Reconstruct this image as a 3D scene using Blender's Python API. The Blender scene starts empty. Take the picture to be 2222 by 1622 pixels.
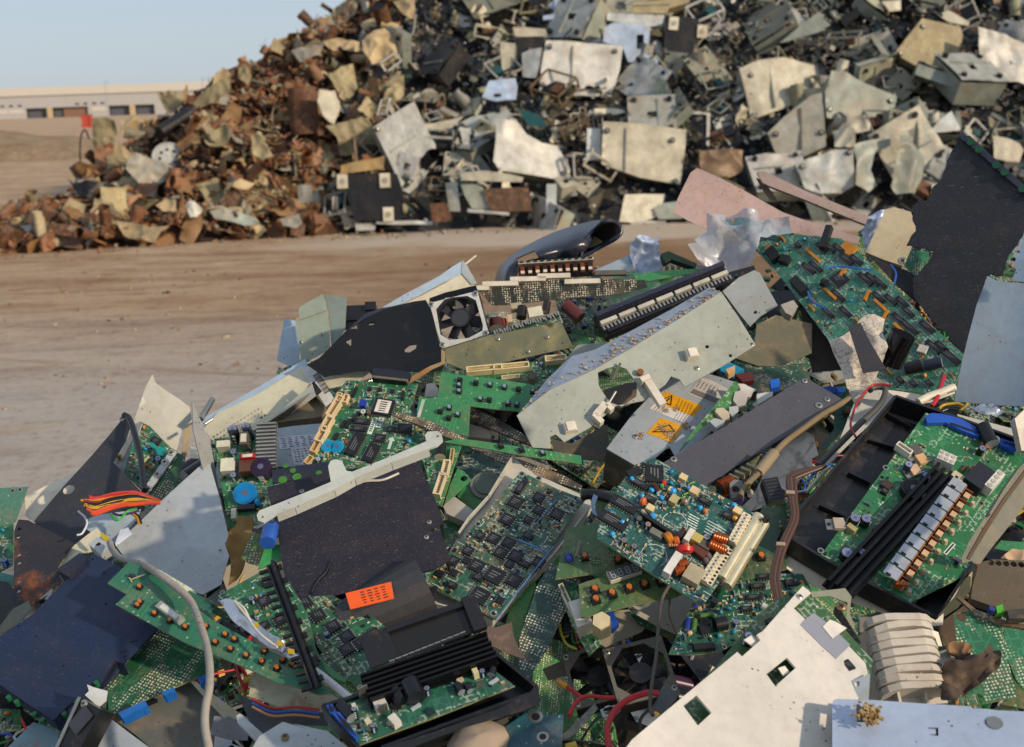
import bpy, math, random
from mathutils import Vector, Matrix, noise, geometry
# ---------------------------------------------------------------- camera, sky, sun, exposure
SC = bpy.context.scene
FPX, CX, CY = 2900.0, 1111.0, 811.0
CAM_H = 1.4
PITCH = math.radians(11.8); ROLL = math.radians(1.95)
C0 = Vector((0, 0, CAM_H))
FW = Vector((0, math.cos(PITCH), -math.sin(PITCH)))
_r0 = Vector((1, 0, 0)); _u0 = _r0.cross(FW)
RT = _r0*math.cos(ROLL) - _u0*math.sin(ROLL)
UP = _r0*math.sin(ROLL) + _u0*math.cos(ROLL)
cam_d = bpy.data.cameras.new("camera"); cam = bpy.data.objects.new("camera", cam_d)
SC.collection.objects.link(cam); SC.camera = cam
cam.matrix_world = Matrix.Translation(C0) @ Matrix((RT, UP, -FW)).transposed().to_4x4()
cam_d.sensor_fit = 'HORIZONTAL'; cam_d.sensor_width = 36; cam_d.lens = 36*FPX/2222
cam_d.clip_start = 0.02; cam_d.clip_end = 4000
cam_d.dof.use_dof = True; cam_d.dof.focus_distance = 1.4; cam_d.dof.aperture_fstop = 12.5
SUN_EL = math.radians(21); SUN_DIR = Vector((0.80, -0.60, 0)).normalized()
SUN_VEC = (SUN_DIR*math.cos(SUN_EL) + Vector((0, 0, math.sin(SUN_EL)))).normalized()   # towards the sun
W = bpy.data.worlds.new("World"); SC.world = W; W.use_nodes = True
nt = W.node_tree; nt.nodes.clear()
sky = nt.nodes.new('ShaderNodeTexSky'); sky.sky_type = 'NISHITA'; sky.sun_disc = False
sky.sun_elevation = SUN_EL; sky.sun_rotation = math.atan2(SUN_DIR.x, SUN_DIR.y)
sky.dust_density = 0.8; sky.air_density = 1.0; sky.ozone_density = 3.0
bg = nt.nodes.new('ShaderNodeBackground'); bg.inputs[1].default_value = 0.15
wo = nt.nodes.new('ShaderNodeOutputWorld')
hz_ = nt.nodes.new('ShaderNodeMix'); hz_.data_type = 'RGBA'; hz_.inputs[0].default_value = .86; hz_.inputs[7].default_value = (2.0, 2.3, 2.72, 1)   # even grey-blue veil over the clear sky
nt.links.new(sky.outputs[0], hz_.inputs[6]); nt.links.new(hz_.outputs[2], bg.inputs[0]); nt.links.new(bg.outputs[0], wo.inputs[0])
sd = bpy.data.lights.new("sun", 'SUN'); sd.energy = 2.75; sd.angle = math.radians(2.0); sd.color = (1.0, 0.82, 0.60)
so = bpy.data.objects.new("sun", sd); SC.collection.objects.link(so)
so.matrix_world = SUN_VEC.to_track_quat('Z', 'Y').to_matrix().to_4x4(); so.location = (6, -6, 6)
SC.view_settings.view_transform = 'Standard'; SC.view_settings.look = 'None'
SC.view_settings.exposure = 0.56; SC.view_settings.gamma = 1
SC.cycles.max_bounces = 6; SC.cycles.diffuse_bounces = 3; SC.cycles.glossy_bounces = 3
SC.cycles.transparent_max_bounces = 6; SC.cycles.transmission_bounces = 4

# ---------------------------------------------------------------- pixel zones -> photo pixels
Z = {0: (0, 0, 1), 1: (0, 760, 3.472), 2: (0, 1160, 3.472), 3: (540, 1000, 2.608), 4: (560, 600, 3.174),
     5: (1000, 460, 2.924), 6: (1100, 900, 3.244), 7: (1100, 1200, 3.367), 8: (1640, 1160, 3.510),
     9: (1640, 760, 3.526), 10: (1440, 300, 2.797), 11: (0, 150, 3.956), 12: (400, 0, 2.896),
     13: (700, 200, 3.703), 14: (860, 0, 3.174), 15: (1240, 160, 3.367), 16: (1500, 0, 3.078),
     17: (1300, 980, 5.792), 18: (1380, 820, 7.407), 19: (660, 820, 7.373), 20: (0, 1000, 5.4075), 21: (1980, 860, 4.054)}
def P(z, s):
    """'x,y x,y' in a zone's own pixels -> photo pixels"""
    ox, oy, k = Z[z]
    if isinstance(s, str): s = [tuple(float(v) for v in t.split(',')) for t in s.split()]
    return [(ox + x/k, oy + y/k) for x, y in s]
def ray(px, py): return FW + RT*((px-CX)/FPX) + UP*((CY-py)/FPX)
def pix(px, py, d): return C0 + ray(px, py)*d
def SD(px, py): return 1.0/(0.513 + 0.0002346*(py-650) + 0.00002*(px-1111))
# front heap plane in world space: z = pa x + pb y + pc
_q = [pix(x, y, SD(x, y)) for x, y in ((1111, 1600), (1111, 700), (300, 1200))]
_n = (_q[1]-_q[0]).cross(_q[2]-_q[0]); _n = _n if _n.z > 0 else -_n
pa, pb = -_n.x/_n.z, -_n.y/_n.z; pc = _q[0].z - pa*_q[0].x - pb*_q[0].y
RIDGE = [(-1.5, 0.1), (-.86, 1.05), (-.63, 1.5), (-.34, 1.86), (.10, 2.04), (.5, 2.14), (.9, 2.2), (1.9, 2.1), (2.6, 1.2)]
def ridge_dist(x, y):
    best = 1e9; sgn = 1
    for (x0, y0), (x1, y1) in zip(RIDGE, RIDGE[1:]):
        dx, dy = x1-x0, y1-y0; t = max(0, min(1, ((x-x0)*dx+(y-y0)*dy)/(dx*dx+dy*dy)))
        ex, ey = x-(x0+t*dx), y-(y0+t*dy); d = math.hypot(ex, ey)
        if d < best: best = d; sgn = 1 if (dx*(y-y0)-dy*(x-x0)) > 0 else -1
    return best*sgn
def HF(x, y):
    rd = ridge_dist(x, y); base = pa*x + pb*y + pc
    if rd > 0: base = min(base, 1.16) - 0.95*rd
    base = min(base, pc + pb*2.0 + 0.1)
    return base - 0.085
# background heaps
def lerp_tab(tab, x):
    if x <= tab[0][0]: return tab[0][1]
    for (x0, y0), (x1, y1) in zip(tab, tab[1:]):
        if x <= x1: return y0 + (y1-y0)*(x-x0)/(x1-x0)
    return tab[-1][1]
BASE_Y = [(-7.5, 13.2), (-5.3, 13.4), (-3.9, 13.6), (-2.6, 14.0), (-1.7, 14.4), (1.7, 14.3), (4, 14.1), (8, 13.7)]
RIDGE_Z = [(-8.2, .05), (-6.2, .12), (-5.2, .25), (-4.85, .5), (-4.5, .85), (-4.1, 1.12), (-3.6, 1.4), (-3.1, 1.72), (-2.6, 2.1), (-1.7, 2.75), (-.8, 3.3), (1, 4.3), (8, 5.0)]
def HB(x, y):
    by = lerp_tab(BASE_Y, x); t = y-by
    if t < 0: return -0.3
    z = 0.12 + 0.68*t if x < -1.6 else min(.05+1.5*t, 0.35 + 0.72*t)
    rz = lerp_tab(RIDGE_Z, x)
    ry = by + rz/0.68
    if x < -3.6: z = min(z, .10+.28*t if t < 1.6 else .548+1.0*(t-1.6)); ry = by + 1.6 + max(0, rz-.548)
    z = min(z, rz)
    if y > ry + 1.2: z -= (y-ry-1.2)*0.8
    return z + 0.10*noise.noise(Vector((x*1.3, y*1.3, 0)))
def BD(px, py):
    r = ray(px, py); d = 10.0
    while d < 26:
        p = C0 + r*d
        if p.z < HB(p.x, p.y) or (p.z < 0): return d
        d += 0.05
    return 17.5

# ---------------------------------------------------------------- materials
def H(h):
    h = h.lstrip('#'); c = [int(h[i:i+2], 16)/255 for i in (0, 2, 4)]
    return tuple((v/12.92 if v <= .04045 else ((v+.055)/1.055)**2.4) for v in c) + (1,)
class N:
    """tiny node helper"""
    def __init__(s, name):
        s.m = bpy.data.materials.new(name); s.m.use_nodes = True; s.t = s.m.node_tree; s.t.nodes.clear()
        s.out = s.n('OutputMaterial'); s.b = s.n('BsdfPrincipled'); s.l(s.b.outputs[0], s.out.inputs[0])
        s.oc = s.n('TexCoord').outputs['Object']
    def n(s, t, **k):
        x = s.t.nodes.new('ShaderNode'+t)
        for a, v in k.items():
            if a[0] == '_': x.inputs[a[1:]].default_value = v
            else: setattr(x, a, v)
        return x
    def l(s, a, b): s.t.links.new(a, b)
    def map(s, scale, loc=(0, 0, 0), src=None):
        x = s.n('Mapping'); x.inputs['Scale'].default_value = scale; x.inputs['Location'].default_value = loc
        s.l(src or s.oc, x.inputs[0]); return x.outputs[0]
    def noise(s, sc, det=3, rough=.55, src=None, dist=0):
        x = s.n('TexNoise'); x.inputs['Scale'].default_value = sc; x.inputs['Detail'].default_value = det
        x.inputs['Roughness'].default_value = rough; x.inputs['Distortion'].default_value = dist
        s.l(src or s.oc, x.inputs['Vector']); return x.outputs[0]
    def vor(s, sc, feat='F1', dist='EUCLIDEAN', rnd=1.0, src=None, out='Distance'):
        x = s.n('TexVoronoi', feature=feat)
        if feat != 'DISTANCE_TO_EDGE': x.distance = dist
        x.inputs['Scale'].default_value = sc; x.inputs['Randomness'].default_value = rnd
        s.l(src or s.oc, x.inputs['Vector']); return x.outputs[out]
    def step(s, v, a, b, inv=False):
        x = s.n('MapRange'); x.inputs[1].default_value = a; x.inputs[2].default_value = b
        x.inputs[3].default_value = 1 if inv else 0; x.inputs[4].default_value = 0 if inv else 1
        s.l(v, x.inputs[0]); return x.outputs[0]
    def mul(s, a, b):
        x = s.n('Math', operation='MULTIPLY'); s.l(a, x.inputs[0])
        if isinstance(b, (int, float)): x.inputs[1].default_value = b
        else: s.l(b, x.inputs[1])
        return x.outputs[0]
    def mix(s, f, a, b):
        x = s.n('Mix', data_type='RGBA')
        for v, i in ((f, 0), (a, 6), (b, 7)):
            if isinstance(v, (int, float, tuple)): x.inputs[i].default_value = v
            else: s.l(v, x.inputs[i])
        return x.outputs[2]
    def col(s, v):
        if isinstance(v, tuple): s.b.inputs['Base Color'].default_value = v
        else: s.l(v, s.b.inputs['Base Color'])
    def set(s, rough=.5, metal=0, spec=.5):
        for k, v in (('Roughness', rough), ('Metallic', metal), ('Specular IOR Level', spec)):
            if isinstance(v, (int, float)): s.b.inputs[k].default_value = v
            else: s.l(v, s.b.inputs[k])
    def bump(s, h, st=.3, d=.002):
        x = s.n('Bump'); x.inputs['Strength'].default_value = st; x.inputs['Distance'].default_value = d
        s.l(h, x.inputs['Height']); s.l(x.outputs[0], s.b.inputs['Normal'])
_MC = {}
def cache(f):
    def g(*a):
        k = (f.__name__,)+a
        if k not in _MC: _MC[k] = f(*a)
        return _MC[k]
    return g
DUST = H('a98a68')
@cache
def plain(h, rough=.45, metal=0.0):
    n = N('plain_'+h); c = H(h)
    v = n.noise(60, 3); n.col(n.mix(n.step(v, .35, .75), c, tuple(x*.72 for x in c[:3])+(1,))); n.set(rough, metal); return n.m
@cache
def paint(h, metal=0.0, rough=.45, dirt=.5, scr=.3, rust=0.0, bump=.15):
    """painted or plated sheet metal: stains, dust film, scratches; k sized for small foreground things"""
    n = N('sheet_'+h); c = H(h)
    if sum(c[:3]) > .6: c = tuple(min(.85, v*1.2) for v in c[:3])+(1,)
    if metal < .8: metal *= .5
    big = n.noise(9, 5, .6); fine = n.noise(90, 4, .65); mid = n.noise(28, 4, .6)
    base = n.mix(n.step(big, .35, .7), c, tuple(x*.80 for x in c[:3])+(1,))
    base = n.mix(n.mul(n.step(fine, .42, .75), .35), base, tuple(x*.6 for x in c[:3])+(1,))
    dm = n.mul(n.mul(n.step(mid, .56-.12*dirt, .80), n.step(fine, .35, .6)), min(1, dirt*.8))
    if sum(c[:3]) < .25:
        dm = n.mul(dm, .1); base = n.mix(n.mul(n.step(n.noise(7, 4, .6, n.map((1, 2.5, 1), (7, 0, 0))), .48, .8), .07), base, DUST)
    base = n.mix(dm, base, DUST)
    st = n.noise(4, 2, .5, n.map((30, 260, 260)), 1.5)
    base = n.mix(n.mul(n.step(st, .70, .76), scr), base, H('b8aca0'))
    if sum(c[:3]) < .25:
        st3 = n.noise(3, 2, .5, n.map((70, 70, 4), (1, 5, 0)), 3.5); base = n.mix(n.mul(n.mul(n.step(st3, .655, .675), n.step(st3, .72, .70)), scr), base, H('8a7a70'))
    st2 = n.noise(3, 2, .5, n.map((300, 26, 300), (3, 1, 0)), 1.2)
    base = n.mix(n.mul(n.step(st2, .72, .77), scr), base, H('2c2724'))
    if sum(c[:3]) > .5:
        sm = n.noise(5, 6, .7, n.map((1, 2.4, 1), (4, 2, 0)), .8); base = n.mix(n.mul(n.mul(n.step(sm, .52, .74), n.step(fine, .3, .6)), .25+.3*dirt), base, H('6e6557'))
    sp = n.vor(130); base = n.mix(n.mul(n.mul(n.step(sp, .10, .18, True), n.step(n.noise(20, 2), .5, .6)), .8), base, H('3a302a'))
    if rust:
        rm = n.step(n.noise(14, 6, .7), .62-.2*rust, .72-.12*rust)
        base = n.mix(n.mul(rm, .9), base, n.mix(n.noise(60, 3), H('5a2e18'), H('a9622f')))
    n.col(base)
    rr = n.n('MapRange'); n.l(mid, rr.inputs[0]); rr.inputs[1].default_value = .3; rr.inputs[2].default_value = .7
    rr.inputs[3].default_value = rough-.08; rr.inputs[4].default_value = min(1, rough+.28)
    mm = n.n('MapRange'); n.l(dm, mm.inputs[0]); mm.inputs[3].default_value = metal; mm.inputs[4].default_value = 0
    n.set(rr.outputs[0], mm.outputs[0], .4); n.bump(big, bump, .01)
    return n.m
@cache
def pcb(h, mode='comp', dirt=.25, s=1.0):
    """circuit board: mode comp (component side), solder (pin side), bare"""
    n = N('pcb_'+h); c = H(h); g_ = (c[0]+c[1]+c[2])/3; c = tuple(.9*(v*.78+g_*.22) for v in c[:3])+(1,)
    lite = tuple(min(1, x*1.55+.006) for x in c[:3])+(1,); dark = tuple(x*.62 for x in c[:3])+(1,)
    e = n.vor(95/s, 'F2', 'MANHATTAN', .9); e1 = n.vor(95/s, 'F1', 'MANHATTAN', .9)
    sub = n.n('Math', operation='SUBTRACT'); n.l(e, sub.inputs[0]); n.l(e1, sub.inputs[1])
    tr = n.step(sub.outputs[0], .10, .2, True)
    cell = n.vor(30/s, 'F1', 'CHEBYCHEV', 1, out='Color')
    sep = n.n('SeparateColor'); n.l(cell, sep.inputs[0])
    base = n.mix(n.step(n.noise(12, 3), .3, .7), c, n.mix(.5, c, dark))
    base = n.mix(n.mul(n.mul(tr, n.step(sep.outputs[0], .35, .4)), .2 if mode == 'bare' else .6), base, lite)
    w = n.n('TexWave', wave_type='BANDS', bands_direction='X'); w.inputs['Scale'].default_value = 60/s
    n.l(n.oc, w.inputs['Vector'])
    base = n.mix(n.mul(n.mul(n.step(w.outputs['Fac'], .8, .95), n.step(sep.outputs[1], .72, .74)), .6), base, lite)
    via = n.vor(150/s, 'F1', 'EUCLIDEAN', .75 if mode != 'solder' else .35)
    if mode == 'solder':
        vm = n.mul(n.step(n.vor(310/s, 'F1', 'EUCLIDEAN', .3), .27, .36, True), n.step(n.noise(60/s, 3, .6, n.map((1, .3, 1))), .47, .53))
        base = n.mix(n.mul(vm, .95), base, H('cfc6ae'))
    else:
        base = n.mix(n.mul(n.mul(n.step(via, .14, .2, True), n.step(sep.outputs[2], .3, .35)), .8), base, H('9fae8c'))
        if mode == 'comp':
            b = n.n('TexBrick'); b.inputs['Scale'].default_value = 1; b.offset = .37; b.squash = .6; b.squash_frequency = 3
            b.inputs['Mortar Size'].default_value = .0009; b.inputs['Brick Width'].default_value = .011*s; b.inputs['Row Height'].default_value = .0052*s
            b.inputs['Color1'].default_value = (0, 0, 0, 1); b.inputs['Color2'].default_value = (0, 0, 0, 1); b.inputs['Mortar'].default_value = (1, 1, 1, 1)
            n.l(n.oc, b.inputs['Vector'])
            sk = n.mul(n.mul(b.outputs['Fac'], n.step(n.noise(44/s, 1), .52, .56)), n.step(n.noise(260, 1), .42, .5))
            base = n.mix(n.mul(sk, .35), base, H('d5ddd0'))
    dm = n.mul(n.mul(n.step(n.noise(22, 5, .65), .54-.14*dirt, .85-.15*dirt), n.step(n.noise(170, 4, .7), .3, .6)), .25+dirt)
    base = n.mix(dm, base, DUST); n.col(base)
    n.set(.34 if mode != 'solder' else .42, 0, .5); n.bump(tr, .25, .0004); return n.m
@cache
def plastic(h, rough=.35, dirt=.35):
    n = N('plastic_'+h); c = H(h)
    d = n.mul(n.mul(n.step(n.noise(34, 6, .7), .60-.15*dirt, .85), n.step(n.noise(150, 3), .35, .6)), dirt*.8)
    n.col(n.mix(d, n.mix(n.step(n.noise(14, 3), .3, .7), c, tuple(x*.75 for x in c[:3])+(1,)), DUST)); n.set(rough, 0, .5)
    n.bump(n.noise(120, 3), .08, .001); return n.m
@cache
def striped(h1, h2, sc=500.0, ax='X', rough=.35, metal=0.0):
    n = N('striped_'+h1); w = n.n('TexWave', bands_direction=ax); w.inputs['Scale'].default_value = sc/6.283; n.l(n.oc, w.inputs['Vector'])
    n.col(n.mix(n.step(w.outputs['Fac'], .35, .6), H(h1), H(h2))); n.set(rough, metal); return n.m
@cache
def scrapmat(h, rust=.5, rough=.6, metal=0.0, sc=1.0):
    """coarse weathered sheet for the far heaps"""
    n = N('scrap_'+h); c = H(h); o = n.n('ObjectInfo').outputs['Random']
    v = n.n('VectorMath', operation='ADD'); n.l(n.oc, v.inputs[0]); mv = n.n('Math', operation='MULTIPLY'); n.l(o, mv.inputs[0]); mv.inputs[1].default_value = 40
    n.l(mv.outputs[0], v.inputs[1]); s = v.outputs[0]
    a = n.noise(6*sc, 5, .65, s); b = n.noise(20*sc, 4, .7, s)
    base = n.mix(n.step(a, .35, .65), c, tuple(x*.62 for x in c[:3])+(1,))
    base = n.mix(n.mul(n.step(b, .66-.34*rust, .78-.2*rust), .85), base, n.mix(n.step(a, .3, .7), H('553826'), H('9c6c44')))
    base = n.mix(n.mul(n.step(n.noise(3*sc, 4, .6, s), .5, .8), .5 if sum(c[:3]) > .2 else .08), base, H('b39b7c'))
    br = n.n('HueSaturation'); n.l(base, br.inputs['Color']); r = n.n('MapRange'); n.l(o, r.inputs[0]); r.inputs[3].default_value = .72; r.inputs[4].default_value = 1.3
    n.l(r.outputs[0], br.inputs['Value']); n.col(br.outputs[0]); n.set(rough, metal, .4); n.bump(a, .5, .03); return n.m
@cache
def crackle(h, sc=60.0):
    n = N('crackle_'+h); e = n.vor(sc, 'DISTANCE_TO_EDGE', src=n.map((1, 2.2, 1))); f = n.noise(sc*2, 5, .7)
    b = n.mix(n.mul(n.mul(n.step(e, .01, .09, True), n.step(n.noise(sc*.6, 4), .45, .6)), .7), H(h), H('5a5048'))
    n.col(n.mix(n.mul(n.step(f, .52, .7), .7), b, H('6a5c4e'))); n.set(.6, 0, .4); n.bump(f, .8, .004); return n.m
def film(name, h, alpha=.35):
    n = N(name); n.col(n.mix(n.noise(30, 3), H(h), H('dfe6ee'))); n.set(.3, 0.0, .7)
    a = n.n('MapRange'); n.l(n.noise(18, 3), a.inputs[0]); a.inputs[1].default_value = .3; a.inputs[2].default_value = .7
    a.inputs[3].default_value = alpha; a.inputs[4].default_value = min(1, alpha+.5); n.l(a.outputs[0], n.b.inputs['Alpha']); n.bump(n.noise(40, 3), .5, .006); return n.m

# ---------------------------------------------------------------- mesh builder
class MB:
    def __init__(s): s.v = []; s.f = []; s.m = []; s.mats = []; s.smooth = []
    def mi(s, mat):
        if mat not in s.mats: s.mats.append(mat)
        return s.mats.index(mat)
    def add(s, vs, fs, mat, M=None, sm=False):
        o = len(s.v); i = s.mi(mat)
        s.v += [(M @ Vector(p))[:] if M is not None else tuple(p) for p in vs]
        s.f += [tuple(o+k for k in f) for f in fs]; s.m += [i]*len(fs); s.smooth += [sm]*len(fs); return s
    def box(s, x, y, z, sx, sy, sz, mat, rot=0, M=None, tip=0):
        """box standing on z, centred on x,y"""
        a, b = sx/2, sy/2; t = 1-tip
        vs = [(-a, -b, 0), (a, -b, 0), (a, b, 0), (-a, b, 0), (-a*t, -b*t, sz), (a*t, -b*t, sz), (a*t, b*t, sz), (-a*t, b*t, sz)]
        L = Matrix.Translation((x, y, z)) @ Matrix.Rotation(rot, 4, 'Z')
        if M is not None: L = M @ L
        return s.add(vs, [(0, 3, 2, 1), (4, 5, 6, 7), (0, 1, 5, 4), (1, 2, 6, 5), (2, 3, 7, 6), (3, 0, 4, 7)], mat, L)
    def cyl(s, p0, p1, r, mat, n=14, r1=None, caps=True, sm=True, capmat=None):
        p0, p1 = Vector(p0), Vector(p1); r1 = r if r1 is None else r1
        q = (p1-p0).to_track_quat('Z', 'Y').to_matrix(); vs = []
        for p, rr in ((p0, r), (p1, r1)):
            for k in range(n):
                a = 2*math.pi*k/n; vs.append(p + q @ Vector((rr*math.cos(a), rr*math.sin(a), 0)))
        s.add(vs, [(k, (k+1) % n, n+(k+1) % n, n+k) for k in range(n)], mat, None, sm)
        if caps: s.add(vs[:n], [tuple(range(n))[::-1]], capmat or mat); s.add(vs[n:], [tuple(range(n))], capmat or mat)
        return s
    def tube(s, pts, r, mat, n=8, sub=6):
        pts = [Vector(p) for p in pts]; path = []
        if len(pts) > 2:
            e = [2*pts[0]-pts[1]] + pts + [2*pts[-1]-pts[-2]]
            for i in range(1, len(e)-2):
                for k in range(sub):
                    t = k/sub; a, b, c, d = e[i-1:i+3]
                    path.append(.5*((2*b)+(c-a)*t+(2*a-5*b+4*c-d)*t*t+(3*b-a-3*c+d)*t**3))
            path.append(pts[-1])
        else: path = pts
        vs = []; fr = None
        for i, p in enumerate(path):
            tg = (path[min(i+1, len(path)-1)]-path[max(i-1, 0)]); tg = tg.normalized() if tg.length > 1e-9 else Vector((0, 0, 1))
            if fr is None: fr = tg.orthogonal().normalized()
            fr = (fr - tg*fr.dot(tg)); fr = fr.normalized() if fr.length > 1e-6 else tg.orthogonal().normalized()
            bn = tg.cross(fr)
            for k in range(n):
                a = 2*math.pi*k/n; vs.append(p + fr*(r*math.cos(a)) + bn*(r*math.sin(a)))
        m = len(path)
        fs = [(i*n+k, i*n+(k+1) % n, (i+1)*n+(k+1) % n, (i+1)*n+k) for i in range(m-1) for k in range(n)]
        s.add(vs, fs, mat, None, True); s.add(vs[:n], [tuple(range(n))[::-1]], mat); s.add(vs[-n:], [tuple(range(n))], mat); return s
    def sheet(s, poly, th, mat, holes=(), grid=None, disp=None, edgemat=None, M=None, z=0):
        """flat or displaced sheet of real thickness from a 2-D outline with holes; top face at z"""
        poly = [Vector(p[:2]) for p in poly]; holes = [[Vector(p[:2]) for p in h] for h in holes]
        loops = [poly]+holes; V = []; E = []
        for lp in loops:
            pl = []
            for a, b in zip(lp, lp[1:]+lp[:1]):
                k = max(1, int((b-a).length/grid)) if grid else 1
                pl += [a.lerp(b, i/k) for i in range(k)]
            o = len(V); V += pl; E += [(o+i, o+(i+1) % len(pl)) for i in range(len(pl))]
        if grid:
            x0, x1 = min(p.x for p in poly), max(p.x for p in poly); y0, y1 = min(p.y for p in poly), max(p.y for p in poly)
            ny = int((y1-y0)/grid)+1
            for j in range(ny):
                for i in range(int((x1-x0)/grid)+1):
                    q = Vector((x0+(i+.5*(j % 2))*grid, y0+(j+.3)*grid))
                    if inside(q, loops) and edge_dist(q, loops) > grid*.4: V.append(q)
        r = geometry.delaunay_2d_cdt(V, E, [], 0, 1e-7)
        v2, tris = r[0], r[2]
        tris = [t for t in tris if inside((v2[t[0]]+v2[t[1]]+v2[t[2]])/3, loops)]
        n = len(v2); zf = [disp(p.x, p.y) if disp else 0 for p in v2]
        vs = [(p.x, p.y, z+zf[i]) for i, p in enumerate(v2)] + [(p.x, p.y, z+zf[i]-th) for i, p in enumerate(v2)]
        fs = []
        cnt = {}
        for t in tris:
            a, b, c = t
            if (v2[b]-v2[a]).cross(v2[c]-v2[a]) < 0: t = (a, c, b)
            fs.append(tuple(t)); fs.append(tuple(n+k for k in reversed(t)))
            for e in ((t[0], t[1]), (t[1], t[2]), (t[2], t[0])): cnt[e] = 1
        side = [(b, a, n+a, n+b) for (a, b) in cnt if (b, a) not in cnt]
        s.add(vs, fs, mat, M, bool(disp)); s.add(vs, side, edgemat or mat, M); return s
    def build(s, name, parent=None, M=None):
        me = bpy.data.meshes.new(name); me.from_pydata([tuple(v) for v in s.v], [], s.f); me.update()
        for m in s.mats: me.materials.append(m)
        me.polygons.foreach_set('material_index', s.m); me.polygons.foreach_set('use_smooth', s.smooth)
        me.update(); o = bpy.data.objects.new(name, me); SC.collection.objects.link(o)
        if parent is not None: o.parent = parent
        if M is not None: o.matrix_basis = M
        return o
def inside(q, loops):
    c = False
    for lp in loops:
        j = lp[-1]
        for p in lp:
            if (p.y > q.y) != (j.y > q.y) and q.x < (j.x-p.x)*(q.y-p.y)/(j.y-p.y)+p.x: c = not c
            j = p
    return c
def edge_dist(q, loops):
    b = 1e9
    for lp in loops:
        j = lp[-1]
        for p in lp:
            d = p-j; L = d.length_squared; t = max(0, min(1, (q-j).dot(d)/L)) if L > 0 else 0
            b = min(b, (q-(j+d*t)).length); j = p
    return b

# ---------------------------------------------------------------- things
def tag(o, label, cat, group=None, kind=None):
    if label: o['label'] = label
    if cat: o['category'] = cat
    if group: o['group'] = group
    if kind: o['kind'] = kind
    return o
def nrm(az, el):
    """unit normal: az 0 faces the camera side, +90 faces right; el 90 lies flat"""
    a, e = math.radians(az), math.radians(el)
    return Vector((math.sin(a)*math.cos(e), -math.cos(a)*math.cos(e), math.sin(e)))
class T:
    """a thing standing in its own frame; local z is the outward normal of its main face"""
    def __init__(s, name, label, cat, poly, az=0, el=60, lift=0.0, xd=None, group=None, d=None, kind=None, deep=None):
        s.name, s.label, s.cat, s.group, s.kind = name, label, cat, group, kind
        cx = sum(p[0] for p in poly)/len(poly); cy = sum(p[1] for p in poly)/len(poly)
        if d is None: d = (BD if deep else SD)(cx, cy)
        s.d = d - lift; s.o = pix(cx, cy, s.d); s.n = nrm(az, el)
        a = s.hit(*poly[0]); b = s.hit(*poly[1])
        if xd: a, b = s.hit(*xd[0]), s.hit(*xd[1])
        x = (b-a); x = (x - s.n*x.dot(s.n)).normalized(); y = s.n.cross(x)
        s.M = Matrix((x, y, s.n)).transposed().to_4x4(); s.M.translation = s.o; s.I = s.M.inverted()
        s.poly = [s.uv(*p) for p in poly]
        s.e = bpy.data.objects.new(name, None); SC.collection.objects.link(s.e); s.e.empty_display_size = .05
        s.e.matrix_world = s.M; s.parts = []
    def hit(s, px, py, h=0.0):
        r = ray(px, py); o = s.o + s.n*h; return C0 + r*((o-C0).dot(s.n)/r.dot(s.n))
    def uv(s, px, py, h=0.0): v = s.I @ s.hit(px, py, h); return (v.x, v.y)
    def uvs(s, pts, h=0.0): return [s.uv(*p, h) for p in pts]
    def loc(s, px, py, d): return s.I @ pix(px, py, d)
    def part(s, name, mb, label=None, stuff=False, sub=None):
        o = mb.build(name, sub or s.e)
        if label: o['label'] = label
        if stuff: o['kind'] = 'stuff'
        if sub is None: s.parts.append(o)
        return o
    def done(s):
        if len(s.parts) == 1 and not s.parts[0].children:
            o = s.parts[0]; o.parent = None; o.matrix_world = s.M; bpy.data.objects.remove(s.e); o.name = s.name; s.e = o
        tag(s.e, s.label, s.cat, s.group, s.kind); return s.e
def wob(amp, sc, seed=0):
    return lambda x, y: amp*noise.noise(Vector((x*sc+seed*7.3, y*sc-seed*3.1, seed)))*2
def crump(amp, sc, seed=0):
    def f(x, y):
        v = Vector((x*sc+seed*5.7, y*sc+seed*2.3, seed*1.7))
        return amp*((1-abs(noise.noise(v))*4) + .5*(1-abs(noise.noise(v*2.3))*4))*.7
    return f
def jag(poly, amp, step, seed):
    """ragged outline"""
    r = random.Random(seed); out = []
    for a, b in zip(poly, poly[1:]+poly[:1]):
        L = math.hypot(b[0]-a[0], b[1]-a[1]); k = max(1, int(L/step))
        for i in range(k):
            t = i/k; j = amp if i else amp*.3
            out.append((a[0]+(b[0]-a[0])*t+r.uniform(-j, j), a[1]+(b[1]-a[1])*t+r.uniform(-j, j)))
    return out
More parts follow.
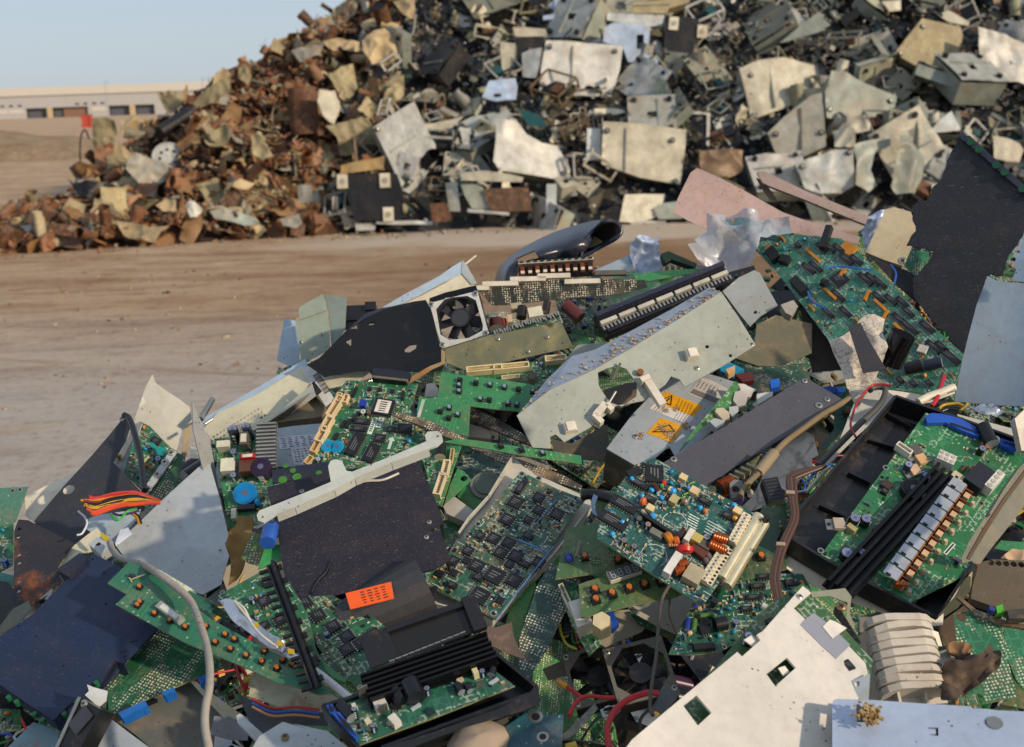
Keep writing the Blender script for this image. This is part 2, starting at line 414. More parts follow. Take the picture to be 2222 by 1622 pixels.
# ---------------------------------------------------------------- electronic components (local frame, z = board top)
BLK = plain('16161a', .4); LEAD = plain('b9b4a8', .28, .9); GOLD = plain('c9a058', .3, .8); WHT = plain('d9d4c8', .5); CRM = plain('d8c7a0', .55)
SILK = plain('c9d6cc', .6); COPPER = striped('a34a1c', '5a2008', 2600.0, 'X', .3, .4); ORG = plain('c8742e', .45); BLUE = plain('1d4fae', .4)
CYAN = plain('1d8fc4', .4); STEEL = plain('a7a6a0', .3, .85); TAN = plain('b59a72', .6); MAR = plain('4a1d1a', .35); DKG = plain('2b2d30', .5)
PRT = plain('5e6064', .6)
DOTS = [plain('b9b4a8', .3, .8), BLK, TAN, WHT, ORG, CYAN, plain('6a4a38', .5)]
def R(d): return math.radians(d)
def c_chip(t, x, y, w, h, rot=0, sides=2, H_=.0032, sticker=False, name='chip', mat=None):
    m = MB(); M = Matrix.Translation((x, y, 0)) @ Matrix.Rotation(R(rot), 4, 'Z'); mat = mat or BLK
    m.box(0, 0, .0006, w, h, H_, mat, 0, M, .03)
    def leads(L, off, along):
        k = max(3, int(L/.0026)); p = L/k
        for i in range(k):
            q = -L/2+(i+.5)*p
            for sg in (-1, 1):
                if along: m.box(q, sg*(off+.0007), 0, p*.45, .0016, H_*.55, LEAD, 0, M)
                else: m.box(sg*(off+.0007), q, 0, .0016, p*.45, H_*.55, LEAD, 0, M)
    leads(w*.92, h/2, True)
    if sides == 4: leads(h*.92, w/2, False)
    if sticker:
        m.box(0, 0, .0006+H_, w*.7, h*.75, .0003, WHT, 0, M)
        for i in range(5): m.box(0, -h*.27+i*h*.13, .0009+H_, w*.34, h*.05, .0002, BLK, 0, M)
    elif w > .008:
        m.cyl((M@Vector((-w*.4, 0, H_+.0004)))[:], (M@Vector((-w*.4, 0, H_+.0009)))[:], min(w, h)*.07, DKG, 8)
        [m.box(-w*.06*k, h*(.18-.18*k), .0006+H_, w*(.55-.1*k), h*.08, .0001, PRT, 0, M) for k in range(3)]
    return t.part(name, m)
def c_cap(t, x, y, r, h, col='20232e', lean=(0, 0), top='8c93a8', name='capacitor'):
    m = MB(); q = Vector((x+lean[0], y+lean[1], h)); p = Vector((x, y, 0))
    m.cyl(p, q, r, plain(col, .3), 16); d = (q-p).normalized(); m.cyl(q, q+d*.0005, r*.86, plain(top, .3, .5), 16)
    m.cyl(q+d*.0005, q+d*.0007, r*.3, plain('6a7088', .4, .5), 8)
    s = d.orthogonal().normalized(); sd = d.cross(s)
    for k in range(3): m.box(0, 0, 0, r*.5, .0004, h*.16, SILK, 0, Matrix.Translation(p + d*h*(.15+.27*k) - s*0 + Vector((0, -r*1.0, 0))))
    return t.part(name, m)
def c_lcap(t, x, y, r, L, rot=0, col='15161c', end='9aa0ac', z=None, name='capacitor'):
    m = MB(); a = R(rot); dx, dy = math.cos(a)*L/2, math.sin(a)*L/2; z = r if z is None else z
    m.cyl((x-dx, y-dy, z), (x+dx, y+dy, z), r, plain(col, .3), 16, capmat=plain(end, .35, .4))
    m.cyl((x-dx*.8, y-dy*.8, z), (x-dx*.72, y-dy*.72, z), r*1.03, plain(col, .3), 16)
    return t.part(name, m)
def c_btn(t, x, y, s=.006, rot=0, cap='c8742e', name='push_button'):
    m = MB(); m.box(x, y, 0, s, s, s*.5, BLK, R(rot)); m.cyl((x, y, s*.5), (x, y, s*.85), s*.33, plain(cap, .45), 12)
    for a in (-1, 1):
        for b in (-1, 1):
            M = Matrix.Translation((x, y, 0)) @ Matrix.Rotation(R(rot), 4, 'Z'); m.box(a*s*.62, b*s*.32, 0, s*.25, s*.1, s*.12, LEAD, 0, M)
    return t.part(name, m)
def c_conn(t, x, y, w, h, rot=0, col='d8c7a0', H_=.007, n=None, name='connector', pins='b79a5a'):
    m = MB(); M = Matrix.Translation((x, y, 0)) @ Matrix.Rotation(R(rot), 4, 'Z'); b = plain(col, .5); e = min(w, h)*.18
    m.box(0, -h/2+e/2, 0, w, e, H_, b, 0, M); m.box(0, h/2-e/2, 0, w, e, H_, b, 0, M)
    m.box(-w/2+e/2, 0, 0, e, h-2*e, H_, b, 0, M); m.box(w/2-e/2, 0, 0, e, h-2*e, H_, b, 0, M); m.box(0, 0, 0, w-2*e, h-2*e, H_*.55, b, 0, M)
    k = n or max(2, int(w/.0028))
    for i in range(k): m.box(-w/2+e+(w-2*e)*(i+.5)/k, 0, H_*.55, .0007, .0012, H_*.35, plain(pins, .3, .7), 0, M)
    return t.part(name, m)
def c_term(t, x, y, w, h, rot=0, n=10, H_=.009, name='terminal_block'):
    """screw terminal strip: a row of screws on top, a row of wire openings in front"""
    m = MB(); M = Matrix.Translation((x, y, 0)) @ Matrix.Rotation(R(rot), 4, 'Z'); b = plain('cfc5aa', .5)
    m.box(0, h*.18, 0, w, h*.64, H_, b, 0, M); m.box(0, -h*.32, 0, w, h*.36, H_*.72, b, 0, M)
    for i in range(n):
        q = -w/2+w*(i+.5)/n
        m.cyl(M@Vector((q, h*.18, H_)), M@Vector((q, h*.18, H_+.0003)), w/n*.30, STEEL, 9)
        m.box(q, h*.18, H_+.0003, w/n*.45, w/n*.09, .0002, DKG, .6, M)
        m.box(q, -h*.32, H_*.72, w/n*.55, h*.2, .0002, BLK, 0, M)
        m.box(-w/2+w*i/n, h*.18, H_, .0003, h*.62, .0002, plain('6f6754'), 0, M)
    return t.part(name, m)
def c_res(t, x, y, L=.007, r=.0011, rot=0, col='b59a72', name='resistor'):
    m = MB(); a = R(rot); dx, dy = math.cos(a)*L/2, math.sin(a)*L/2; z = r+.0006
    m.cyl((x-dx, y-dy, z), (x+dx, y+dy, z), r, plain(col, .4), 9)
    m.cyl((x-dx*1.7, y-dy*1.7, z), (x+dx*1.7, y+dy*1.7, z), .0003, LEAD, 5)
    for f, c in ((-.5, '5a2a1a'), (0, '1a1a1a'), (.45, '8a3a1a')): m.cyl((x+dx*(f-.09), y+dy*(f-.09), z), (x+dx*(f+.09), y+dy*(f+.09), z), r*1.04, plain(c, .5), 9)
    return t.part(name, m)
def c_coil(t, x, y, L=.012, r=.004, rot=0, z=None, name='copper_coil'):
    m = MB(); a = R(rot); k = max(5, int(L/.0012)); z = z or r+.001
    m.cyl((x-math.cos(a)*L*.6, y-math.sin(a)*L*.6, z), (x+math.cos(a)*L*.6, y+math.sin(a)*L*.6, z), r*.55, DKG, 10)
    for i in range(k):
        f = (i+.5)/k-.5; cx, cy = x+math.cos(a)*L*f, y+math.sin(a)*L*f; d = L/k*.42
        m.cyl((cx-math.cos(a)*d, cy-math.sin(a)*d, z), (cx+math.cos(a)*d, cy+math.sin(a)*d, z), r*(1 if i % 2 else .95), plain('a8501f', .3, .5), 12, r*(.93 if i % 2 else 1))
    return t.part(name, m)
def c_disc(t, x, y, r=.005, th=.003, rot=0, col='1d8fc4', name='disc_capacitor'):
    m = MB(); a = R(rot); n = Vector((math.cos(a), math.sin(a), .35)).normalized()
    c = Vector((x, y, r*.9)); m.cyl(c-n*th/2, c+n*th/2, r, plain(col, .35), 16); m.cyl(c-n*th*.9, c-n*th*.5, r*.6, plain(col, .35), 16, r)
    m.cyl(c+n*th*.5, c+n*th*.9, r, plain(col, .35), 16, r*.6)
    return t.part(name, m)
def c_box(t, x, y, w, h, H_, rot=0, col='16161a', name='relay', tip=.04, top=None):
    m = MB(); m.box(x, y, 0, w, h, H_, plain(col, .45), R(rot), None, tip)
    if top: m.box(x, y, H_, w*.7, h*.62, .0003, plain(top, .5), R(rot))
    return t.part(name, m)
def c_to(t, x, y, rot=0, s=1.0, col='1a1a1c', lie=False, name='transistor'):
    m = MB(); M = Matrix.Translation((x, y, 0)) @ Matrix.Rotation(R(rot), 4, 'Z')
    if lie:
        m.box(0, 0, .0008, .010*s, .009*s, .0035*s, plain(col, .4), 0, M); m.box(0, .0075*s, .0008, .010*s, .006*s, .0012*s, STEEL, 0, M)
        m.cyl(M@Vector((0, .008*s, .002*s)), M@Vector((0, .008*s, .0021*s+.0002)), .0017*s, BLK, 10)
        for k in (-1, 0, 1): m.box(k*.0026*s, -.007*s, .0008, .0008*s, .005*s, .0006, LEAD, 0, M)
    else:
        m.box(0, .0012*s, .004*s, .010*s, .0035*s, .009*s, plain(col, .4), 0, M); m.box(0, -.0012*s, .004*s, .010*s, .0012*s, .015*s, STEEL, 0, M)
        for k in (-1, 0, 1): m.box(k*.0026*s, 0, 0, .0008*s, .0006, .005*s, LEAD, 0, M)
    return t.part(name, m)
def c_fins(t, x, y, w, h, rot=0, n=8, H_=.02, col='111215', metal=.4, name='heat_sink', rough=.35, base=.003):
    """ribbed block: base plate with n upright fins running along local x"""
    m = MB(); M = Matrix.Translation((x, y, 0)) @ Matrix.Rotation(R(rot), 4, 'Z'); b = plain(col, rough, metal)
    m.box(0, 0, .001, w, h, base, b, 0, M)
    for i in range(n): m.box(0, -h/2+h*(i+.5)/n, base+.001, w*(1 if i % 2 else .985), h/n*.42, H_-base, b, 0, M)
    return t.part(name, m)
def c_holes(t, x, y, r=.0022):
    m = MB(); m.cyl((x, y, 0), (x, y, .0003), r, LEAD, 14); m.cyl((x, y, .0003), (x, y, .0005), r*.6, BLK, 12); return t.part('mounting_hole', m)
def screw(t, x, y, r=.003, name='screw', col='b9b4a8', h=.0016):
    m = MB(); m.cyl((x, y, 0), (x, y, h*.6), r, plain(col, .3, .8), 12, r*.95); m.cyl((x, y, h*.6), (x, y, h), r*.95, plain(col, .3, .8), 12, r*.6)
    m.box(x, y, h, r*1.1, r*.25, .0002, BLK, .5); m.box(x, y, h, r*.25, r*1.1, .0002, BLK, .5); return t.part(name, m)
COMP = dict(chip=c_chip, cap=c_cap, lcap=c_lcap, btn=c_btn, conn=c_conn, term=c_term, res=c_res, coil=c_coil, disc=c_disc, box=c_box, to=c_to, fins=c_fins, hole=c_holes, screw=screw)
def put(t, z, c, k=1.0):
    a = []
    for v in c[3:]:
        if isinstance(v, float) and abs(v) < .2: v *= k
        elif isinstance(v, tuple): v = tuple(q*k for q in v)
        a.append(v)
    if c[0] == 'to' and len(a) > 1: a[1] *= k
    h = a[1]*.5 if c[0] == 'cap' else a[2]*.5 if c[0] == 'box' else a[0] if c[0] == 'lcap' else 0
    x, y = t.uv(*P(z, [(c[1], c[2])])[0], h); COMP[c[0]](t, x, y, *a)
    f = [v for v in a[:2] if isinstance(v, float) and v < .2]; return (x, y, max(f+[.003])*.55)
def seg_digit(m, x, y, w, h, M, mat, z):
    e = w*.16
    for (cx, cy, a, b) in ((0, h/2, w, e), (0, 0, w, e), (0, -h/2, w, e), (-w/2, h/4, e, h/2), (w/2, h/4, e, h/2), (-w/2, -h/4, e, h/2), (w/2, -h/4, e, h/2)):
        m.box(x+cx, y+cy, z, a*.86, b*.86, .0002, mat, 0, M)
def text(t, s, px, py, size, rot, mat, name='printed_text', z=.0006, mirror=False):
    cu = bpy.data.curves.new(name, 'FONT'); cu.body = s; cu.size = size; cu.extrude = .0001; cu.align_x = 'CENTER'; cu.align_y = 'CENTER'
    o = bpy.data.objects.new('tmp', cu); SC.collection.objects.link(o); dg = bpy.context.evaluated_depsgraph_get()
    me = bpy.data.meshes.new_from_object(o.evaluated_get(dg)); bpy.data.objects.remove(o); me.materials.clear(); me.materials.append(mat)
    q = bpy.data.objects.new(name, me); SC.collection.objects.link(q); q.parent = t.e; x, y = t.uv(px, py)
    q.matrix_basis = Matrix.Translation((x, y, z)) @ Matrix.Rotation(R(rot), 4, 'Z') @ Matrix.Diagonal((-1 if mirror else 1, 1, 1, 1)); t.parts.append(q); return q

def scatter(t, rnd, dens=1.0, pal='mixed', keep=None, clear=(), smd=1.0, gap=.011, lim=70):
    """components spread over the board on its own grid; small surface parts go into one counted-as-stuff mesh"""
    poly = [Vector(p) for p in t.poly]; xs = [p.x for p in poly]; ys = [p.y for p in poly]
    x0, x1, y0, y1 = min(xs), max(xs), min(ys), max(ys); placed = list(clear)
    def free(x, y, r):
        q = Vector((x, y))
        return inside(q, [poly]) and edge_dist(q, [poly]) > r*.8+.002 and all(math.hypot(x-a, y-b) > r+c for a, b, c in placed)
    area = (x1-x0)*(y1-y0); n = min(lim, int(area/(gap*gap*4)*dens))
    for _ in range(n*5):
        if n <= 0: break
        x = x0+round(rnd.random()*(x1-x0)/.003)*.003; y = y0+round(rnd.random()*(y1-y0)/.003)*.003
        k = rnd.choice(PAL[pal]); ok = False; rot = rnd.choice((0, 90))
        if k in ('dip', 'dips'):
            w = rnd.choice((.010, .018, .02, .024)) if k == 'dip' else .010; r = w*.55
            if free(x, y, r): c_chip(t, x, y, w, .007, rot if k == 'dip' else 0); ok = True
        elif k == 'qfp':
            w = rnd.choice((.008, .011, .014, .018)); r = w*.72
            if free(x, y, r): c_chip(t, x, y, w, w*rnd.choice((1, 1, .7)), rot, 4, .0022); ok = True
        elif k == 'cap':
            r = rnd.choice((.0025, .003, .004)); 
            if free(x, y, r*1.3): c_cap(t, x, y, r, r*rnd.uniform(2, 3), rnd.choice(('20232e', '1b2a55', '16161a', '24406a'))); ok = True
            r *= 1.3
        elif k == 'res':
            r = .005
            if free(x, y, r): c_res(t, x, y, .006, .0011, rot, rnd.choice(('b59a72', '7fa6b8', 'c08a50', '5a6a8a'))); ok = True
        elif k == 'ores':
            r = .006
            if free(x, y, r): c_res(t, x, y, .007, .0013, rot, 'c87a24'); ok = True
        elif k == 'osip':
            w = rnd.choice((.012, .018)); r = w*.5
            if free(x, y, r): c_box(t, x, y, w, .0025, .005, 0, 'c8801f', 'resistor_network'); ok = True
        elif k == 'disc':
            r = .004
            if free(x, y, r): c_disc(t, x, y, .0026, .0016, rnd.uniform(0, 180), rnd.choice(('1d8fc4', 'c8742e', '2f7fb0'))); ok = True
        elif k == 'conn':
            w = rnd.choice((.01, .016, .022)); r = w*.6
            if free(x, y, r): c_conn(t, x, y, w, .006, rot, rnd.choice(('d8c7a0', 'cfcabb', '16161a'))); ok = True
        elif k == 'box':
            r = .007
            if free(x, y, r): c_box(t, x, y, .010, .008, .007, rot, rnd.choice(('b7a878', '16161a', 'c9c2a8', '23468a')), 'box_capacitor'); ok = True
        elif k == 'btn':
            r = .006
            if free(x, y, r): c_btn(t, x, y); ok = True
        if ok: placed.append((x, y, r)); n -= 1
    if smd > 0:
        m = MB(); k = min(900, int(area/1.6e-5*smd))
        for _ in range(k):
            x = rnd.uniform(x0, x1); y = rnd.uniform(y0, y1)
            if noise.noise(Vector((x*45, y*45, len(placed)*1.0))) < -.12: continue
            q = Vector((x, y))
            if not inside(q, [poly]) or edge_dist(q, [poly]) < .002: continue
            if any(math.hypot(x-a, y-b) < c*.85 for a, b, c in placed): continue
            u = rnd.random(); rot = rnd.choice((0, math.pi/2))
            if u < .5: m.box(x, y, 0, .0022, .0012, .0009, rnd.choice(DOTS), rot)
            elif u < .75: m.box(x, y, 0, .0036, .0020, .0014, rnd.choice(DOTS[:3]), rot)
            else: m.box(x, y, 0, rnd.choice((.002, .005, .008)), .0006, .0002, SILK, rot)
        if m.f: t.part('surface_components', m, None, True)
    return placed
PAL = dict(mixed=['dip', 'cap', 'res', 'res', 'disc', 'conn', 'qfp', 'box'], logic=['dip', 'dip', 'dip', 'res', 'disc'], smd=['qfp', 'qfp', 'dip', 'dips'],
           orange=['dips', 'dip', 'dip', 'ores', 'ores', 'osip', 'osip', 'disc'], dense=['res', 'res', 'disc', 'disc', 'dips', 'box', 'cap'], power=['cap', 'cap', 'box', 'res', 'conn', 'disc'], sparse=['res', 'cap', 'dips'])
def warp(t, name='board', bend=0, th=.0016, mat=None, holes=(), edge=None, disp=None, grid=None):
    m = MB(); m.sheet(t.poly, th, mat, holes, grid, disp, edge); return t.part(name, m)
EDGE = plain('8f8a5e', .6)
def board(label, z, pts, col, az=0, el=55, lift=.03, mode='comp', xd=None, comps=(), sc=None, seed=1, holes=(), dirt=.25, name='circuit_board', group=None, done=True, th=.0016, s=1.0, ks=1.0):
    poly = P(z, pts); t = T(name, label, 'circuit board', poly, az, el, lift, P(z, xd) if xd else None, group)
    hl = []
    for h in holes:
        x, y = t.uv(*P(z, [(h[0], h[1])])[0]); hl.append([(x+h[2]*math.cos(k*math.pi/6), y+h[2]*math.sin(k*math.pi/6)) for k in range(12)])
    m = MB(); m.sheet(t.poly, th, pcb(col, mode, dirt, s), hl, None, None, EDGE); t.part('board', m)
    clear = []
    for c in comps:
        clear.append(put(t, z, c, ks))
    if sc:
        k = dict(sc); scatter(t, random.Random(seed), clear=clear, **k)
    t.done(); return t
def plate(name, label, cat, z, pts, mat, az=0, el=55, lift=.03, th=.0012, holes=(), jagm=0, bend=0, bsc=8, seed=1, grid=None, skirt=0, skirt_edges=None, xd=None, screws=(), group=None, deep=None, d=None, done=True, pname=None, kind=None, crumple=0, round_=0):
    """sheet-metal / plastic plate traced in its own plane; skirt > 0 folds walls down behind it, < 0 walls up in front"""
    poly = P(z, pts)
    if deep is None: deep = z >= 11 and z <= 16
    t = T(name, label, cat, poly, az, el, lift, P(z, xd) if xd else None, group, d, kind, deep)
    pl = jag(t.poly, jagm, max(jagm*3, .004), seed) if jagm else t.poly
    hl = []
    for h in holes:
        if len(h) == 3 and not isinstance(h[0], tuple):
            x, y = t.uv(*P(z, [(h[0], h[1])])[0]); hl.append([(x+h[2]*math.cos(k*math.pi/6), y+h[2]*math.sin(k*math.pi/6)) for k in range(12)])
        else: hl.append(t.uvs(P(z, h)))
    size = max(max(p[0] for p in pl)-min(p[0] for p in pl), max(p[1] for p in pl)-min(p[1] for p in pl))
    disp = crump(crumple, bsc, seed) if crumple else (wob(bend, bsc, seed) if bend else None)
    g = grid or (size/(26 if crumple else 14) if disp else None)
    m = MB(); m.sheet(pl, th, mat, hl, g, disp); t.part(pname or 'panel', m)
    if skirt:
        n = len(t.poly); es = range(n) if skirt_edges is None else skirt_edges; h = abs(skirt)
        cxm = sum(p[0] for p in t.poly)/n; cym = sum(p[1] for p in t.poly)/n
        for i in es:
            a, b = Vector(t.poly[i]), Vector(t.poly[(i+1) % n]); c = (a+b)/2; dd = (b-a); L = dd.length
            nn = Vector((dd.y, -dd.x)).normalized()
            if nn.dot(c-Vector((cxm, cym))) < 0: nn = -nn
            c -= nn*(th*.5+.0004); m = MB(); m.box(c.x, c.y, (-h if skirt > 0 else .0002)-(th if skirt > 0 else 0), L-.0006, th, h, mat, math.atan2(dd.y, dd.x)); t.part('side_flange', m)
    for s in screws:
        x, y = t.uv(*P(z, [s[:2]])[0]); screw(t, x, y, s[2] if len(s) > 2 else .0028, col=s[3] if len(s) > 3 else 'b9b4a8')
    if done: t.done()
    return t
def tubes(name, label, cat, z, runs, group=None, lift=.05, names='wire'):
    """cables: runs = (points in zone px, radius, material[, extra lifts])"""
    first = P(z, [runs[0][0][0]])[0]; o0 = pix(*first, SD(*first)-lift)
    e = bpy.data.objects.new(name, None); SC.collection.objects.link(e); e.location = o0; bpy.context.view_layer.update()
    for r in runs:
        pts = P(z, r[0]); lf = r[3] if len(r) > 3 else [lift]*len(pts)
        q = [pix(x, y, SD(x, y)-l) - o0 for (x, y), l in zip(pts, lf)]
        m = MB(); m.tube(q, r[1], r[2]); o = m.build(names, e)
    if len(runs) == 1: o.parent = None; o.location = o0; bpy.data.objects.remove(e); o.name = name; e = o
    return tag(e, label, cat, group)
# ---------------------------------------------------------------- ground
def ground_mat():
    n = N('sandy_ground'); g = n.n('NewGeometry').outputs['Position']
    s = n.map((.8, 1.15, 1), src=g); st = n.noise(1.3, 10, .74, s, .2)
    s2 = n.map((.8, 1.7, 1), (3, 1, 0), g); st2 = n.noise(2.2, 9, .8, s2, .1)
    fine = n.noise(16, 8, .8, src=g)
    base = n.mix(n.step(st, .36, .64), H('bb9b7c'), H('d4bb9e'))
    base = n.mix(n.mul(n.step(st2, .50, .64), .85), base, H('8e6d4f'))
    tk = n.noise(3.2, 8, .7, n.map((.16, 1.6, 1), (0, 0, 5), g), .15); base = n.mix(n.mul(n.step(tk, .53, .62), .5), base, H('8a694b'))
    base = n.mix(n.mul(n.step(fine, .50, .66), .5), base, H('9a7a60'))
    w1 = n.n('TexWave', bands_direction='Y'); w1.inputs['Scale'].default_value = .16; w1.inputs['Distortion'].default_value = 9; w1.inputs['Detail'].default_value = 3; w1.inputs['Detail Scale'].default_value = .6
    n.l(n.map((.25, 1, 1), src=g), w1.inputs['Vector']); base = n.mix(n.mul(n.mul(n.step(w1.outputs['Fac'], .9, .985), n.step(fine, .38, .5)), .45), base, H('8a6648'))
    sp = n.n('SeparateXYZ'); n.l(g, sp.inputs[0])
    near = n.step(sp.outputs[1], 6.2, 9.5, True); pm = n.mul(n.mul(near, n.step(n.noise(.9, 7, .7, n.map((.6, 1.4, 1), src=g)), .30, .46)), n.step(fine, .52, .66, True))
    base = n.mix(n.mul(pm, .72), base, H('d6d2cd'))
    crack = n.vor(.55, 'DISTANCE_TO_EDGE', src=n.map((.5, 1.3, 1), src=g)); base = n.mix(n.mul(n.mul(n.step(crack, .004, .02, True), n.step(n.noise(.8, 4), .45, .6)), .4), base, H('97714f'))
    # the swept concrete strip at the foot of the electronics heap, and the browner soil in front of it
    yy = n.n('Math', operation='ADD'); w = n.n('Math', operation='MULTIPLY'); n.l(n.noise(.6, 3, .6, g), w.inputs[0]); w.inputs[1].default_value = 1.6
    n.l(sp.outputs[1], yy.inputs[0]); n.l(w.outputs[0], yy.inputs[1])
    rt = n.step(sp.outputs[0], -2.6, -1.2)
    band = n.mul(n.mul(n.step(yy.outputs[0], 13.2, 13.8), n.step(yy.outputs[0], 17.5, 18.5, True)), rt)
    base = n.mix(n.mul(band, .8), base, H('d4c4b0'))
    soil = n.mul(n.mul(n.step(yy.outputs[0], 8.0, 10.5), n.step(yy.outputs[0], 12.8, 13.4, True)), n.step(sp.outputs[0], -2.5, .5))
    base = n.mix(n.mul(soil, .72), base, H('8b6a4a'))
    n.col(base); n.set(.9, 0, .2); bs_ = n.n('Math', operation='ADD'); n.l(fine, bs_.inputs[0]); n.l(st2, bs_.inputs[1]); n.bump(bs_.outputs[0], .9, .05); return n.m
gm = MB(); xs = [-900, -300, -100, -40, -20]+[-14+i*.5 for i in range(57)]+[20, 40, 100, 300, 900]
ys = [-60, -10, -2]+[-1+i*.35 for i in range(60)]+[22, 25, 30, 40, 60, 100, 200, 500, 1500]
def gz(x, y):
    if not (-14 <= x <= 14 and -1 <= y <= 22): return 0
    return .035*noise.noise(Vector((x*.35, y*1.3, 0)))+.012*noise.noise(Vector((x*1.5, y*4, 3)))
gm.add([(x, y, gz(x, y)) for y in ys for x in xs], [(j*len(xs)+i, j*len(xs)+i+1, (j+1)*len(xs)+i+1, (j+1)*len(xs)+i) for j in range(len(ys)-1) for i in range(len(xs)-1)], ground_mat(), None, True)
tag(gm.build('ground'), 'sandy yard with tyre tracks and pale concrete patches', None, None, 'structure')
# sand bank in front of the warehouse
n = N('bank_earth'); n.col(n.mix(n.step(n.noise(1.5, 8, .75), .35, .65), H('8c755c'), H('b39a7c'))); n.set(.9, 0, .2); n.bump(n.noise(2.5, 8, .7), 1, .25); bm_ = MB(); sand = n.m
def bank(x, y):
    t = (x+23)/11.5; w = max(0, 1-t*t) if x > -23 else 1; q = 1-((y-42)/4)**2
    return max(0, q)*w**.7*(1.3+.5*noise.noise(Vector((x*.5, y*.3, 2))))-.05
bx = [-40+i*.6 for i in range(49)]; by = [37.5+i*.5 for i in range(19)]
bm_.add([(x, y, bank(x, y)) for y in by for x in bx], [(j*49+i, j*49+i+1, (j+1)*49+i+1, (j+1)*49+i) for j in range(18) for i in range(48)], sand, None, True)
tag(bm_.build('sand_bank'), 'low bank of sandy earth in front of the warehouse', None, None, 'structure')
# ---------------------------------------------------------------- warehouse
def bpt(px, py, d): return pix(px, py, d)
wa = H('b7aea5')
wallm = plain('b8b6b4', .8); fasc = plain('d2ccc0', .7); dark = plain('5a5f68', .7); pane = plain('44424a', .3); cream = plain('c6b089', .7); brick = plain('8a6a56', .8)  # distance haze is put into these tones, greyer and lower in contrast
WY = 248.0
def wx(px): return (ray(px, 230)*(WY/ray(px, 230).y)).x
we = bpy.data.objects.new('warehouse', None); SC.collection.objects.link(we); we.location = (wx(150), WY, -.3)
def wpart(name, x0, x1, z0, z1, mat, y0=0, y1=.4, label=None):
    m = MB(); m.box((wx(x0)+wx(x1))/2-we.location.x, (y0+y1)/2, z0+.3, wx(x1)-wx(x0), y1-y0, z1-z0, mat); o = m.build(name, we)
    if label: o['label'] = label
segs = [(-500, 55), (190, 235), (335, 900)]
for a, b in segs: wpart('wall', a, b, -.3, 1.78, wallm)
wpart('wall', -500, 900, 1.783, 4.0, wallm); wpart('roof_fascia', -500, 900, 4.003, 5.5, fasc, -.3, .5)
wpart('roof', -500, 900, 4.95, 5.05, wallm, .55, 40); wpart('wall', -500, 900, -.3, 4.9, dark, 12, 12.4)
for a, b in ((55, 101), (112, 135), (235, 281), (292, 335)): wpart('bay_shade', a+.2, b-.2, -.3, 1.70, dark, .9, 1.3, 'dark panel standing in for shade in an open loading bay')  # dark slabs stand in for the shade inside the open bays
for a, b in ((101, 112), (281, 292)): wpart('door_pillar', a, b, -.3, 1.778, cream, -.1, .4)
for a, b in ((135, 190),): wpart('stacked_goods', a+.3, b-.3, -.3, 1.55, brick, .5, 2.2)
for x in (5, 24, 43, 168, 186, 205, 223): wpart('window', x-4.5, x+4.5, 2.15, 2.45, pane, -.06, .0)
for a, b in ((-30, 15), (18, 48), (198, 228)): wpart('wall_panel', a, b, .95, 1.6, fasc, -.07, -.003)
tag(we, 'long pale warehouse with open loading bays beyond the sandy yard', 'warehouse')
# small red skip and lamp posts
t = bpt(190, 272, 100); m = MB(); rd = plain('b5402a', .6)
m.box(0, 0, 0, .8, .8, .9, rd, .3); m.box(0, 0, .9, .86, .86, .08, plain('8a2f20', .6), .3); m.box(-.2, -.42, .2, .25, .05, .5, plain('c9b9a4'), .3)
for k in (-.3, 0, .3): m.box(k, -.42, .1, .05, .05, .75, plain('8a2f20', .6), .3)
o = m.build('waste_skip'); o.location = (t.x, t.y, 0); tag(o, 'small red skip standing beside the sand bank', 'skip')
for px, top in ((233, 186), (443, 170)):
    b = bpt(px, 235, 200); m = MB(); m.cyl((0, 0, 0), (0, 0, 5.2), .035, plain('8a9098', .6), 8, .04); m.box(.25, 0, 5.15, .6, .12, .08, plain('8a9098', .6))
    o = m.build('lamp_post'); o.location = (b.x, b.y, 0); tag(o, 'thin grey lamp post before the %s of the warehouse' % ('loading bays' if px < 300 else 'far right end'), 'lamp post', 'lamp posts by the warehouse')
# ---------------------------------------------------------------- masses under the heaps
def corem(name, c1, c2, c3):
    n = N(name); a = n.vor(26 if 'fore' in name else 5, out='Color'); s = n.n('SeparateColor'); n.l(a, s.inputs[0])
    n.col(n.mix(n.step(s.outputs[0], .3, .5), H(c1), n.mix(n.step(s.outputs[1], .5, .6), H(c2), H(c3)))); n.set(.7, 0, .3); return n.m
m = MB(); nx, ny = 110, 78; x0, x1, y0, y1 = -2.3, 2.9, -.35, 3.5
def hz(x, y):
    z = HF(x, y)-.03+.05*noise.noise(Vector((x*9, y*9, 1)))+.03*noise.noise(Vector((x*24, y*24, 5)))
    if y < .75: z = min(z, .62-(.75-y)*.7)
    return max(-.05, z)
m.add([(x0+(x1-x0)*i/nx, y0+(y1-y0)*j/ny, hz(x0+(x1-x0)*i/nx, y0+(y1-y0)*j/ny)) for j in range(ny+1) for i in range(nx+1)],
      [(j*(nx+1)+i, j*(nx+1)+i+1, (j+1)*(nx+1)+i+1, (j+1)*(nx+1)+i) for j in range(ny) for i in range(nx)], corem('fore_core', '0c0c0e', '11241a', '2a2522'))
tag(m.build('crushed_electronics'), 'dark crushed electronic waste packed under the near heap', 'electronic waste', None, 'stuff')
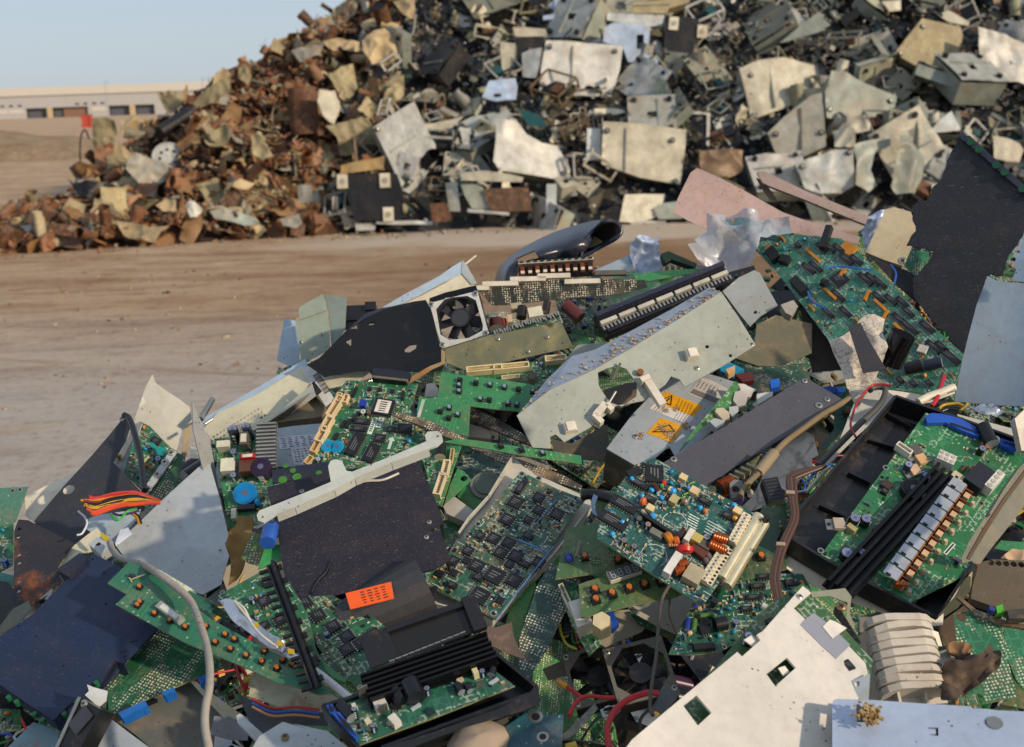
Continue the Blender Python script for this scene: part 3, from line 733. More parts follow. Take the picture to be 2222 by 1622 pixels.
def bgcore(name, xa, xb, mat, label):
    m = MB(); st = .14; nx = int((xb-xa)/st); ny = int(11/st)
    vs = []
    for j in range(ny+1):
        for i in range(nx+1):
            x = xa+i*st; y = 11.2+j*st; z = HB(x, y)-.08+.16*noise.noise(Vector((x*3, y*3, 1)))+.08*noise.noise(Vector((x*8, y*8, 5)))
            vs.append((x, y, max(-.1, z)))
    m.add(vs, [(j*(nx+1)+i, j*(nx+1)+i+1, (j+1)*(nx+1)+i+1, (j+1)*(nx+1)+i) for j in range(ny) for i in range(nx)], mat)
    tag(m.build(name), label, 'scrap', None, 'stuff')
bgcore('scrap_metal_mass', -8.5, -1.75, corem('rust_core', '24140c', '51301d', '7d5a3c'), 'packed rusty shredded metal forming the brown heap behind')
bgcore('crushed_machine_mass', -1.75, 8.5, corem('machine_core', '19191b', '33353a', '5c5648'), 'dark crushed office machines packed inside the far right heap')
# ================================================================ NEAR HEAP, traced thing by thing
GALV = paint('a7adb0', .55, .38, .35, .3); GALV2 = paint('98a0a6', .45, .42, .5, .3); BEIGE = paint('b9b6a6', .1, .45, .35, .2); CREAM = paint('cfc8b4', .05, .45, .4, .15)
NAVY = paint('23283a', .15, .42, .25, .35); NAVY2 = paint('1c2b4a', .15, .38, .15, .25); BLKP = plastic('17181d', .32, .35); BLKM = paint('1a1a1f', .1, .45, .3, .5)
DKGREY = paint('54545c', .2, .45, .2, .35); OLIVE = paint('6f6d58', .3, .5, .9, .3); PALEBL = paint('9fb0c0', .35, .38, .3, .2); RUSTN = paint('2a2a33', .1, .55, .7, .3, .45)
GREEN1, GREEN2, GREEN3, TEAL, OLG, DARKG = '24734a', '1a6a40', '2a8a52', '0f5f58', '4a7238', '123f2c'
plate('metal_sheet', 'dark dented sheet in the hollow below the rusty panel at the left edge', 'panel', 2, '-80,330 60,360 200,520 100,700 -80,780', paint('3a3f40', .4, .45, .7), 0, 55, .05)
# ---- left edge
board('faded green board standing at the far left edge of the near heap', 1, '0,1040 215,1030 120,1290 60,1330 -60,1310 -60,1090', '3f7a66', 10, 40, .02, 'bare', comps=[('hole', 95, 1060, .003), ('hole', 150, 1052, .003)])
board('small green board with gold parts low at the left edge', 1, '-80,1330 100,1310 100,1440 30,1500 -80,1480', GREEN2, 0, 55, .03, sc=dict(dens=1.6, pal='power'))
board('dark green board showing its blue capacitor at the left edge beside the rusty panel', 1, '-60,1480 105,1450 95,1620 -60,1700', GREEN2, 0, 60, .03, comps=[('cap', 40, 1600, .004, .009, '1d4fae')], sc=dict(dens=1))
board('teal strip of circuit board below the rusty panel at the left edge', 2, '-60,270 100,310 100,390 -60,355', '2d8a7a', 0, 50, .05, 'bare')
plate('metal_sheet', 'dusty beige sheet behind the dark panel with the white dot', 'panel', 1, '185,1105 330,1020 620,875 700,840 560,1000 262,1300 200,1260', CREAM, -10, 50, .0, bend=.003)
plate('metal_sheet', 'large dark slate panel with a round white hole leaning at the left', 'panel', 1, '915,530 950,505 985,560 945,680 900,745 848,832 950,945 1060,1060 1080,1200 640,1420 500,1600 380,1500 262,1298 500,1000 700,770', paint('33363f', .25, .4, .45, .4), -8, 50, .05, bend=.002, holes=[(517, 1050, .0075)], screws=[(920, 520, .004)])
plate('metal_sheet', 'pale disc-shaped cover showing through the hole of the slate panel', 'panel', 1, '470,1010 570,1010 570,1095 470,1095', CREAM, -8, 50, .03)
plate('metal_sheet', 'tall grey plate with a pointed top standing over the ground', 'panel', 1, '1150,178 1172,245 1262,310 1345,365 1430,430 1452,560 1375,600 1330,760 1200,690 1055,540 1000,560 1040,440 1095,280', paint('a9a79c', .15, .45, .35, .15), 15, 22, .02, bend=.003, seed=3)
plate('metal_sheet', 'narrow curved grey flange with a brass screw left of the tucked-in board', 'panel', 1, '985,555 1055,545 1000,700 930,935 848,832 905,745 960,640', GALV, -35, 30, .055, bend=.003, screws=[(895, 810, .0045, 'a5844a')])
t = board('green board tucked into a grey chassis below the pointed plate', 1, '1060,540 1130,575 1290,740 1335,765 1205,900 1095,1085 930,930 1000,700', '1f6b48', 5, 38, .045, comps=[('chip', 1180, 690, .012, .009), ('res', 1100, 880, .006, .0016, 60, 'd8551c'), ('box', 1100, 830, .012, .004, .004, 70, 'b9b78a')], sc=dict(dens=1.5, pal='dense', lim=22), seed=4)
plate('ribbon_cable', 'teal ribbon end lying on the tucked-in board', 'cable', 1, '1115,690 1160,700 1250,810 1200,830', plastic('1d8a7c', .4, .1), 5, 38, .055)
plate('ribbon_cable', 'bright teal film square on the tucked-in board', 'cable', 1, '1160,725 1260,740 1230,800 1190,790', plastic('128a86', .3, .05), 5, 40, .058)
board('narrow solder-side board beside the studded metal rail', 1, '1330,770 1400,800 1290,1080 1230,1130 1105,1070', '1c5636', 8, 40, .05, 'solder')
t = plate('metal_bracket', 'grey rail with four bright studs across the tucked-in board', 'bracket', 1, '1290,745 1335,770 1110,1095 1070,1060', GALV, 5, 40, .065, done=False)
for x, y in ((1240, 845), (1185, 938), (1120, 1048), (1290, 775)): screw(t, *t.uv(*P(1, [(x, y)])[0]), .0045, 'stud')
t.done()
tubes('ribbon_strap', 'glossy black strap looping down over the tucked-in board', 'strap', 1, [([(935, 490), (975, 520), (1020, 650), (1060, 820), (1075, 960), (1090, 1060)], .0042, plastic('121215', .25, .1))], lift=.10)
plate('metal_sheet', 'thin grey sheet seen nearly edge on left of the power board', 'panel', 1, '1432,392 1500,515 1590,695 1635,860 1700,1180 1745,1350 1700,1320 1600,1110 1560,950 1490,740 1450,600', paint('8a8d8e', .5, .4, .3, .3), 55, 15, .12, bend=.004)
plate('metal_bracket', 'small white bracket with a dark hole behind the thin sheet', 'bracket', 1, '1440,730 1500,740 1530,820 1440,815 1430,780', CREAM, 0, 40, .06, holes=[(1490, 770, .003)])
plate('metal_strip', 'brown-stained narrow strip leaning behind the thin sheet', 'strip', 1, '1390,600 1440,560 1440,640 1390,850 1360,860', paint('8a7a60', .3, .5, .6), 30, 30, .05)
tubes('metal_rod', 'short chromed rod with a blue end poking up at the left ridge', 'rod', 1, [([(1510, 520), (1560, 440), (1600, 370)], .0042, STEEL)], lift=.03)
tubes('metal_rod', 'thin steel rod lying on the ridge below the chromed rod', 'rod', 1, [([(1540, 560), (1600, 520)], .002, STEEL)], lift=.05)
# ---- long perforated power supply, left
t = plate('power_supply', 'long cream power supply case with rows of round vents on the left ridge', 'power supply', 0, '441,932 470,898 560,855 655,795 700,800 812,800 770,832 700,846 640,880 560,930 470,965', paint('c0bba2', .1, .45, .3, .1), -12, 48, .05,
          holes=[(463.5+i*7.4+j*7.5, 948-i*4.55+j*6.5-(2 if j > 2 else 0), .0018) for j in range(3) for i in range(14)], done=False)
m = MB(); a = t.uvs(P(0, '430,912 560,838 660,778 672,795 560,855 446,928')); m.sheet(a, .001, PALEBL, z=-.002); t.part('top_flange', m, 'bluish grey top flange')
m = MB(); a = t.uvs(P(4, '298,652 345,625 385,640 530,850 470,900')); m.sheet(a, .0004, plain('cfcdc8', .6), z=.0012); lab = t.part('paper_label', m)
m = MB(); x0, y0 = t.uv(*P(4, [(400, 680)])[0]); x1, y1 = t.uv(*P(4, [(480, 800)])[0])
for i in range(16): f = i/15; m.box(x0+(x1-x0)*f, y0+(y1-y0)*f, .0013, .0009 if i % 3 else .0016, .009, .0002, BLK, math.atan2(y1-y0, x1-x0))
t.part('barcode', m); t.done()
plate('metal_box', 'open galvanised box with a dirty brown inside below the barcode', 'metal box', 4, '60,1055 290,900 390,825 480,930 440,1010 95,1050', paint('77705c', .3, .5, .9, .3), -5, 50, .065, skirt=-.012, th=.001)
plate('metal_strip', 'bright cut edge strip of the open galvanised box', 'strip', 4, '20,1040 370,740 395,822 75,1060', paint('b3b0a4', .3, .4, .5), -30, 40, .07)
t = plate('plastic_clip', 'small black clip on the corner of the open galvanised box', 'clip', 4, '335,765 385,722 440,790 395,830 360,800', BLKM, 0, 45, .09)
t = plate('metal_sheet', 'grey galvanised plate with printed paper stickers beside the main green board', 'panel', 4, '85,1055 250,1030 470,1010 330,1310 125,1310', GALV2, 0, 50, .085, done=False)
for pts, nm in (('133,1110 420,1085 395,1165 150,1195', 'paper_sticker'), ('225,1185 385,1165 330,1300 250,1300', 'paper_sticker')):
    m = MB(); a = t.uvs(P(4, pts)); m.sheet(a, .0003, plain('c9cbd3', .6), z=.0006); s_ = t.part(nm, m); m = MB(); r = random.Random(3)
    A, B, D = Vector(a[0]), Vector(a[1]), Vector(a[-1])
    for i in range(6):
        for k in range(5):
            q = A+(B-A)*(.1+.16*k+r.random()*.04)+(D-A)*(.14+.14*i); m.box(q.x, q.y, .0007, (B-A).length*r.uniform(.04, .12), (D-A).length*.05, .0001, plain('33343c'), math.atan2((B-A).y, (B-A).x))
    t.part('printed_lines', m)
t.done()
# ---- power board with transformer
board('green power supply board with a transformer, white relays and a blue disc', 1, '1612,668 1960,640 2060,700 2110,1000 2050,1260 1900,1330 1722,1335 1680,1100', '1f7d46', -5, 42, .10, xd='1612,668 1960,640', seed=6, comps=[
    ('cap', 1768, 650, .0062, .022, '1b1c26', (0, .004)), ('cap', 1868, 630, .0055, .022, '1b2233', (0, .004)), ('box', 1690, 725, .016, .009, .014, 0, 'd2ceb8', 'relay'), ('box', 1725, 880, .018, .018, .013, 0, 'd2ceb8', 'relay', .06),
    ('box', 1850, 690, .010, .018, .020, 0, '55524a', 'transformer', .04, 'c9c4b4'), ('box', 1872, 870, .019, .024, .016, 0, '5a3a2a', 'transformer', .05), ('box', 1880, 825, .017, .006, .021, 0, 'b3201c', 'transformer_tape', .05, 'd8d4cc'),
    ('cap', 1975, 900, .0125, .016, '2c1c38', (0, 0), '3a2540'), ('cap', 1850, 1085, .0145, .006, '1680bf', (0, 0), '1b8fd0'), ('box', 1765, 1240, .006, .013, .008, 0, 'd2ceb8', 'ceramic_resistor'), ('box', 1860, 1190, .022, .006, .008, 0, '2a2c30', 'rectifier'), ('disc', 1950, 1160, .005, .003, 20, '1d8fc4')], sc=dict(dens=.5, pal='sparse'))
t = T('heat_sink', 'silver finned heat sink standing beside the purple-topped capacitor', 'heat sink', P(1, '1955,625 2045,620 2080,830 1990,850'), 0, 35, .135)
c_fins(t, 0, 0, .024, .056, 0, 12, .012, 'b7b4ac', .8, rough=.3); t.done()
# ---- central-left plates, wires
plate('metal_sheet', 'large smooth grey galvanised plate in the left middle of the heap', 'panel', 0, '441,1003 456,1008 478,1085 502,1190 488,1240 480,1268 440,1290 392,1275 340,1250 290,1238 250,1182', GALV, 8, 57, .115, th=.0015, bend=.0025, seed=2, screws=[(478, 1197, .003)], d=SD(390, 1160))
plate('metal_sheet', 'cream folded bracket pointing down left between the dark panels', 'panel', 1, '660,1390 730,1340 830,1450 690,1520 620,1530 440,1640 425,1610 560,1470', paint('c2bda6', .1, .45, .3, .2), -5, 55, .10)
plate('metal_sheet', 'pale blue-grey plate under the bundle of coloured wires', 'panel', 1, '670,1270 740,1240 1060,1200 1020,1290 870,1460 720,1400 640,1340', paint('9aa8b0', .3, .4, .4, .2), -5, 55, .095)
t = plate('metal_bracket', 'small grey bracket with one hole at the left end of the grey cable', 'bracket', 1, '668,1462 730,1410 838,1462 830,1500 760,1545', GALV, 0, 60, .145, skirt=.010, holes=[(740, 1462, .0028)])
plate('sticker', 'yellow sticker curling beside the small bracket', 'sticker', 1, '752,1385 775,1375 850,1445 835,1460 780,1430', plain('b9a51a', .5), 0, 60, .14, th=.0004)
plate('plastic_bag', 'scrap of clear printed plastic tucked under the grey galvanised plate', 'plastic scrap', 1, '905,1340 960,1320 990,1370 870,1470 865,1440', film('clear_film_small', 'b9c3d8', .7), 0, 60, .14, th=.0004, bend=.003)
wr = random.Random(11); runs = []; wc = ['c8201c', 'e0521c', 'c82030', 'd8901c', '141416', 'c8281c', '141416', '141416', 'd8a21c', '141416', 'd8a21c', 'd8901c', '141416', 'e0551c', 'e04a20', 'e0551c', 'd84418']
for i, c in enumerate(wc):
    f = i/(len(wc)-1); y2 = 1095+f*125+wr.uniform(-6, 6)
    runs.append(([(1205, 1140+f*14), (1130, 1110+f*45), (1010, 1068+f*100+wr.uniform(-10, 10)), (860, 1085+f*110+wr.uniform(-14, 14)), (720, y2+20), (600+(60 if i in (0, 1, 2) else 0)+wr.uniform(0, 30)+f*60, y2+(10 if i < 3 else wr.uniform(-5, 20)))], .00185, plastic(c, .35, .05)))
tubes('wire_bundle', 'bundle of orange, red, yellow and black wires fanning out over the dark panel', 'wires', 1, runs, lift=.17)
tubes('wire', 'thin green wire hanging under the bundle of coloured wires', 'wire', 1, [([(1030, 1195), (960, 1215), (910, 1270), (870, 1280), (835, 1235)], .0014, plastic('3aa83a', .35, .05))], lift=.16)
tubes('wire', 'purple wire hanging under the bundle of coloured wires', 'wire', 1, [([(1050, 1210), (960, 1235), (900, 1245), (850, 1230)], .0014, plastic('4a2a6a', .35, .05))], lift=.155)
tubes('wire', 'pair of orange and black wires going under the galvanised plate', 'wire', 1, [([(990, 1232), (1030, 1260), (1050, 1310)], .0016, plastic('d8901c', .35, .05)), ([(1005, 1228), (1045, 1256), (1062, 1305)], .0016, BLKP)], lift=.15)
tubes('cable_tie', 'white cable tie looped round the wires at the dark panel', 'cable tie', 1, [([(590, 1215), (640, 1260), (655, 1310), (620, 1380), (580, 1395)], .0012, plain('cfd0d8', .4))], lift=.14)
t = plate('metal_sheet', 'rust-streaked dark panel with a row of holes at the left edge', 'panel', 20, '215,690 330,700 860,960 640,1300 720,1400 440,1622 330,1740 180,1740 160,1622 165,830', RUSTN, -8, 55, .10, th=.0015, skirt=.01, skirt_edges=[9], holes=[(225, 800, .0022), (215, 895, .0022), (222, 1105, .0022), (225, 1200, .0022), (222, 1420, .0022), (217, 1530, .0022)])
plate('metal_sheet', 'small bent grey sheet between the rusty panel and the blue panel', 'panel', 2, '215,500 240,560 130,680 10,750 -40,740 100,560', paint('6f7268', .4, .4, .7), 0, 55, .09)
# ---- big blue panel bottom left
t = plate('equipment_cover', 'large dark blue metal cover lying across the bottom left corner', 'panel', 2, '705,145 940,262 1060,500 1190,712 1050,850 930,972 860,955 700,1110 560,1245 400,1400 200,1270 0,1132 -90,1080 -90,830 0,768 250,600 480,360', NAVY2, -12, 62, .215, th=.002, skirt=.016, skirt_edges=[5, 6, 7, 8, 9, 10, 11, 0, 15, 14], done=False,
      holes=[(140, 690, .0012), (268, 765, .0012), (475, 990, .0012), (800, 525, .0012), (783, 288, .0012), (697, 187, .0012), (672, 1070, .0012)])
for x, y, w in ((1005, 800, .004), (925, 880, .004), (940, 915, .0025)): 
    q = t.uv(*P(2, [(x, y)])[0]); m = MB(); m.box(q[0], q[1], .0001, w*1.7, w*.6, .0004, BLK, .8); t.part('vent_slot', m)
for x, y in ((480, 1345), (560, 1250), (720, 1110), (60, 1220), (120, 1255), (255, 1345), (315, 1390)):
    q = t.uv(*P(2, [(x, y)])[0]); m = MB(); m.cyl((q[0], q[1], -.006), (q[0], q[1], -.0005), .0024, plain('12603a', .25), 12); t.part('indicator_lens', m, 'green lens under the rim')
t.done()
plate('drive_bay_tab', 'short blue-black block with a bright slot at the upper end of the blue cover', 'metal block', 2, '600,140 658,165 640,205 520,320 440,275 430,262', NAVY, -10, 60, .235, skirt=.016)
# ---- button board
t = board('long stepped green board with orange push buttons across the bottom left', 0, '281,1219 330,1236 400,1300 460,1345 560,1400 640,1438 705,1490 722,1505 690,1508 640,1490 600,1481 540,1452 400,1394 251,1312 275,1290 233,1266', '1f7a58', -6, 60, .265, 'bare')
for z_, l in ((2, '1055,405 1058,520 1040,543 1168,605 1285,658 1400,708 1555,703 1700,765 1770,800 1625,823 1740,873 1858,922 1995,885 1975,968 2090,1018 2135,958 2205,988'), (3, '90,1085 75,1140 195,1135 160,1180 250,1160 355,1248')):
    for p in P(z_, l):
        c_btn(t, *t.uv(*p), .0054)
c_box(t, *t.uv(*P(2, [(1285, 605)])[0]), .034, .008, .005, -14, '8f978c', 'display_module', .03, 'cfd3cc'); c_res(t, *t.uv(*P(2, [(1000, 322)])[0]), .006, .0018, 10, '2a2f6a')
m = MB(); a = t.loc(*P(2, [(1005, 365)])[0], t.d); m.box(*t.uv(*P(2, [(1040, 335)])[0]), .002, .014, .0012, .0008, plain('e0cfa0', .3, .6), R(48)); m.box(*t.uv(*P(2, [(990, 355)])[0]), .002, .007, .0012, .0008, plain('e0cfa0', .3, .6), R(-30)); t.part('bent_pins', m); t.done()
plate('circuit_board', 'upright green strip of board leaning on the stepped button board', 'circuit board', 0, '333,1232 345,1236 420,1280 497,1335 500,1350 460,1330 400,1290', pcb('1f6b48', 'bare'), 30, 20, .25, th=.0016)
plate('circuit_board', 'rectangular end piece of green board under the grey cable', 'circuit board', 0, '330,1236 430,1292 455,1300 466,1368 420,1345 350,1312 345,1308', pcb('1f6b50', 'bare'), -6, 60, .255, th=.0016)
# ---- solder-side board under the blue cover
board('dark green board with hundreds of solder points under the blue cover', 2, '1200,715 1400,790 1560,850 1640,862 1670,1002 1250,1180 820,1365 808,1130 930,975 1100,800', '17603c', -8, 60, .19, 'solder')
for i, (pts, l) in enumerate((('890,1345 1090,1250 1115,1290 920,1385', 'bright blue connector at the lower edge of the solder-point board'), ('1490,1075 1600,1045 1610,1080 1505,1118', 'small blue connector right of the grey cable'), ('1215,1185 1310,1155 1320,1180 1240,1215', 'blue ribbed connector under the middle of the solder-point board'))):
    plate('connector', l, 'connector', 2, pts, plain('1d66b8', .4), -8, 60, .20, th=.004, skirt=.008)
tubes('cable', 'thick dirty grey cable snaking down over the left boards', 'cable', 2, [([(828, 60), (850, 120), (920, 190), (1050, 218), (1180, 290), (1330, 400), (1440, 510), (1510, 680), (1560, 850), (1580, 1000), (1578, 1150), (1550, 1300), (1545, 1450), (1575, 1620)], .0035, paint('8c8983', 0, .65, .8, .6, 0.0, .8), [.16, .17, .2, .27, .3, .3, .3, .31, .31, .31, .31, .3, .29, .28])])
# ---- bottom left corner bits
t = plate('cooling_fan', 'black cooling fan seen from the side at the bottom left', 'fan', 2, '605,1228 760,1320 600,1622 430,1622', BLKP, -25, 35, .24, skirt=.02, done=False)
m = MB(); m.sheet(t.uvs(P(2, '598,1225 620,1232 440,1622 418,1622')), .001, STEEL, z=.002); t.part('metal_rim', m)
m = MB(); q = t.uv(*P(2, [(615, 1400)])[0]); m.box(*q, .001, .014, .022, .001, plain('3c3d44', .3), -.3); t.part('fan_label', m); screw(t, *t.uv(*P(2, [(635, 1275)])[0]), .0035); t.done()
plate('metal_bracket', 'shiny white folded bracket at the top of the side-on fan', 'bracket', 2, '655,1130 700,1150 810,1180 800,1250 740,1300 640,1210 670,1180', paint('c8c8c2', .4, .3, .3), 0, 60, .245)
plate('metal_sheet', 'grey galvanised sheet with a folded edge at the bottom left', 'panel', 2, '765,1335 900,1430 1165,1622 600,1622', GALV2, -5, 60, .20, th=.002, bend=.003)
plate('metal_sheet', 'pale blue sheet with rust spots in the bottom left corner', 'panel', 2, '250,1415 330,1440 440,1490 440,1622 40,1622', paint('6f8a94', .3, .45, .5, .2, .3), -8, 60, .17)
board('brown-edged green board far down in the bottom left corner', 2, '-40,1310 150,1320 160,1470 -40,1500', '2a6a34', 0, 60, .15, sc=dict(dens=1.5, pal='power', lim=14), seed=8)
plate('metal_sheet', 'large dull scratched metal sheet at the bottom left under the cable', 'panel', 2, '830,1370 1120,1240 1420,1110 1560,1180 1720,1330 1620,1400 1600,1622 1165,1622 1000,1490', paint('6a6c66', .55, .42, .8, .9), -5, 58, .16, bend=.003, seed=5)
plate('metal_sheet', 'cream fold running beside the dull scratched sheet', 'panel', 2, '1420,1090 1470,1105 1780,1330 1900,1400 1700,1400 1560,1250', paint('b5b096', .2, .45, .5), 10, 50, .17)
plate('metal_sheet', 'curled dark grey metal sheet at the bottom left of centre', 'panel', 2, '1600,1350 1700,1330 1835,1385 1830,1500 1700,1515 1580,1505', paint('7a7c80', .7, .28, .3, .5), -10, 50, .20, bend=.012, bsc=14)
plate('metal_bracket', 'grey angled bracket standing at the bottom beside the curled sheet', 'bracket', 2, '1780,1365 1810,1350 1990,1510 1960,1560 1930,1560 1790,1420', GALV, 10, 45, .22, skirt=.006)
plate('metal_sheet', 'pale grey folded cover with a rivet at the bottom left of centre', 'panel', 3, '60,1555 190,1470 330,1510 250,1480 440,1520 570,1622 20,1622', GALV, -5, 62, .24, screws=[(205, 1565, .0035, '8a7a4a')], bend=.002)
plate('metal_sheet', 'beige plate with rusty lower rim under the orange-button board', 'panel', 3, '15,1210 120,1180 250,1240 460,1310 560,1370 540,1420 200,1400 0,1335', paint('a8a690', .2, .5, .5, .1, .4), -5, 58, .225, bend=.002)
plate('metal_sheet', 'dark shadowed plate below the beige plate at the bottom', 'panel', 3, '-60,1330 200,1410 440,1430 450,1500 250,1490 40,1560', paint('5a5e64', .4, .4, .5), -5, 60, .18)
for k, (c, y) in enumerate((('b3201c', 0), ('1d4fae', 22), ('b07a4a', 44))):
    tubes('wire', {0: 'thin red', 1: 'thin blue', 2: 'thin tan'}[k]+' wire curving under the beige plate at the bottom', 'wire', 3, [([(20, 1350+y), (130, 1400+y), (260, 1395+y), (400, 1410+y)], .0012, plastic(c, .35, .1))], lift=.23)
tubes('wire', 'pair of red wires hanging in the dark gap under the button board', 'wire', 2, [([(1890, 770), (1860, 830), (1800, 960), (1850, 1060), (1860, 1160)], .0018, plastic('c8201c', .35, .05)), ([(1780, 900), (1790, 1040), (1850, 1180)], .0018, plastic('b3201c', .35, .05))], lift=.17)
plate('connector', 'small yellow tab on the red wires under the button board', 'connector', 2, '1830,1070 1890,1075 1870,1100 1835,1105', plain('c9a51c'), 0, 60, .18, th=.003)
# ---- green board with comb cover
chips1 = [('chip', x, y, .0125, .0115, 0, 4, .0025) for x, y in ((90, 800), (185, 905))]
t = board('bright green board with a white part label at the left of the black comb strip', 3, '-178,765 100,610 230,690 330,860 380,1060 450,1210 430,1230 250,1120 60,985 -70,890', GREEN2, -8, 58, .255, comps=chips1+[('hole', -150, 745, .0022), ('hole', -160, 790, .0022)], sc=dict(dens=.35, pal='sparse', smd=.5), seed=3, done=False)
board('smaller deep green board with a row of square chips right of the black comb strip', 3, '250,780 470,760 700,880 860,1010 760,1330 615,1292 500,1160 400,1065 320,930', '18643c', -6, 58, .225, xd='250,780 615,1292', comps=[('chip', x, y, .0125, .0125, 0, 4, .0028) for x, y in ((320, 810), (395, 882), (480, 945), (556, 1002), (640, 1040), (710, 992), (556, 1075))]+[('hole', 630, 1283, .0026)], sc=dict(dens=.2, pal='sparse', smd=.5), seed=5)
plate('foil_wrap', 'crinkled silver foil with white wires and yellow tape along the green board', 'foil', 2, '1650,490 1690,478 1760,500 1850,600 2000,720 2130,800 2250,910 2300,990 2200,930 2040,850 1880,740 1740,640', paint('c9ccd2', .95, .15, .05, .3), -5, 50, .275, crumple=.004, bsc=40, th=.0006)
tubes('wire', 'pair of white wires running along the crinkled foil', 'wire', 2, [([(1765, 500), (1840, 560), (1900, 680), (1980, 770), (2060, 830)], .0011, plain('d5d2c8', .4)), ([(1770, 510), (1860, 620), (1950, 740), (2090, 850)], .0011, plain('cfc8b0', .4))], lift=.29)
for pts, l in (('1890,670 1945,665 1955,700 1900,705', 'upper'), ('2085,800 2130,805 2140,845 2090,840', 'middle'), ('2165,860 2220,865 2220,905 2170,900', 'lower')):
    plate('tape', l+' piece of yellow tape on the crinkled foil', 'tape', 2, pts, plain('b89a1c', .4), -5, 50, .287, th=.0005)
tubes('metal_rod', 'white rod running under the smaller deep green board', 'rod', 3, [([(380, 1190), (480, 1270), (575, 1345)], .0035, paint('d5d5d8', .2, .3, .1))], lift=.24)
plate('circuit_board', 'thin bright board edge below the deep green board', 'circuit board', 3, '395,1110 450,1160 550,1240 545,1255 480,1230 400,1160', pcb('3a9a5a', 'bare'), -6, 55, .22, th=.002)
t = T('guide_rail', 'long black plastic comb strip with teeth standing among the green boards', 'plastic rail', P(3, '95,590 180,570 430,1290 330,1270'), -20, 38, .30, P(3, '130,590 380,1270'))
L_ = (Vector(t.uv(*P(3, [(130, 585)])[0]))-Vector(t.uv(*P(3, [(395, 1285)])[0]))).length
m = MB(); m.box(0, 0, 0, L_, .009, .003, BLKP); m.box(0, .003, .003, L_, .002, .005, BLKP); m.box(0, -.003, .003, L_*.98, .002, .003, BLKP); t.part('rail', m)
m = MB()
for i in range(17): m.box(-L_/2+L_*(i+.4)/17, -.009, -.001, .003, .011, .004, BLKP, R(-14), None, .2)
for i in range(9): m.box(-L_/2+L_*(i+.5)/9, .006, 0, .005, .004, .003, BLKP)
t.part('teeth', m); t.done()
# ---- central dark plate
t = plate('equipment_cover', 'large scratched black-violet metal cover in the centre of the heap', 'panel', 3, '100,150 460,60 770,25 965,10 1010,120 1062,235 1100,345 1070,365 1020,395 1082,402 1140,560 1050,612 860,668 700,712 465,770 330,790 235,765 195,620 170,450 145,340', paint('262430', .2, .42, .35, .5), -4, 60, .25, th=.002, skirt=.022, skirt_edges=[9, 3, 4, 5, 12, 13, 14, 15], done=False,
      holes=[(758, 203, .001), (782, 480, .001), (280, 600, .001), (820, 612, .001), (275, 742, .001), (382, 388, .001)])
m = MB(); a = t.uvs(P(3, '470,765 700,708 1050,610 1043,690 860,740 700,785 492,822')); m.sheet(a, .0015, paint('23222b', .2, .42, .35, .5), [t.uvs(P(3, '530,778 565,770 568,788 535,794')), t.uvs(P(3, '975,668 1005,660 1008,675 978,682'))], z=-.026); t.part('lower_flange', m)
m = MB(); q = [t.uv(*p) for p in P(3, '465,570 440,630 395,680 370,720 355,755')]; m.tube([(x, y, .0012) for x, y in q], .0012, BLKM, 6); t.part('torn_seam', m)
m = MB(); q = [t.uv(*p) for p in P(3, '600,125 680,118 760,112 850,75')]; m.tube([(x, y, .0009) for x, y in q], .0014, plain('cfc8bc', .5), 5); t.part('bright_tear', m)
for x, y in ((1005, 435), (1020, 350), (300, 175)): screw(t, *t.uv(*P(3, [(x, y)])[0]), .0028)
t.done()
t = plate('equipment_cover', 'narrow dark strip with green dots along the top of the black-violet cover', 'panel', 4, '95,1335 250,1310 480,1275 500,1330 470,1360 100,1430', NAVY, -5, 55, .235, done=False)
for x, y, r_ in ((240, 1340, .0035), (170, 1405, .005), (268, 1385, .005), (420, 1358, .0035), (190, 1308, .003)):
    m = MB(); q = t.uv(*P(4, [(x, y)])[0]); m.cyl((*q, .0002), (*q, .001), r_, plain('3f7a2a', .5), 14); t.part('green_dot', m)
t.done()
t = plate('support_bracket', 'long pale grey bracket bar resting across the black-violet cover', 'bracket', 0, '557,1118 563,1108 600,1094 680,1062 718,1046 712,1012 718,1000 730,997 742,1001 752,1022 764,1024 850,990 925,958 922,945 928,937 946,936 958,942 961,956 948,968 932,973 850,1004 770,1037 726,1062 640,1100 600,1116 572,1134 560,1130', paint('b5b9b2', .1, .42, .3, .1), -4, 58, .315, th=.0025, skirt=.010, skirt_edges=[19, 20, 21, 22, 23], holes=[(569, 1122, .0016), (949, 947, .0016)])
t = T('transformer', 'crushed grey winding block with an orange label under the black-violet cover', 'transformer', P(3, '520,860 850,770 920,770 945,860 800,945 640,940'), -4, 40, .215)
m = MB(); m.cyl((-.045, .0, .0), (.042, .018, -.004), .020, paint('3a3b40', .2, .5, .5), 14, .030, True, False); t.part('winding', m)
m = MB(); a = t.uvs(P(3, '575,802 828,738 845,832 602,892')); m.sheet(a, .001, paint('e2571c', 0, .5, .3, .2), z=.027); t.part('orange_label', m); m = MB(); r = random.Random(5)
A, B, D = (Vector(a[k]) for k in (0, 1, 3))
for i in range(5):
    for k in range(4): q = A+(B-A)*(.35+.15*k)+(D-A)*(.18+.16*i); m.box(q.x, q.y, .0272, .0045*r.uniform(.5, 1), .0011, .0001, plain('5a2418'), math.atan2((B-A).y, (B-A).x))
t.part('printed_lines', m); t.done()
plate('plastic_shell', 'torn grey plastic shell beside the orange-labelled winding', 'plastic shell', 3, '910,740 960,700 1050,760 1060,790 990,820 930,800', plastic('3a3b3e', .5, .8), 10, 45, .23, bend=.01, bsc=20)
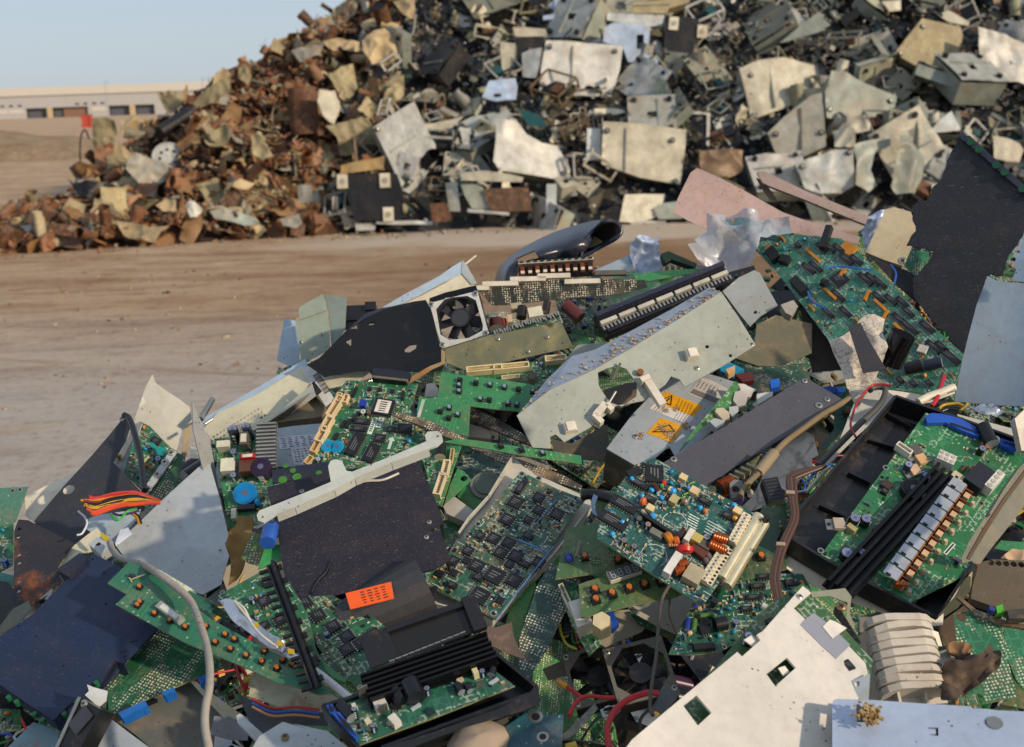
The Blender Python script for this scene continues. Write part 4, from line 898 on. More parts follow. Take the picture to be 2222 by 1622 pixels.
# ---- inverter board in black tray, bottom centre
t = T('display_driver', 'black tray holding a green board and a ribbed black heat sink', 'circuit module', P(3, '410,1395 760,1300 1340,1120 1640,1290 1625,1400 700,1700 610,1622'), -6, 62, .30, P(3, '440,1410 1340,1130'))
m = MB(); a = t.uvs(P(3, '410,1395 760,1290 1280,1010 1390,1080 1640,1285 1610,1330 760,1640 620,1640')); m.sheet(a, .003, BLKP, z=-.014)
n_ = len(a); cc = Vector((sum(p[0] for p in a)/n_, sum(p[1] for p in a)/n_))
for i in range(n_):
    p, q = Vector(a[i]), Vector(a[(i+1) % n_]); dd = q-p; c = (p+q)/2; c += (cc-c).normalized()*.0015; m.box(c.x, c.y, -.0135, dd.length, .003, .016 if i not in (6,) else .012, BLKP, math.atan2(dd.y, dd.x))
t.part('tray', m)
m = MB(); b = t.uvs(P(3, '440,1410 700,1320 1330,1140 1505,1275 1060,1450 625,1608')); m.sheet(b, .0016, pcb('16634a', 'comp', .15), (), None, None, EDGE); t.part('board', m)
t.poly = b
def at3(x, y, h=0): return t.uv(*P(3, [(x, y)])[0], h)
c_fins(t, *at3(1020, 1165, .01), .112, .032, 2, 6, .011, '0e0e11', .3)
m = MB(); q = at3(985, 975, .014); M_ = Matrix.Translation((*q, .012)) @ Matrix.Rotation(R(3), 4, 'Z') @ Matrix.Rotation(R(20), 4, 'X'); m.box(0, 0, 0, .096, .028, .003, plastic('1a1815', .25, .1), 0, M_); m.box(-.040, 0, .003, .024, .030, .004, BLKP, 0, M_); m.box(.046, 0, .003, .012, .032, .008, BLKP, 0, M_); m.box(.006, .012, .003, .07, .005, .005, BLKP, 0, M_); t.part('shield', m)
m = MB()
for k in range(12): q = Vector(at3(810, 1130, .016)).lerp(Vector(at3(1210, 972, .016)), k/11); m.box(q.x, q.y, .0155, .005, .0012, .0006, LEAD, R(3))
t.part('spring_clips', m)
for a_ in [('lcap', 930, 1300, .0145, .030, 95, '0f1016', '2a2c34'), ('lcap', 842, 1325, .010, .026, 100, '0f1016', '2a2c34'), ('lcap', 550, 1420, .0085, .030, 110, '15161c'), ('cap', 1010, 1305, .0045, .014, '1b2a55'), ('cap', 1322, 1205, .0042, .012, '1b2a55'), ('cap', 705, 1515, .0042, .014, '1b2a55'),
           ('to', 655, 1345, 10, 1.5), ('to', 840, 1390, -25, 1.4, '1a1a1c', True), ('box', 745, 1385, .018, .016, .014, 8, 'cdc9bc', 'connector'), ('box', 825, 1475, .012, .018, .012, 20, 'cdc9bc', 'connector'), ('box', 678, 1490, .008, .012, .012, 10, 'cfc59a', 'film_capacitor'), ('box', 1283, 1205, .008, .010, .014, 5, 'cfc59a', 'film_capacitor'),
           ('to', 768, 1430, 0, 1.2), ('lcap', 1190, 1290, .006, .016, 100, '15161c'), ('lcap', 1240, 1285, .005, .014, 100, '15161c'), ('box', 1195, 1243, .010, .006, .006, 20, 'b7a890', 'resistor_block'), ('to', 1310, 1290, 0, 1.1), ('box', 1385, 1250, .016, .005, .003, 18, 'a9b4bc', 'resistor_array'), ('box', 945, 1395, .016, .005, .003, 18, 'a9b4bc', 'resistor_array'), ('lcap', 1375, 1195, .006, .012, 60, '15161c'), ('box', 1028, 1420, .012, .010, .004, 15, '15302e', 'chip'),
           ('hole', 960, 1468, .0026), ('hole', 1475, 1265, .0026), ('box', 595, 1390, .006, .006, .008, 0, 'cdc9bc', 'connector'), ('cap', 600, 1430, .004, .02, '15161c')]:
    put(t, 3, a_, .58)
for pts, zz in (('445,1410 480,1400 500,1450 470,1460', .006), ('475,1455 520,1450 620,1580 612,1605', .007)):
    m = MB(); m.sheet(t.uvs(P(3, pts)), .007, plain('1d4fae', .35), z=zz); m.sheet(t.uvs([((x0+x1)/2, (y0+y1)/2) for (x0, y0), (x1, y1) in zip(P(3, pts), P(3, pts)[1:]+P(3, pts)[:1])]), .001, BLK, z=zz+.0004); t.part('connector', m, 'blue edge connector')
scatter(t, random.Random(8), .25, 'sparse', clear=[(*at3(1000, 1150), .07), (*at3(900, 1310), .03), (*at3(740, 1400), .02)], smd=.5); t.done()
plate('metal_box', 'dull grey casing visible under the right end of the black tray', 'metal box', 3, '1040,1520 1440,1400 1470,1450 1420,1500 1050,1600 960,1600', paint('4a463e', .3, .5, .8), -5, 50, .275, skirt=.01)
plate('plastic_housing', 'long black side wall of the tray at the bottom centre', 'plastic part', 3, '720,1640 1060,1530 1400,1410 1640,1290 1640,1385 1470,1440 1250,1500 1000,1590 760,1690', plastic('1b1b1f', .35, .5), -8, 35, .315, th=.002)
# ---- grey-tray SMD board
t = board('green board covered in square black chips with blue tape lines in a grey tray', 3, '1540,60 1640,110 1745,160 1905,220 1840,300 1700,500 1400,900 1200,800 1005,705 1030,640 1290,350', '1c5a46', 4, 56, .175, xd=(lambda s: '1005,705 1400,900')(0), sc=dict(dens=.55, pal='smd', smd=1.6, lim=40), seed=14, dirt=.7, comps=
    [('chip', x, y, w, w, 0, 4, .0022) for x, y, w in ((1510, 240, .015), (1640, 215, .012), (1580, 340, .009), (1640, 285, .011), (1385, 445, .013), (1470, 470, .013), (1240, 515, .011), (1425, 525, .013), (1510, 545, .014), (1290, 600, .015), (1475, 592, .009), (1230, 570, .008), (1390, 655, .019), (1500, 682, .015), (1305, 770, .018), (1310, 430, .009), (1160, 640, .008), (1640, 580, .012))]+
    [('hole', 1545, 75, .0035), ('hole', 1640, 100, .0035), ('hole', 1165, 505, .0035), ('hole', 1235, 430, .003), ('hole', 1386, 865, .004), ('hole', 1297, 360, .0035)], holes=[(1460, 322, .0055)], th=.002)
plate('metal_tray', 'pale grey metal tray under the chip-covered board', 'tray', 3, '1500,-20 1560,40 1700,110 1920,210 1960,260 1730,560 1430,890 1380,940 1280,900 1000,830 990,760 1180,440 1240,350 1350,230', paint('b3b0a6', .2, .42, .5, .2), 4, 56, .155, skirt=-.010, skirt_edges=[4, 5, 6, 7, 8, 12, 13, 11], th=.0015)
for i, pts in enumerate(('1395,905 1400,892 1720,480 1725,490', '1540,455 1545,448 1740,215 1745,222')):
    plate('tape', 'thin blue tape line along the %s of the chip-covered board' % ('lower right edge' if i == 0 else 'middle'), 'tape', 3, pts, plain('4f7aa8', .4), 4, 56, .181, th=.001)
plate('tape', 'thin blue tape line crossing the chip-covered board', 'tape', 3, '1520,450 1525,440 1700,515 1697,524', plain('4f7aa8', .4), 4, 56, .182, th=.001)
# ---- component board (hero)
C17 = [('chip', 690, 295, .030, .026, -60, 4, .004), ('box', 440, 265, .022, .013, .004, 60, '16161a', 'chip_socket'), ('chip', 500, 420, .028, .010), ('chip', 310, 680, .040, .016, 0, 2, .004), ('chip', 165, 880, .042, .018, 0, 2, .004), ('chip', 625, 610, .020, .009), ('chip', 1320, 640, .020, .009), ('chip', 1600, 820, .014, .010),
    ('box', 1055, 335, .011, .010, .008, 0, 'cdb98a', 'trimmer'), ('box', 1195, 505, .013, .012, .008, 0, 'cdb48a', 'trimmer'), ('box', 910, 495, .010, .008, .007, 0, 'cdb98a', 'trimmer'), ('box', 640, 720, .011, .010, .008, 0, 'cdb98a', 'trimmer'), ('box', 1735, 755, .012, .011, .008, 0, 'cdb98a', 'trimmer'), ('disc', 545, 655, .006, .004, 0, 'c8602e'), ('disc', 655, 505, .004, .003, 80, '2f9fe0'), ('disc', 1120, 480, .0035, .003, 80, '2f9fe0'),
    ('disc', 670, 835, .005, .004, 60, '2f9fe0'), ('disc', 780, 600, .004, .003, 60, '2f9fe0'), ('disc', 1265, 730, .004, .003, 0, '2f9fe0'), ('disc', 925, 525, .005, .004, 0, '2f9fe0'), ('disc', 410, 365, .004, .003, 60, '2f9fe0'), ('disc', 540, 580, .0035, .003, 0, '2f9fe0'), ('disc', 290, 905, .0035, .003, 0, '2f9fe0'), ('disc', 165, 1060, .004, .003, 0, '2f9fe0'), ('disc', 1690, 695, .004, .003, 0, '2f9fe0'), ('disc', 1330, 770, .004, .003, 0, 'c8742e'), ('disc', 1700, 860, .004, .004, 0, 'd08a20'),
    ('disc', 810, 415, .004, .003, 30, 'd8201c'), ('disc', 785, 450, .0035, .003, 30, '3a9a4a'), ('lcap', 720, 465, .004, .014, -30, '4a1f18', 'c9ccd8'), ('cap', 1040, 440, .0035, .006, '20232e'), ('res', 1160, 410, .007, .0018, 60, '5a9a30'), ('res', 1085, 545, .007, .0018, 60, '5a9a30'), ('res', 1040, 595, .007, .0018, 60, '5a9a30'), ('disc', 1070, 655, .005, .005, 0, '8a7060'),
    ('cap', 495, 865, .0048, .010, '16161a', (0, 0), '6a6460'), ('cap', 610, 935, .0042, .008, '16161a', (0, 0), 'b09080'), ('cap', 310, 1135, .0045, .008, '16161a', (0, 0), '8a8480'), ('cap', 435, 1210, .0045, .008, '16161a', (0, 0), '8a8480'), ('box', 780, 960, .062, .0055, .010, -4, '141418', 'fuse_holder'), ('box', 720, 1040, .020, .010, .008, 0, '6f7068', 'relay'),
    ('disc', 860, 1115, .008, .006, 60, 'c87a18'), ('disc', 960, 1145, .006, .005, 40, 'c8602a'), ('res', 925, 1195, .012, .0026, 35, 'c08050'), ('res', 900, 1170, .009, .0022, 60, 'c9b59a'), ('box', 1030, 1045, .008, .014, .010, 0, '3a1c14', 'inductor'), ('box', 1125, 1075, .008, .022, .014, 0, 'd5d0c8', 'film_capacitor'), ('box', 1225, 1110, .014, .014, .012, 0, 'b9a85a', 'transformer'), ('cap', 1345, 1095, .005, .008, '20232e', (0, 0), 'a9a4b0'),
    ('coil', 1500, 1140, .020, .008, 15), ('coil', 1470, 1255, .024, .0075, 5), ('box', 1255, 1255, .024, .014, .008, -10, '5a2c18', 'inductor'), ('box', 1320, 1190, .018, .012, .010, 0, '55504a', 'inductor'), ('disc', 1055, 1285, .012, .006, 120, 'c8201c'), ('disc', 1090, 1220, .005, .005, 0, 'c8a030'), ('box', 918, 1430, .011, .038, .014, 0, 'd5d3d0', 'ceramic_resistor', .03, None), ('coil', 1035, 1455, .014, .0065, 60), ('coil', 985, 1530, .014, .0065, 60),
    ('box', 1185, 1560, .024, .026, .012, 0, 'a59a80', 'film_capacitor', .03, None), ('lcap', 1370, 1410, .004, .016, -30, '6a5a58', 'b9b4bc'), ('lcap', 1400, 1350, .004, .016, -30, '6a5a58'), ('res', 1290, 1490, .008, .0028, -30, 'cdb98a'), ('res', 560, 800, .010, .003, -30, 'b9b4a8')]
t = board('teal board crowded with chips, copper coils and white terminal strips in front', 6, '1035,305 1270,430 1520,575 1780,717 1600,1040 1375,1348 1000,1110 640,872 638,820 700,640 790,500 870,390 905,352', '0c5650', 10, 50, .27, xd='1035,305 1780,717', dirt=.1, s=.7, th=.002,
    comps=[c+('17',) if False else c for c in ()], sc=None)
def at17(x, y): return t.uv(*P(17, [(x, y)])[0])
clear = []
for c in C17:
    clear.append(put(t, 17, c, .72))
for A_, B_, n_ in (((1870, 840), (1675, 1190), 8), ((1600, 1240), (1320, 1680), 10)):
    a_, b_ = Vector(at17(*A_)), Vector(at17(*B_)); c = (a_+b_)/2; dd = b_-a_; c_term(t, c.x, c.y, dd.length, .013, math.degrees(math.atan2(dd.y, dd.x))+180, n_, .007); clear += [(a_.x+dd.x*k/6, a_.y+dd.y*k/6, .009) for k in range(7)]
a_, b_ = Vector(at17(2030, 850)), Vector(at17(1560, 1640)); dd = b_-a_; m = MB(); AL = plain('f2e4bc', .24, .75)  # warm glint on the silver rail is put into its base colour
m.cyl((a_.x-.003, a_.y+.001, .001), (b_.x-.003, b_.y+.001, .001), .006, AL, 20); m.cyl((a_.x+.005, a_.y-.002, -.001), (b_.x+.005, b_.y-.002, -.001), .006, AL, 20)
t.part('aluminium_rail', m, 'bright rounded aluminium rail')
for q in (at17(2075, 905), at17(1420, 1950)): m = MB(); m.cyl((*q, .002), (*q, .0125), .003, BLK, 12); t.part('rail_end_hole', m)
for cx_, cy_ in ((950, 905), (690, 1310)):
    m = MB(); q = at17(cx_, cy_); m.tube([(q[0]+.0125*math.cos(k*.2618), q[1]+.0125*math.sin(k*.2618), .0003) for k in range(-2, 17)], .0004, SILK, 4, 3)
    for dx, dy, r_ in ((0, 6, .0018), (-3, -1, .0012), (2, -4, .0014)): m.cyl((q[0]+dx/1000, q[1]+dy/1000, 0), (q[0]+dx/1000, q[1]+dy/1000, .0005), r_, LEAD, 12)
    t.part('footprint_marking', m); clear.append((*q, .012))
m = MB()
for i in range(5):
    for k in range(7):
        q = at17(1390+i*-14+k*33, 880+i*33+k*19); m.box(*q, .0001, .0028, .0008, .0002, SILK, 0)
        if k < 3: q = at17(1160+i*-10+k*38, 800+i*30+k*20); m.box(*q, .0001, .0045, .0012, .0002, SILK, 0)
t.part('printed_lines', m)
for x, y in ((245, 1165), (355, 1240), (480, 1310)):
    m = MB(); q = at17(x, y); [m.box(q[0]+dx, q[1]+dy, .0001, w, h, .0002, SILK) for dx, dy, w, h in ((0, .003, .0066, .0005), (0, -.003, .0066, .0005), (.003, 0, .0005, .006), (-.003, 0, .0005, .006))]; t.part('outline_marking', m)
scatter(t, random.Random(21), 1.6, 'dense', clear=clear+[(*at17(1400, 950), .03)], smd=2.2, lim=95, gap=.0055)
t.e['label'] = 'teal board crowded with chips, copper coils and white terminal strips in front'
# ---- olive boards with orange buttons and display
t = board('olive board with a four-digit display and a row of orange buttons', 6, '505,1195 720,1125 930,1055 1130,1150 1270,1245 1180,1290 890,1340 525,1432', OLG, -2, 55, .205, 'bare', xd='505,1195 930,1055', dirt=.35, comps=[('btn', x, y, .0085, 0, 'b8672a') for x, y in ((620, 1245), (625, 1315), (740, 1272), (860, 1235), (968, 1208), (1085, 1188))])
a_ = [Vector(t.uv(*p)) for p in P(6, '712,1130 930,1060 928,1140 725,1205')]; c = sum(a_, Vector((0, 0)))/4; dd = (a_[1]-a_[0]); M_ = Matrix.Translation((c.x, c.y, 0)) @ Matrix.Rotation(math.atan2(dd.y, dd.x), 4, 'Z')
m = MB(); W_ = dd.length; m.box(0, 0, .002, W_, .0125, .005, plain('cdc7b2', .5), 0, M_); m.box(0, .0004, .007, W_*.98, .0112, .0004, plain('53585a', .3), 0, M_); d_ = t.part('display_module', m)
m = MB(); [seg_digit(m, (k-1.5)*W_*.235, .0004, .0036, .0078, M_, plain('b9c8c0', .4), .0074) for k in range(4)]; m.box(-W_*.235*1.0, 0, .0074, .0004, .011, .0001, plain('9fb0a8', .4), 0, M_); t.part('digits', m, 'four blank eights', sub=d_)
board('olive board with one orange button and a row of solder dashes', 6, '420,800 590,770 640,700 700,900 730,1000 860,990 880,1030 710,1105 340,1160', '49713c', -2, 55, .215, 'bare', xd='340,1160 710,1105', dirt=.4, holes=[(630, 1037, .006)],
    comps=[('btn', 548, 1012, .008, 0, 'b8672a'), ('btn', 783, 1035, .008, 0, 'b8672a'), ('btn', 853, 1022, .008, 0, 'b8672a'), ('disc', 437, 1025, .005, .004, 0, '23308a')]+[('res', 515-k*3.5, 905+k*13, .002, .0009, -20, 'b9ae9a') for k in range(8)])
board('teal board piece with a dark button above the olive boards', 6, '590,680 700,660 640,850 600,800 570,760', '2c6a58', -2, 50, .20, 'bare', comps=[('btn', 608, 752, .008, 0, '5a2a1c')])
board('long dark green board edge with one orange button right of the teal board', 6, '1800,640 1965,630 1970,1085 1750,1150 1560,1175 1640,1080', '2a5a3a', 4, 55, .20, 'bare', dirt=.4, comps=[('btn', 1785, 1012, .0085, 0, 'c8742e'), ('btn', 1660, 1050, .008, 0, '5a2a1c')], holes=[(1940, 790, .004)])
# ---- solder-side boards, bottom middle
board('long slanting dark board dotted with rows of solder points', 7, '330,60 440,170 530,190 530,340 420,440 300,690 160,920 90,860 90,620 220,240', '1f4a40', 2, 57, .16, 'solder', xd='160,920 440,300')
plate('circuit_board', 'bright green bare board strip left of the solder-dotted board', 'circuit board', 7, '190,200 215,225 130,480 80,650 -10,520 20,400 100,300', pcb('2f8a2a', 'bare', .3), 0, 55, .135)
plate('plastic_shell', 'brown translucent plastic horn with ribs beside the solder-dotted board', 'plastic shell', 3, '1290,940 1400,930 1490,890 1500,960 1530,1040 1572,1105 1480,1080 1340,1045', plastic('5a4a40', .3, .6), 5, 45, .215, bend=.008, bsc=18)
t = board('small upright green board with white and cream sockets', 7, '510,190 535,205 530,420 560,480 640,600 690,660 600,755 480,540 398,330', '237a3c', -10, 50, .165, xd='398,330 600,755', comps=[('conn', 440, 345, .032, .005, 0, 'cfcbb8'), ('conn', 458, 400, .03, .005, 0, 'cfcbb8')], sc=dict(dens=1, pal='sparse', smd=2), seed=5)
c_box(t, *t.uv(*P(7, [(550, 505)])[0]), .030, .016, .020, -5, 'cdc9bc', 'socket', .04)
t = T('connector', 'cream six-sided plug beside the small upright board', 'connector', P(7, '630,490 720,450 760,540 710,610 640,560'), -5, 45, .20); m = MB(); m.cyl((0, 0, -.012), (0, 0, .012), .010, plain('cdbf98', .5), 6, .009, True, False); t.part('connector', m); t.done()
plate('connector', 'blue ribbed plug behind the cream six-sided plug', 'connector', 7, '715,450 770,425 820,510 770,560', striped('1d4fae', '123070', 1200.0), 0, 50, .18, th=.01)
plate('metal_sheet', 'beige plate with crumbs of dirt behind the cream plug', 'panel', 7, '780,420 890,415 1035,520 980,580 720,690 650,650 760,570', paint('8f8a78', .3, .5, .7), 0, 55, .13)
plate('metal_sheet', 'pale grey box side below the olive display board', 'panel', 7, '885,390 1020,360 1300,300 1360,360 1270,540 1240,560 1060,470', paint('a5a29a', .3, .45, .6, .4), 0, 55, .135, skirt=.012)
plate('metal_strip', 'long pale metal edge under the olive display board', 'strip', 7, '905,385 960,420 1110,500 1260,570 1250,600 1090,530 950,455', paint('9a9488', .4, .45, .6), 10, 45, .15)
plate('circuit_board', 'green board edge with a pale rim below the olive display board', 'circuit board', 7, '890,430 920,420 1100,530 1260,610 1260,650 1120,600 960,520', pcb('1f5c3a', 'bare', .4), 5, 50, .13)
C7 = [('lcap', 1320, 525, .0048, .022, 75, '26388a'), ('lcap', 1368, 530, .0045, .022, 75, '4a7a2c'), ('lcap', 1458, 457, .0045, .022, 5, '4a7a2c'), ('lcap', 1378, 385, .004, .010, 60, '26388a'), ('to', 1440, 570, 10, 1.6, '1c1c20', True), ('to', 1440, 515, 10, 1.6, '1c1c20', True), ('lcap', 1560, 520, .012, .020, 10, '111114', '17181c'), ('box', 1440, 690, .036, .011, .009, 2, '121216', 'relay'), ('disc', 1335, 595, .004, .004, 0, 'cdb48a'), ('disc', 1405, 415, .004, .004, 0, 'cdb48a'), ('chip', 1870, 185, .026, .009), ('chip', 1830, 255, .026, .009), ('chip', 1800, 335, .028, .009), ('chip', 1745, 420, .02, .009), ('hole', 1225, 700, .004), ('hole', 1590, 690, .004), ('res', 2000, 200, .008, .0022, 0, '6fa8c0'), ('res', 2015, 170, .008, .0022, 0, '6fa8c0'), ('disc', 1550, 615, .004, .003, 0, '2f9fc8'), ('lcap', 1900, 405, .006, .018, -40, 'c9c8c4')]
board('dark green board with green and blue resistors and black chips behind the white plate', 7, '1180,738 1270,540 1370,350 1550,260 1800,160 2160,150 2220,260 2050,300 1850,480 1680,650 1560,720 1400,742 1320,745', '125a42', 6, 57, .18, xd='1180,738 1560,720', comps=C7, ks=.58, sc=dict(dens=1.5, pal='dense', smd=2.2, lim=70, gap=.006), seed=31)
for i, (pts, lf, l) in enumerate((('728,742 1128,642 1215,965 830,1085', .12, 'dusty square fan in the dark hollow at the bottom middle'), ('540,735 700,690 800,1050 610,1070', .08, 'second square fan half hidden behind the dusty fan'))):
    t = T('cooling_fan', l, 'fan', P(7, pts), -5 if i == 0 else -12, 48, lf)
    a_ = [Vector(p) for p in t.poly]; c = sum(a_, Vector((0, 0)))/4; w = .030
    fr = [(w, w), (-w, w), (-w, -w), (w, -w)]; an = math.atan2((a_[1]-a_[0]).y, (a_[1]-a_[0]).x); M_ = Matrix.Translation((c.x, c.y, 0)) @ Matrix.Rotation(an, 4, 'Z')
    m = MB(); oc = [(.0285*math.cos(k*math.pi/4+.39), .0285*math.sin(k*math.pi/4+.39)) for k in range(8)]; m.sheet(fr, .002, paint('6f6c66', .4, .5, .6), [oc], M=M_); m.sheet(fr, .02, BLKP, [[(.0275*math.cos(k*.35), .0275*math.sin(k*.35)) for k in range(18)]], M=M_, z=-.003); t.part('frame', m)
    m = MB(); m.cyl(M_@Vector((0, 0, -.02)), M_@Vector((0, 0, -.006)), .011, BLKP, 20); t.part('hub', m)
    for k in range(7):
        m = MB(); K = M_ @ Matrix.Rotation(k*.898, 4, 'Z') @ Matrix.Translation((.0185, 0, -.013)) @ Matrix.Rotation(.6, 4, 'X'); m.box(0, 0, 0, .014, .013, .0012, plastic('2a2a2e', .35, .6), 0, K); t.part('blade', m)
    for sx in (-1, 1):
        for sy in (-1, 1): q = M_@Vector((sx*.026, sy*.026, 0)); screw(t, q.x, q.y, .003)
    t.done()
plate('metal_sheet', 'dull silver sheet and wires in the hollow left of the fans', 'panel', 7, '260,850 420,780 520,720 520,900 400,900 300,930', paint('6f6a5c', .5, .4, .7), -5, 50, .06)
tubes('wire', 'thin yellow wire dropping into the dark hollow', 'wire', 7, [([(385, 530), (400, 600), (440, 670), (510, 705)], .0012, plastic('b8b01c', .35, .1))], lift=.14)
tubes('power_cable', 'thick red cable curving down in front of the dusty fan', 'cable', 7, [([(1110, 1025), (1020, 1025), (900, 1065), (800, 1140), (740, 1250), (735, 1340), (750, 1430)], .0030, plastic('b81c24', .3, .05))], lift=.2)
tubes('power_cable', 'red cable with a yellow crimp running left of the thick red cable', 'cable', 7, [([(790, 1058), (690, 1055), (600, 1045), (530, 1070), (480, 1130), (455, 1190)], .0020, plastic('b81c24', .3, .05)), ([(560, 1065), (500, 1020), (440, 980)], .0018, plastic('b81c24', .3, .05)), ([(440, 980), (370, 940)], .003, plain('c8901c', .4))], lift=.18)
plate('metal_bracket', 'grey lug with a dark hole under the dusty fan', 'bracket', 7, '680,1145 790,1110 830,1150 780,1200 700,1200', GALV2, 0, 55, .17, holes=[(745, 1150, .005)])
plate('metal_sheet', 'grey trapezoid sheet right of the thick red cable', 'panel', 7, '1130,1010 1150,990 1270,1015 1230,1080 1130,1180 1060,1130', paint('55585c', .5, .35, .4, .6), 5, 50, .19)
plate('circuit_board', 'narrow pale board on edge in the bottom hollow', 'circuit board', 7, '400,1340 540,1200 640,1100 665,1135 580,1240 470,1340 420,1370', pcb('6a6c60', 'comp', .6), 0, 50, .22)
board('blue-green lacquered board with white scratches at the bottom middle', 7, '-20,1275 120,1180 240,1140 275,1190 412,1175 400,1430 -20,1430', '145a6a', -5, 62, .27, 'bare', comps=[('hole', 210, 1200, .006), ('hole', 262, 1345, .005)])
t = T('stone', 'smooth beige lump at the bottom edge beside the black tray', 'stone', P(3, '1210,1580 1290,1560 1420,1610 1400,1660 1200,1660'), 0, 60, .27)
m = MB(); vs = []; 
for a in range(9):
    for b in range(16):
        th_, ph = math.pi*a/8, 2*math.pi*b/16; q = Vector((math.sin(th_)*math.cos(ph)*1.3, math.sin(th_)*math.sin(ph), math.cos(th_)*.8)); q *= .020*(1+.3*noise.noise(q*1.5)); vs.append(q)
m.add(vs, [(a*16+b, a*16+(b+1) % 16, (a+1)*16+(b+1) % 16, (a+1)*16+b) for a in range(8) for b in range(16)], plastic('9a8a78', .7, .4), None, True); t.part('stone', m); t.done()
plate('connector', 'yellow plug at the bottom edge right of the beige lump', 'connector', 7, '425,1395 500,1375 515,1410 430,1430', plain('c9a82c', .4), 0, 60, .25, th=.006)
tubes('cable', 'thin dark cord hanging straight down past the dusty fan', 'cable', 7, [([(1185, 240), (1130, 350), (1105, 560), (1090, 760), (1060, 950), (1045, 1110), (1065, 1190)], .0016, plastic('4a4238', .5, .6))], lift=.25)
tubes('cable', 'short thin cord hanging beside the dark cord', 'cable', 7, [([(1190, 330), (1190, 450), (1240, 600)], .0011, plastic('3a342c', .5, .6))], lift=.2)
# ---- right bottom: white plate, blue plate, casting, green boards
board('green board seen through the cut-outs under the white plate', 8, '60,560 360,370 480,500 890,960 860,1280 -80,1300 -600,1500 -700,1400 -300,1000', '3a6a34', 10, 60, .325, xd='360,370 890,960', sc=dict(dens=.12, pal='sparse', smd=.1), seed=3)
t = plate('equipment_cover', 'big white metal plate with square cut-outs at the bottom right', 'panel', 0, '1742,1272 1760,1287 1722,1320 1790,1385 1830,1390 1890,1452 1862,1517 1862,1660 1330,1660 1372,1605 1485,1510 1600,1415 1610,1425 1650,1390 1642,1378 1655,1370', paint('c0bbb2', .0, .42, .2, .3), 30, 56, .345, th=.002, xd='1372,1605 1742,1272' and P(0, '1372,1605 1742,1272') and None,
      holes=[P(7, '1385,1040 1495,1170 1395,1262 1288,1118') and [(1511.4, 1508.9), (1544, 1547.5), (1514.3, 1574.8), (1482.5, 1532)], [(1707.4, 1427.2), (1726.7, 1449.5), (1682.1, 1489.6), (1662.8, 1462.8)]], done=False, screws=[(1735, 1296, .003)])
for pts, l in (('1995,820 2045,805 2080,850 2035,880', 'tab'), ('1745,615 1800,580 1865,625 1820,670', 'tab')):
    m = MB(); m.sheet(t.uvs(P(7, pts)), .001, paint('cfc8bf', .0, .42, .12, .12), z=-.004); t.part('spring_tab', m)
m = MB(); m.sheet(t.uvs(P(8, '370,655 440,600 560,690 720,845 610,950 500,850 340,690')), .0006, plastic('9094a0', .35, .1), z=.0005); t.part('grey_sticker', m); 
m = MB(); m.sheet(t.uvs(P(8, '505,710 560,655 600,670 690,720 580,800')), .0006, plain('d8d2c8', .4), z=.0012); t.part('white_sticker', m); t.done()
t = plate('equipment_cover', 'pale blue metal plate with rounded corner filling the bottom right corner', 'panel', 8, '583,1290 590,1265 620,1253 900,1262 1300,1290 1640,1310 1655,1325 1750,1328 1830,1340 2120,1352 2120,1660 583,1660', paint('a5b2c8', .4, .34, .08, .08), -10, 68, .340, th=.002,
      holes=[[(765, 1290), (790, 1290), (792, 1320), (895, 1322), (900, 1335), (900, 1432), (770, 1430)], [(1310, 1468), (1390, 1470), (1392, 1535), (1310, 1530), (1330, 1520), (1372, 1518), (1370, 1485), (1312, 1482)], [(1750, 1415), (1770, 1405), (1850, 1410), (1868, 1440), (1850, 1465), (1770, 1455), (1745, 1440)]], done=False)
m = MB(); q = t.uv(*P(8, [(1820, 1440)])[0]); m.cyl((*q, -.004), (*q, .001), .006, STEEL, 16); t.part('rivet', m); t.done()
plate('circuit_board', 'green board directly under the pale blue plate', 'circuit board', 8, '640,1275 1000,1290 1640,1330 1980,1330 2100,1500 2000,1640 640,1640', pcb('2c5a38', 'comp', .3), -10, 68, .322)
t = T('mud_clod', 'tan clod of fibres in the notch of the pale blue plate', 'dirt', P(8, '820,1340 900,1340 915,1400 850,1430'), -10, 68, .349); m = MB(); r = random.Random(2)
for _ in range(150): m.box(r.gauss(0, .0038), r.gauss(0, .0045), r.uniform(-.002, .003), .0025, .0014, .0014, plain(r.choice(('a98a5a', 'b59a6a', '8a6a40')), .9), r.uniform(0, 3))
t.part('mud_clod', m); t.done()
t = T('heat_sink_casting', 'ribbed grey aluminium casting standing beside the white plate', 'casting', P(8, '930,690 1220,640 1400,760 1400,1290 860,1290'), 6, 40, .27, P(8, '920,960 1340,930'))
ALC = paint('b3aca0', .35, .5, .5, .1); W_ = abs(t.uv(*P(8, [(1390, 1000)])[0])[0]-t.uv(*P(8, [(880, 1000)])[0])[0])
m = MB(); top = t.uv(*P(8, [(1150, 680)])[0])[1]; bot = t.uv(*P(8, [(1100, 1290)])[0])[1]; m.box(.0, (top+bot)/2, -.05, W_, top-bot, .04, ALC); t.part('block', m)
for k in range(9):
    yy = top-(top-bot)*(k+.3)/9; m = MB(); w = W_*.5
    pl = [(-w, 0), (w*.98, 0), (w*.98, .010), (w*.8, .016), (w*.55, .019), (-w*.5, .019), (-w*.85, .015), (-w, .010)]
    m.sheet(pl, .0062, ALC, (), .01, wob(.0016, 24, k), M=Matrix.Translation((0, yy, -.011)) @ Matrix.Rotation(R(90-12), 4, 'X')); t.part('rib', m)
for f in (-.28, .12): m = MB(); m.box(W_*f, (top+bot)/2-.004, -.01, .0022, (top-bot)*.94, .0115, ALC); t.part('cross_rib', m)
t.done()
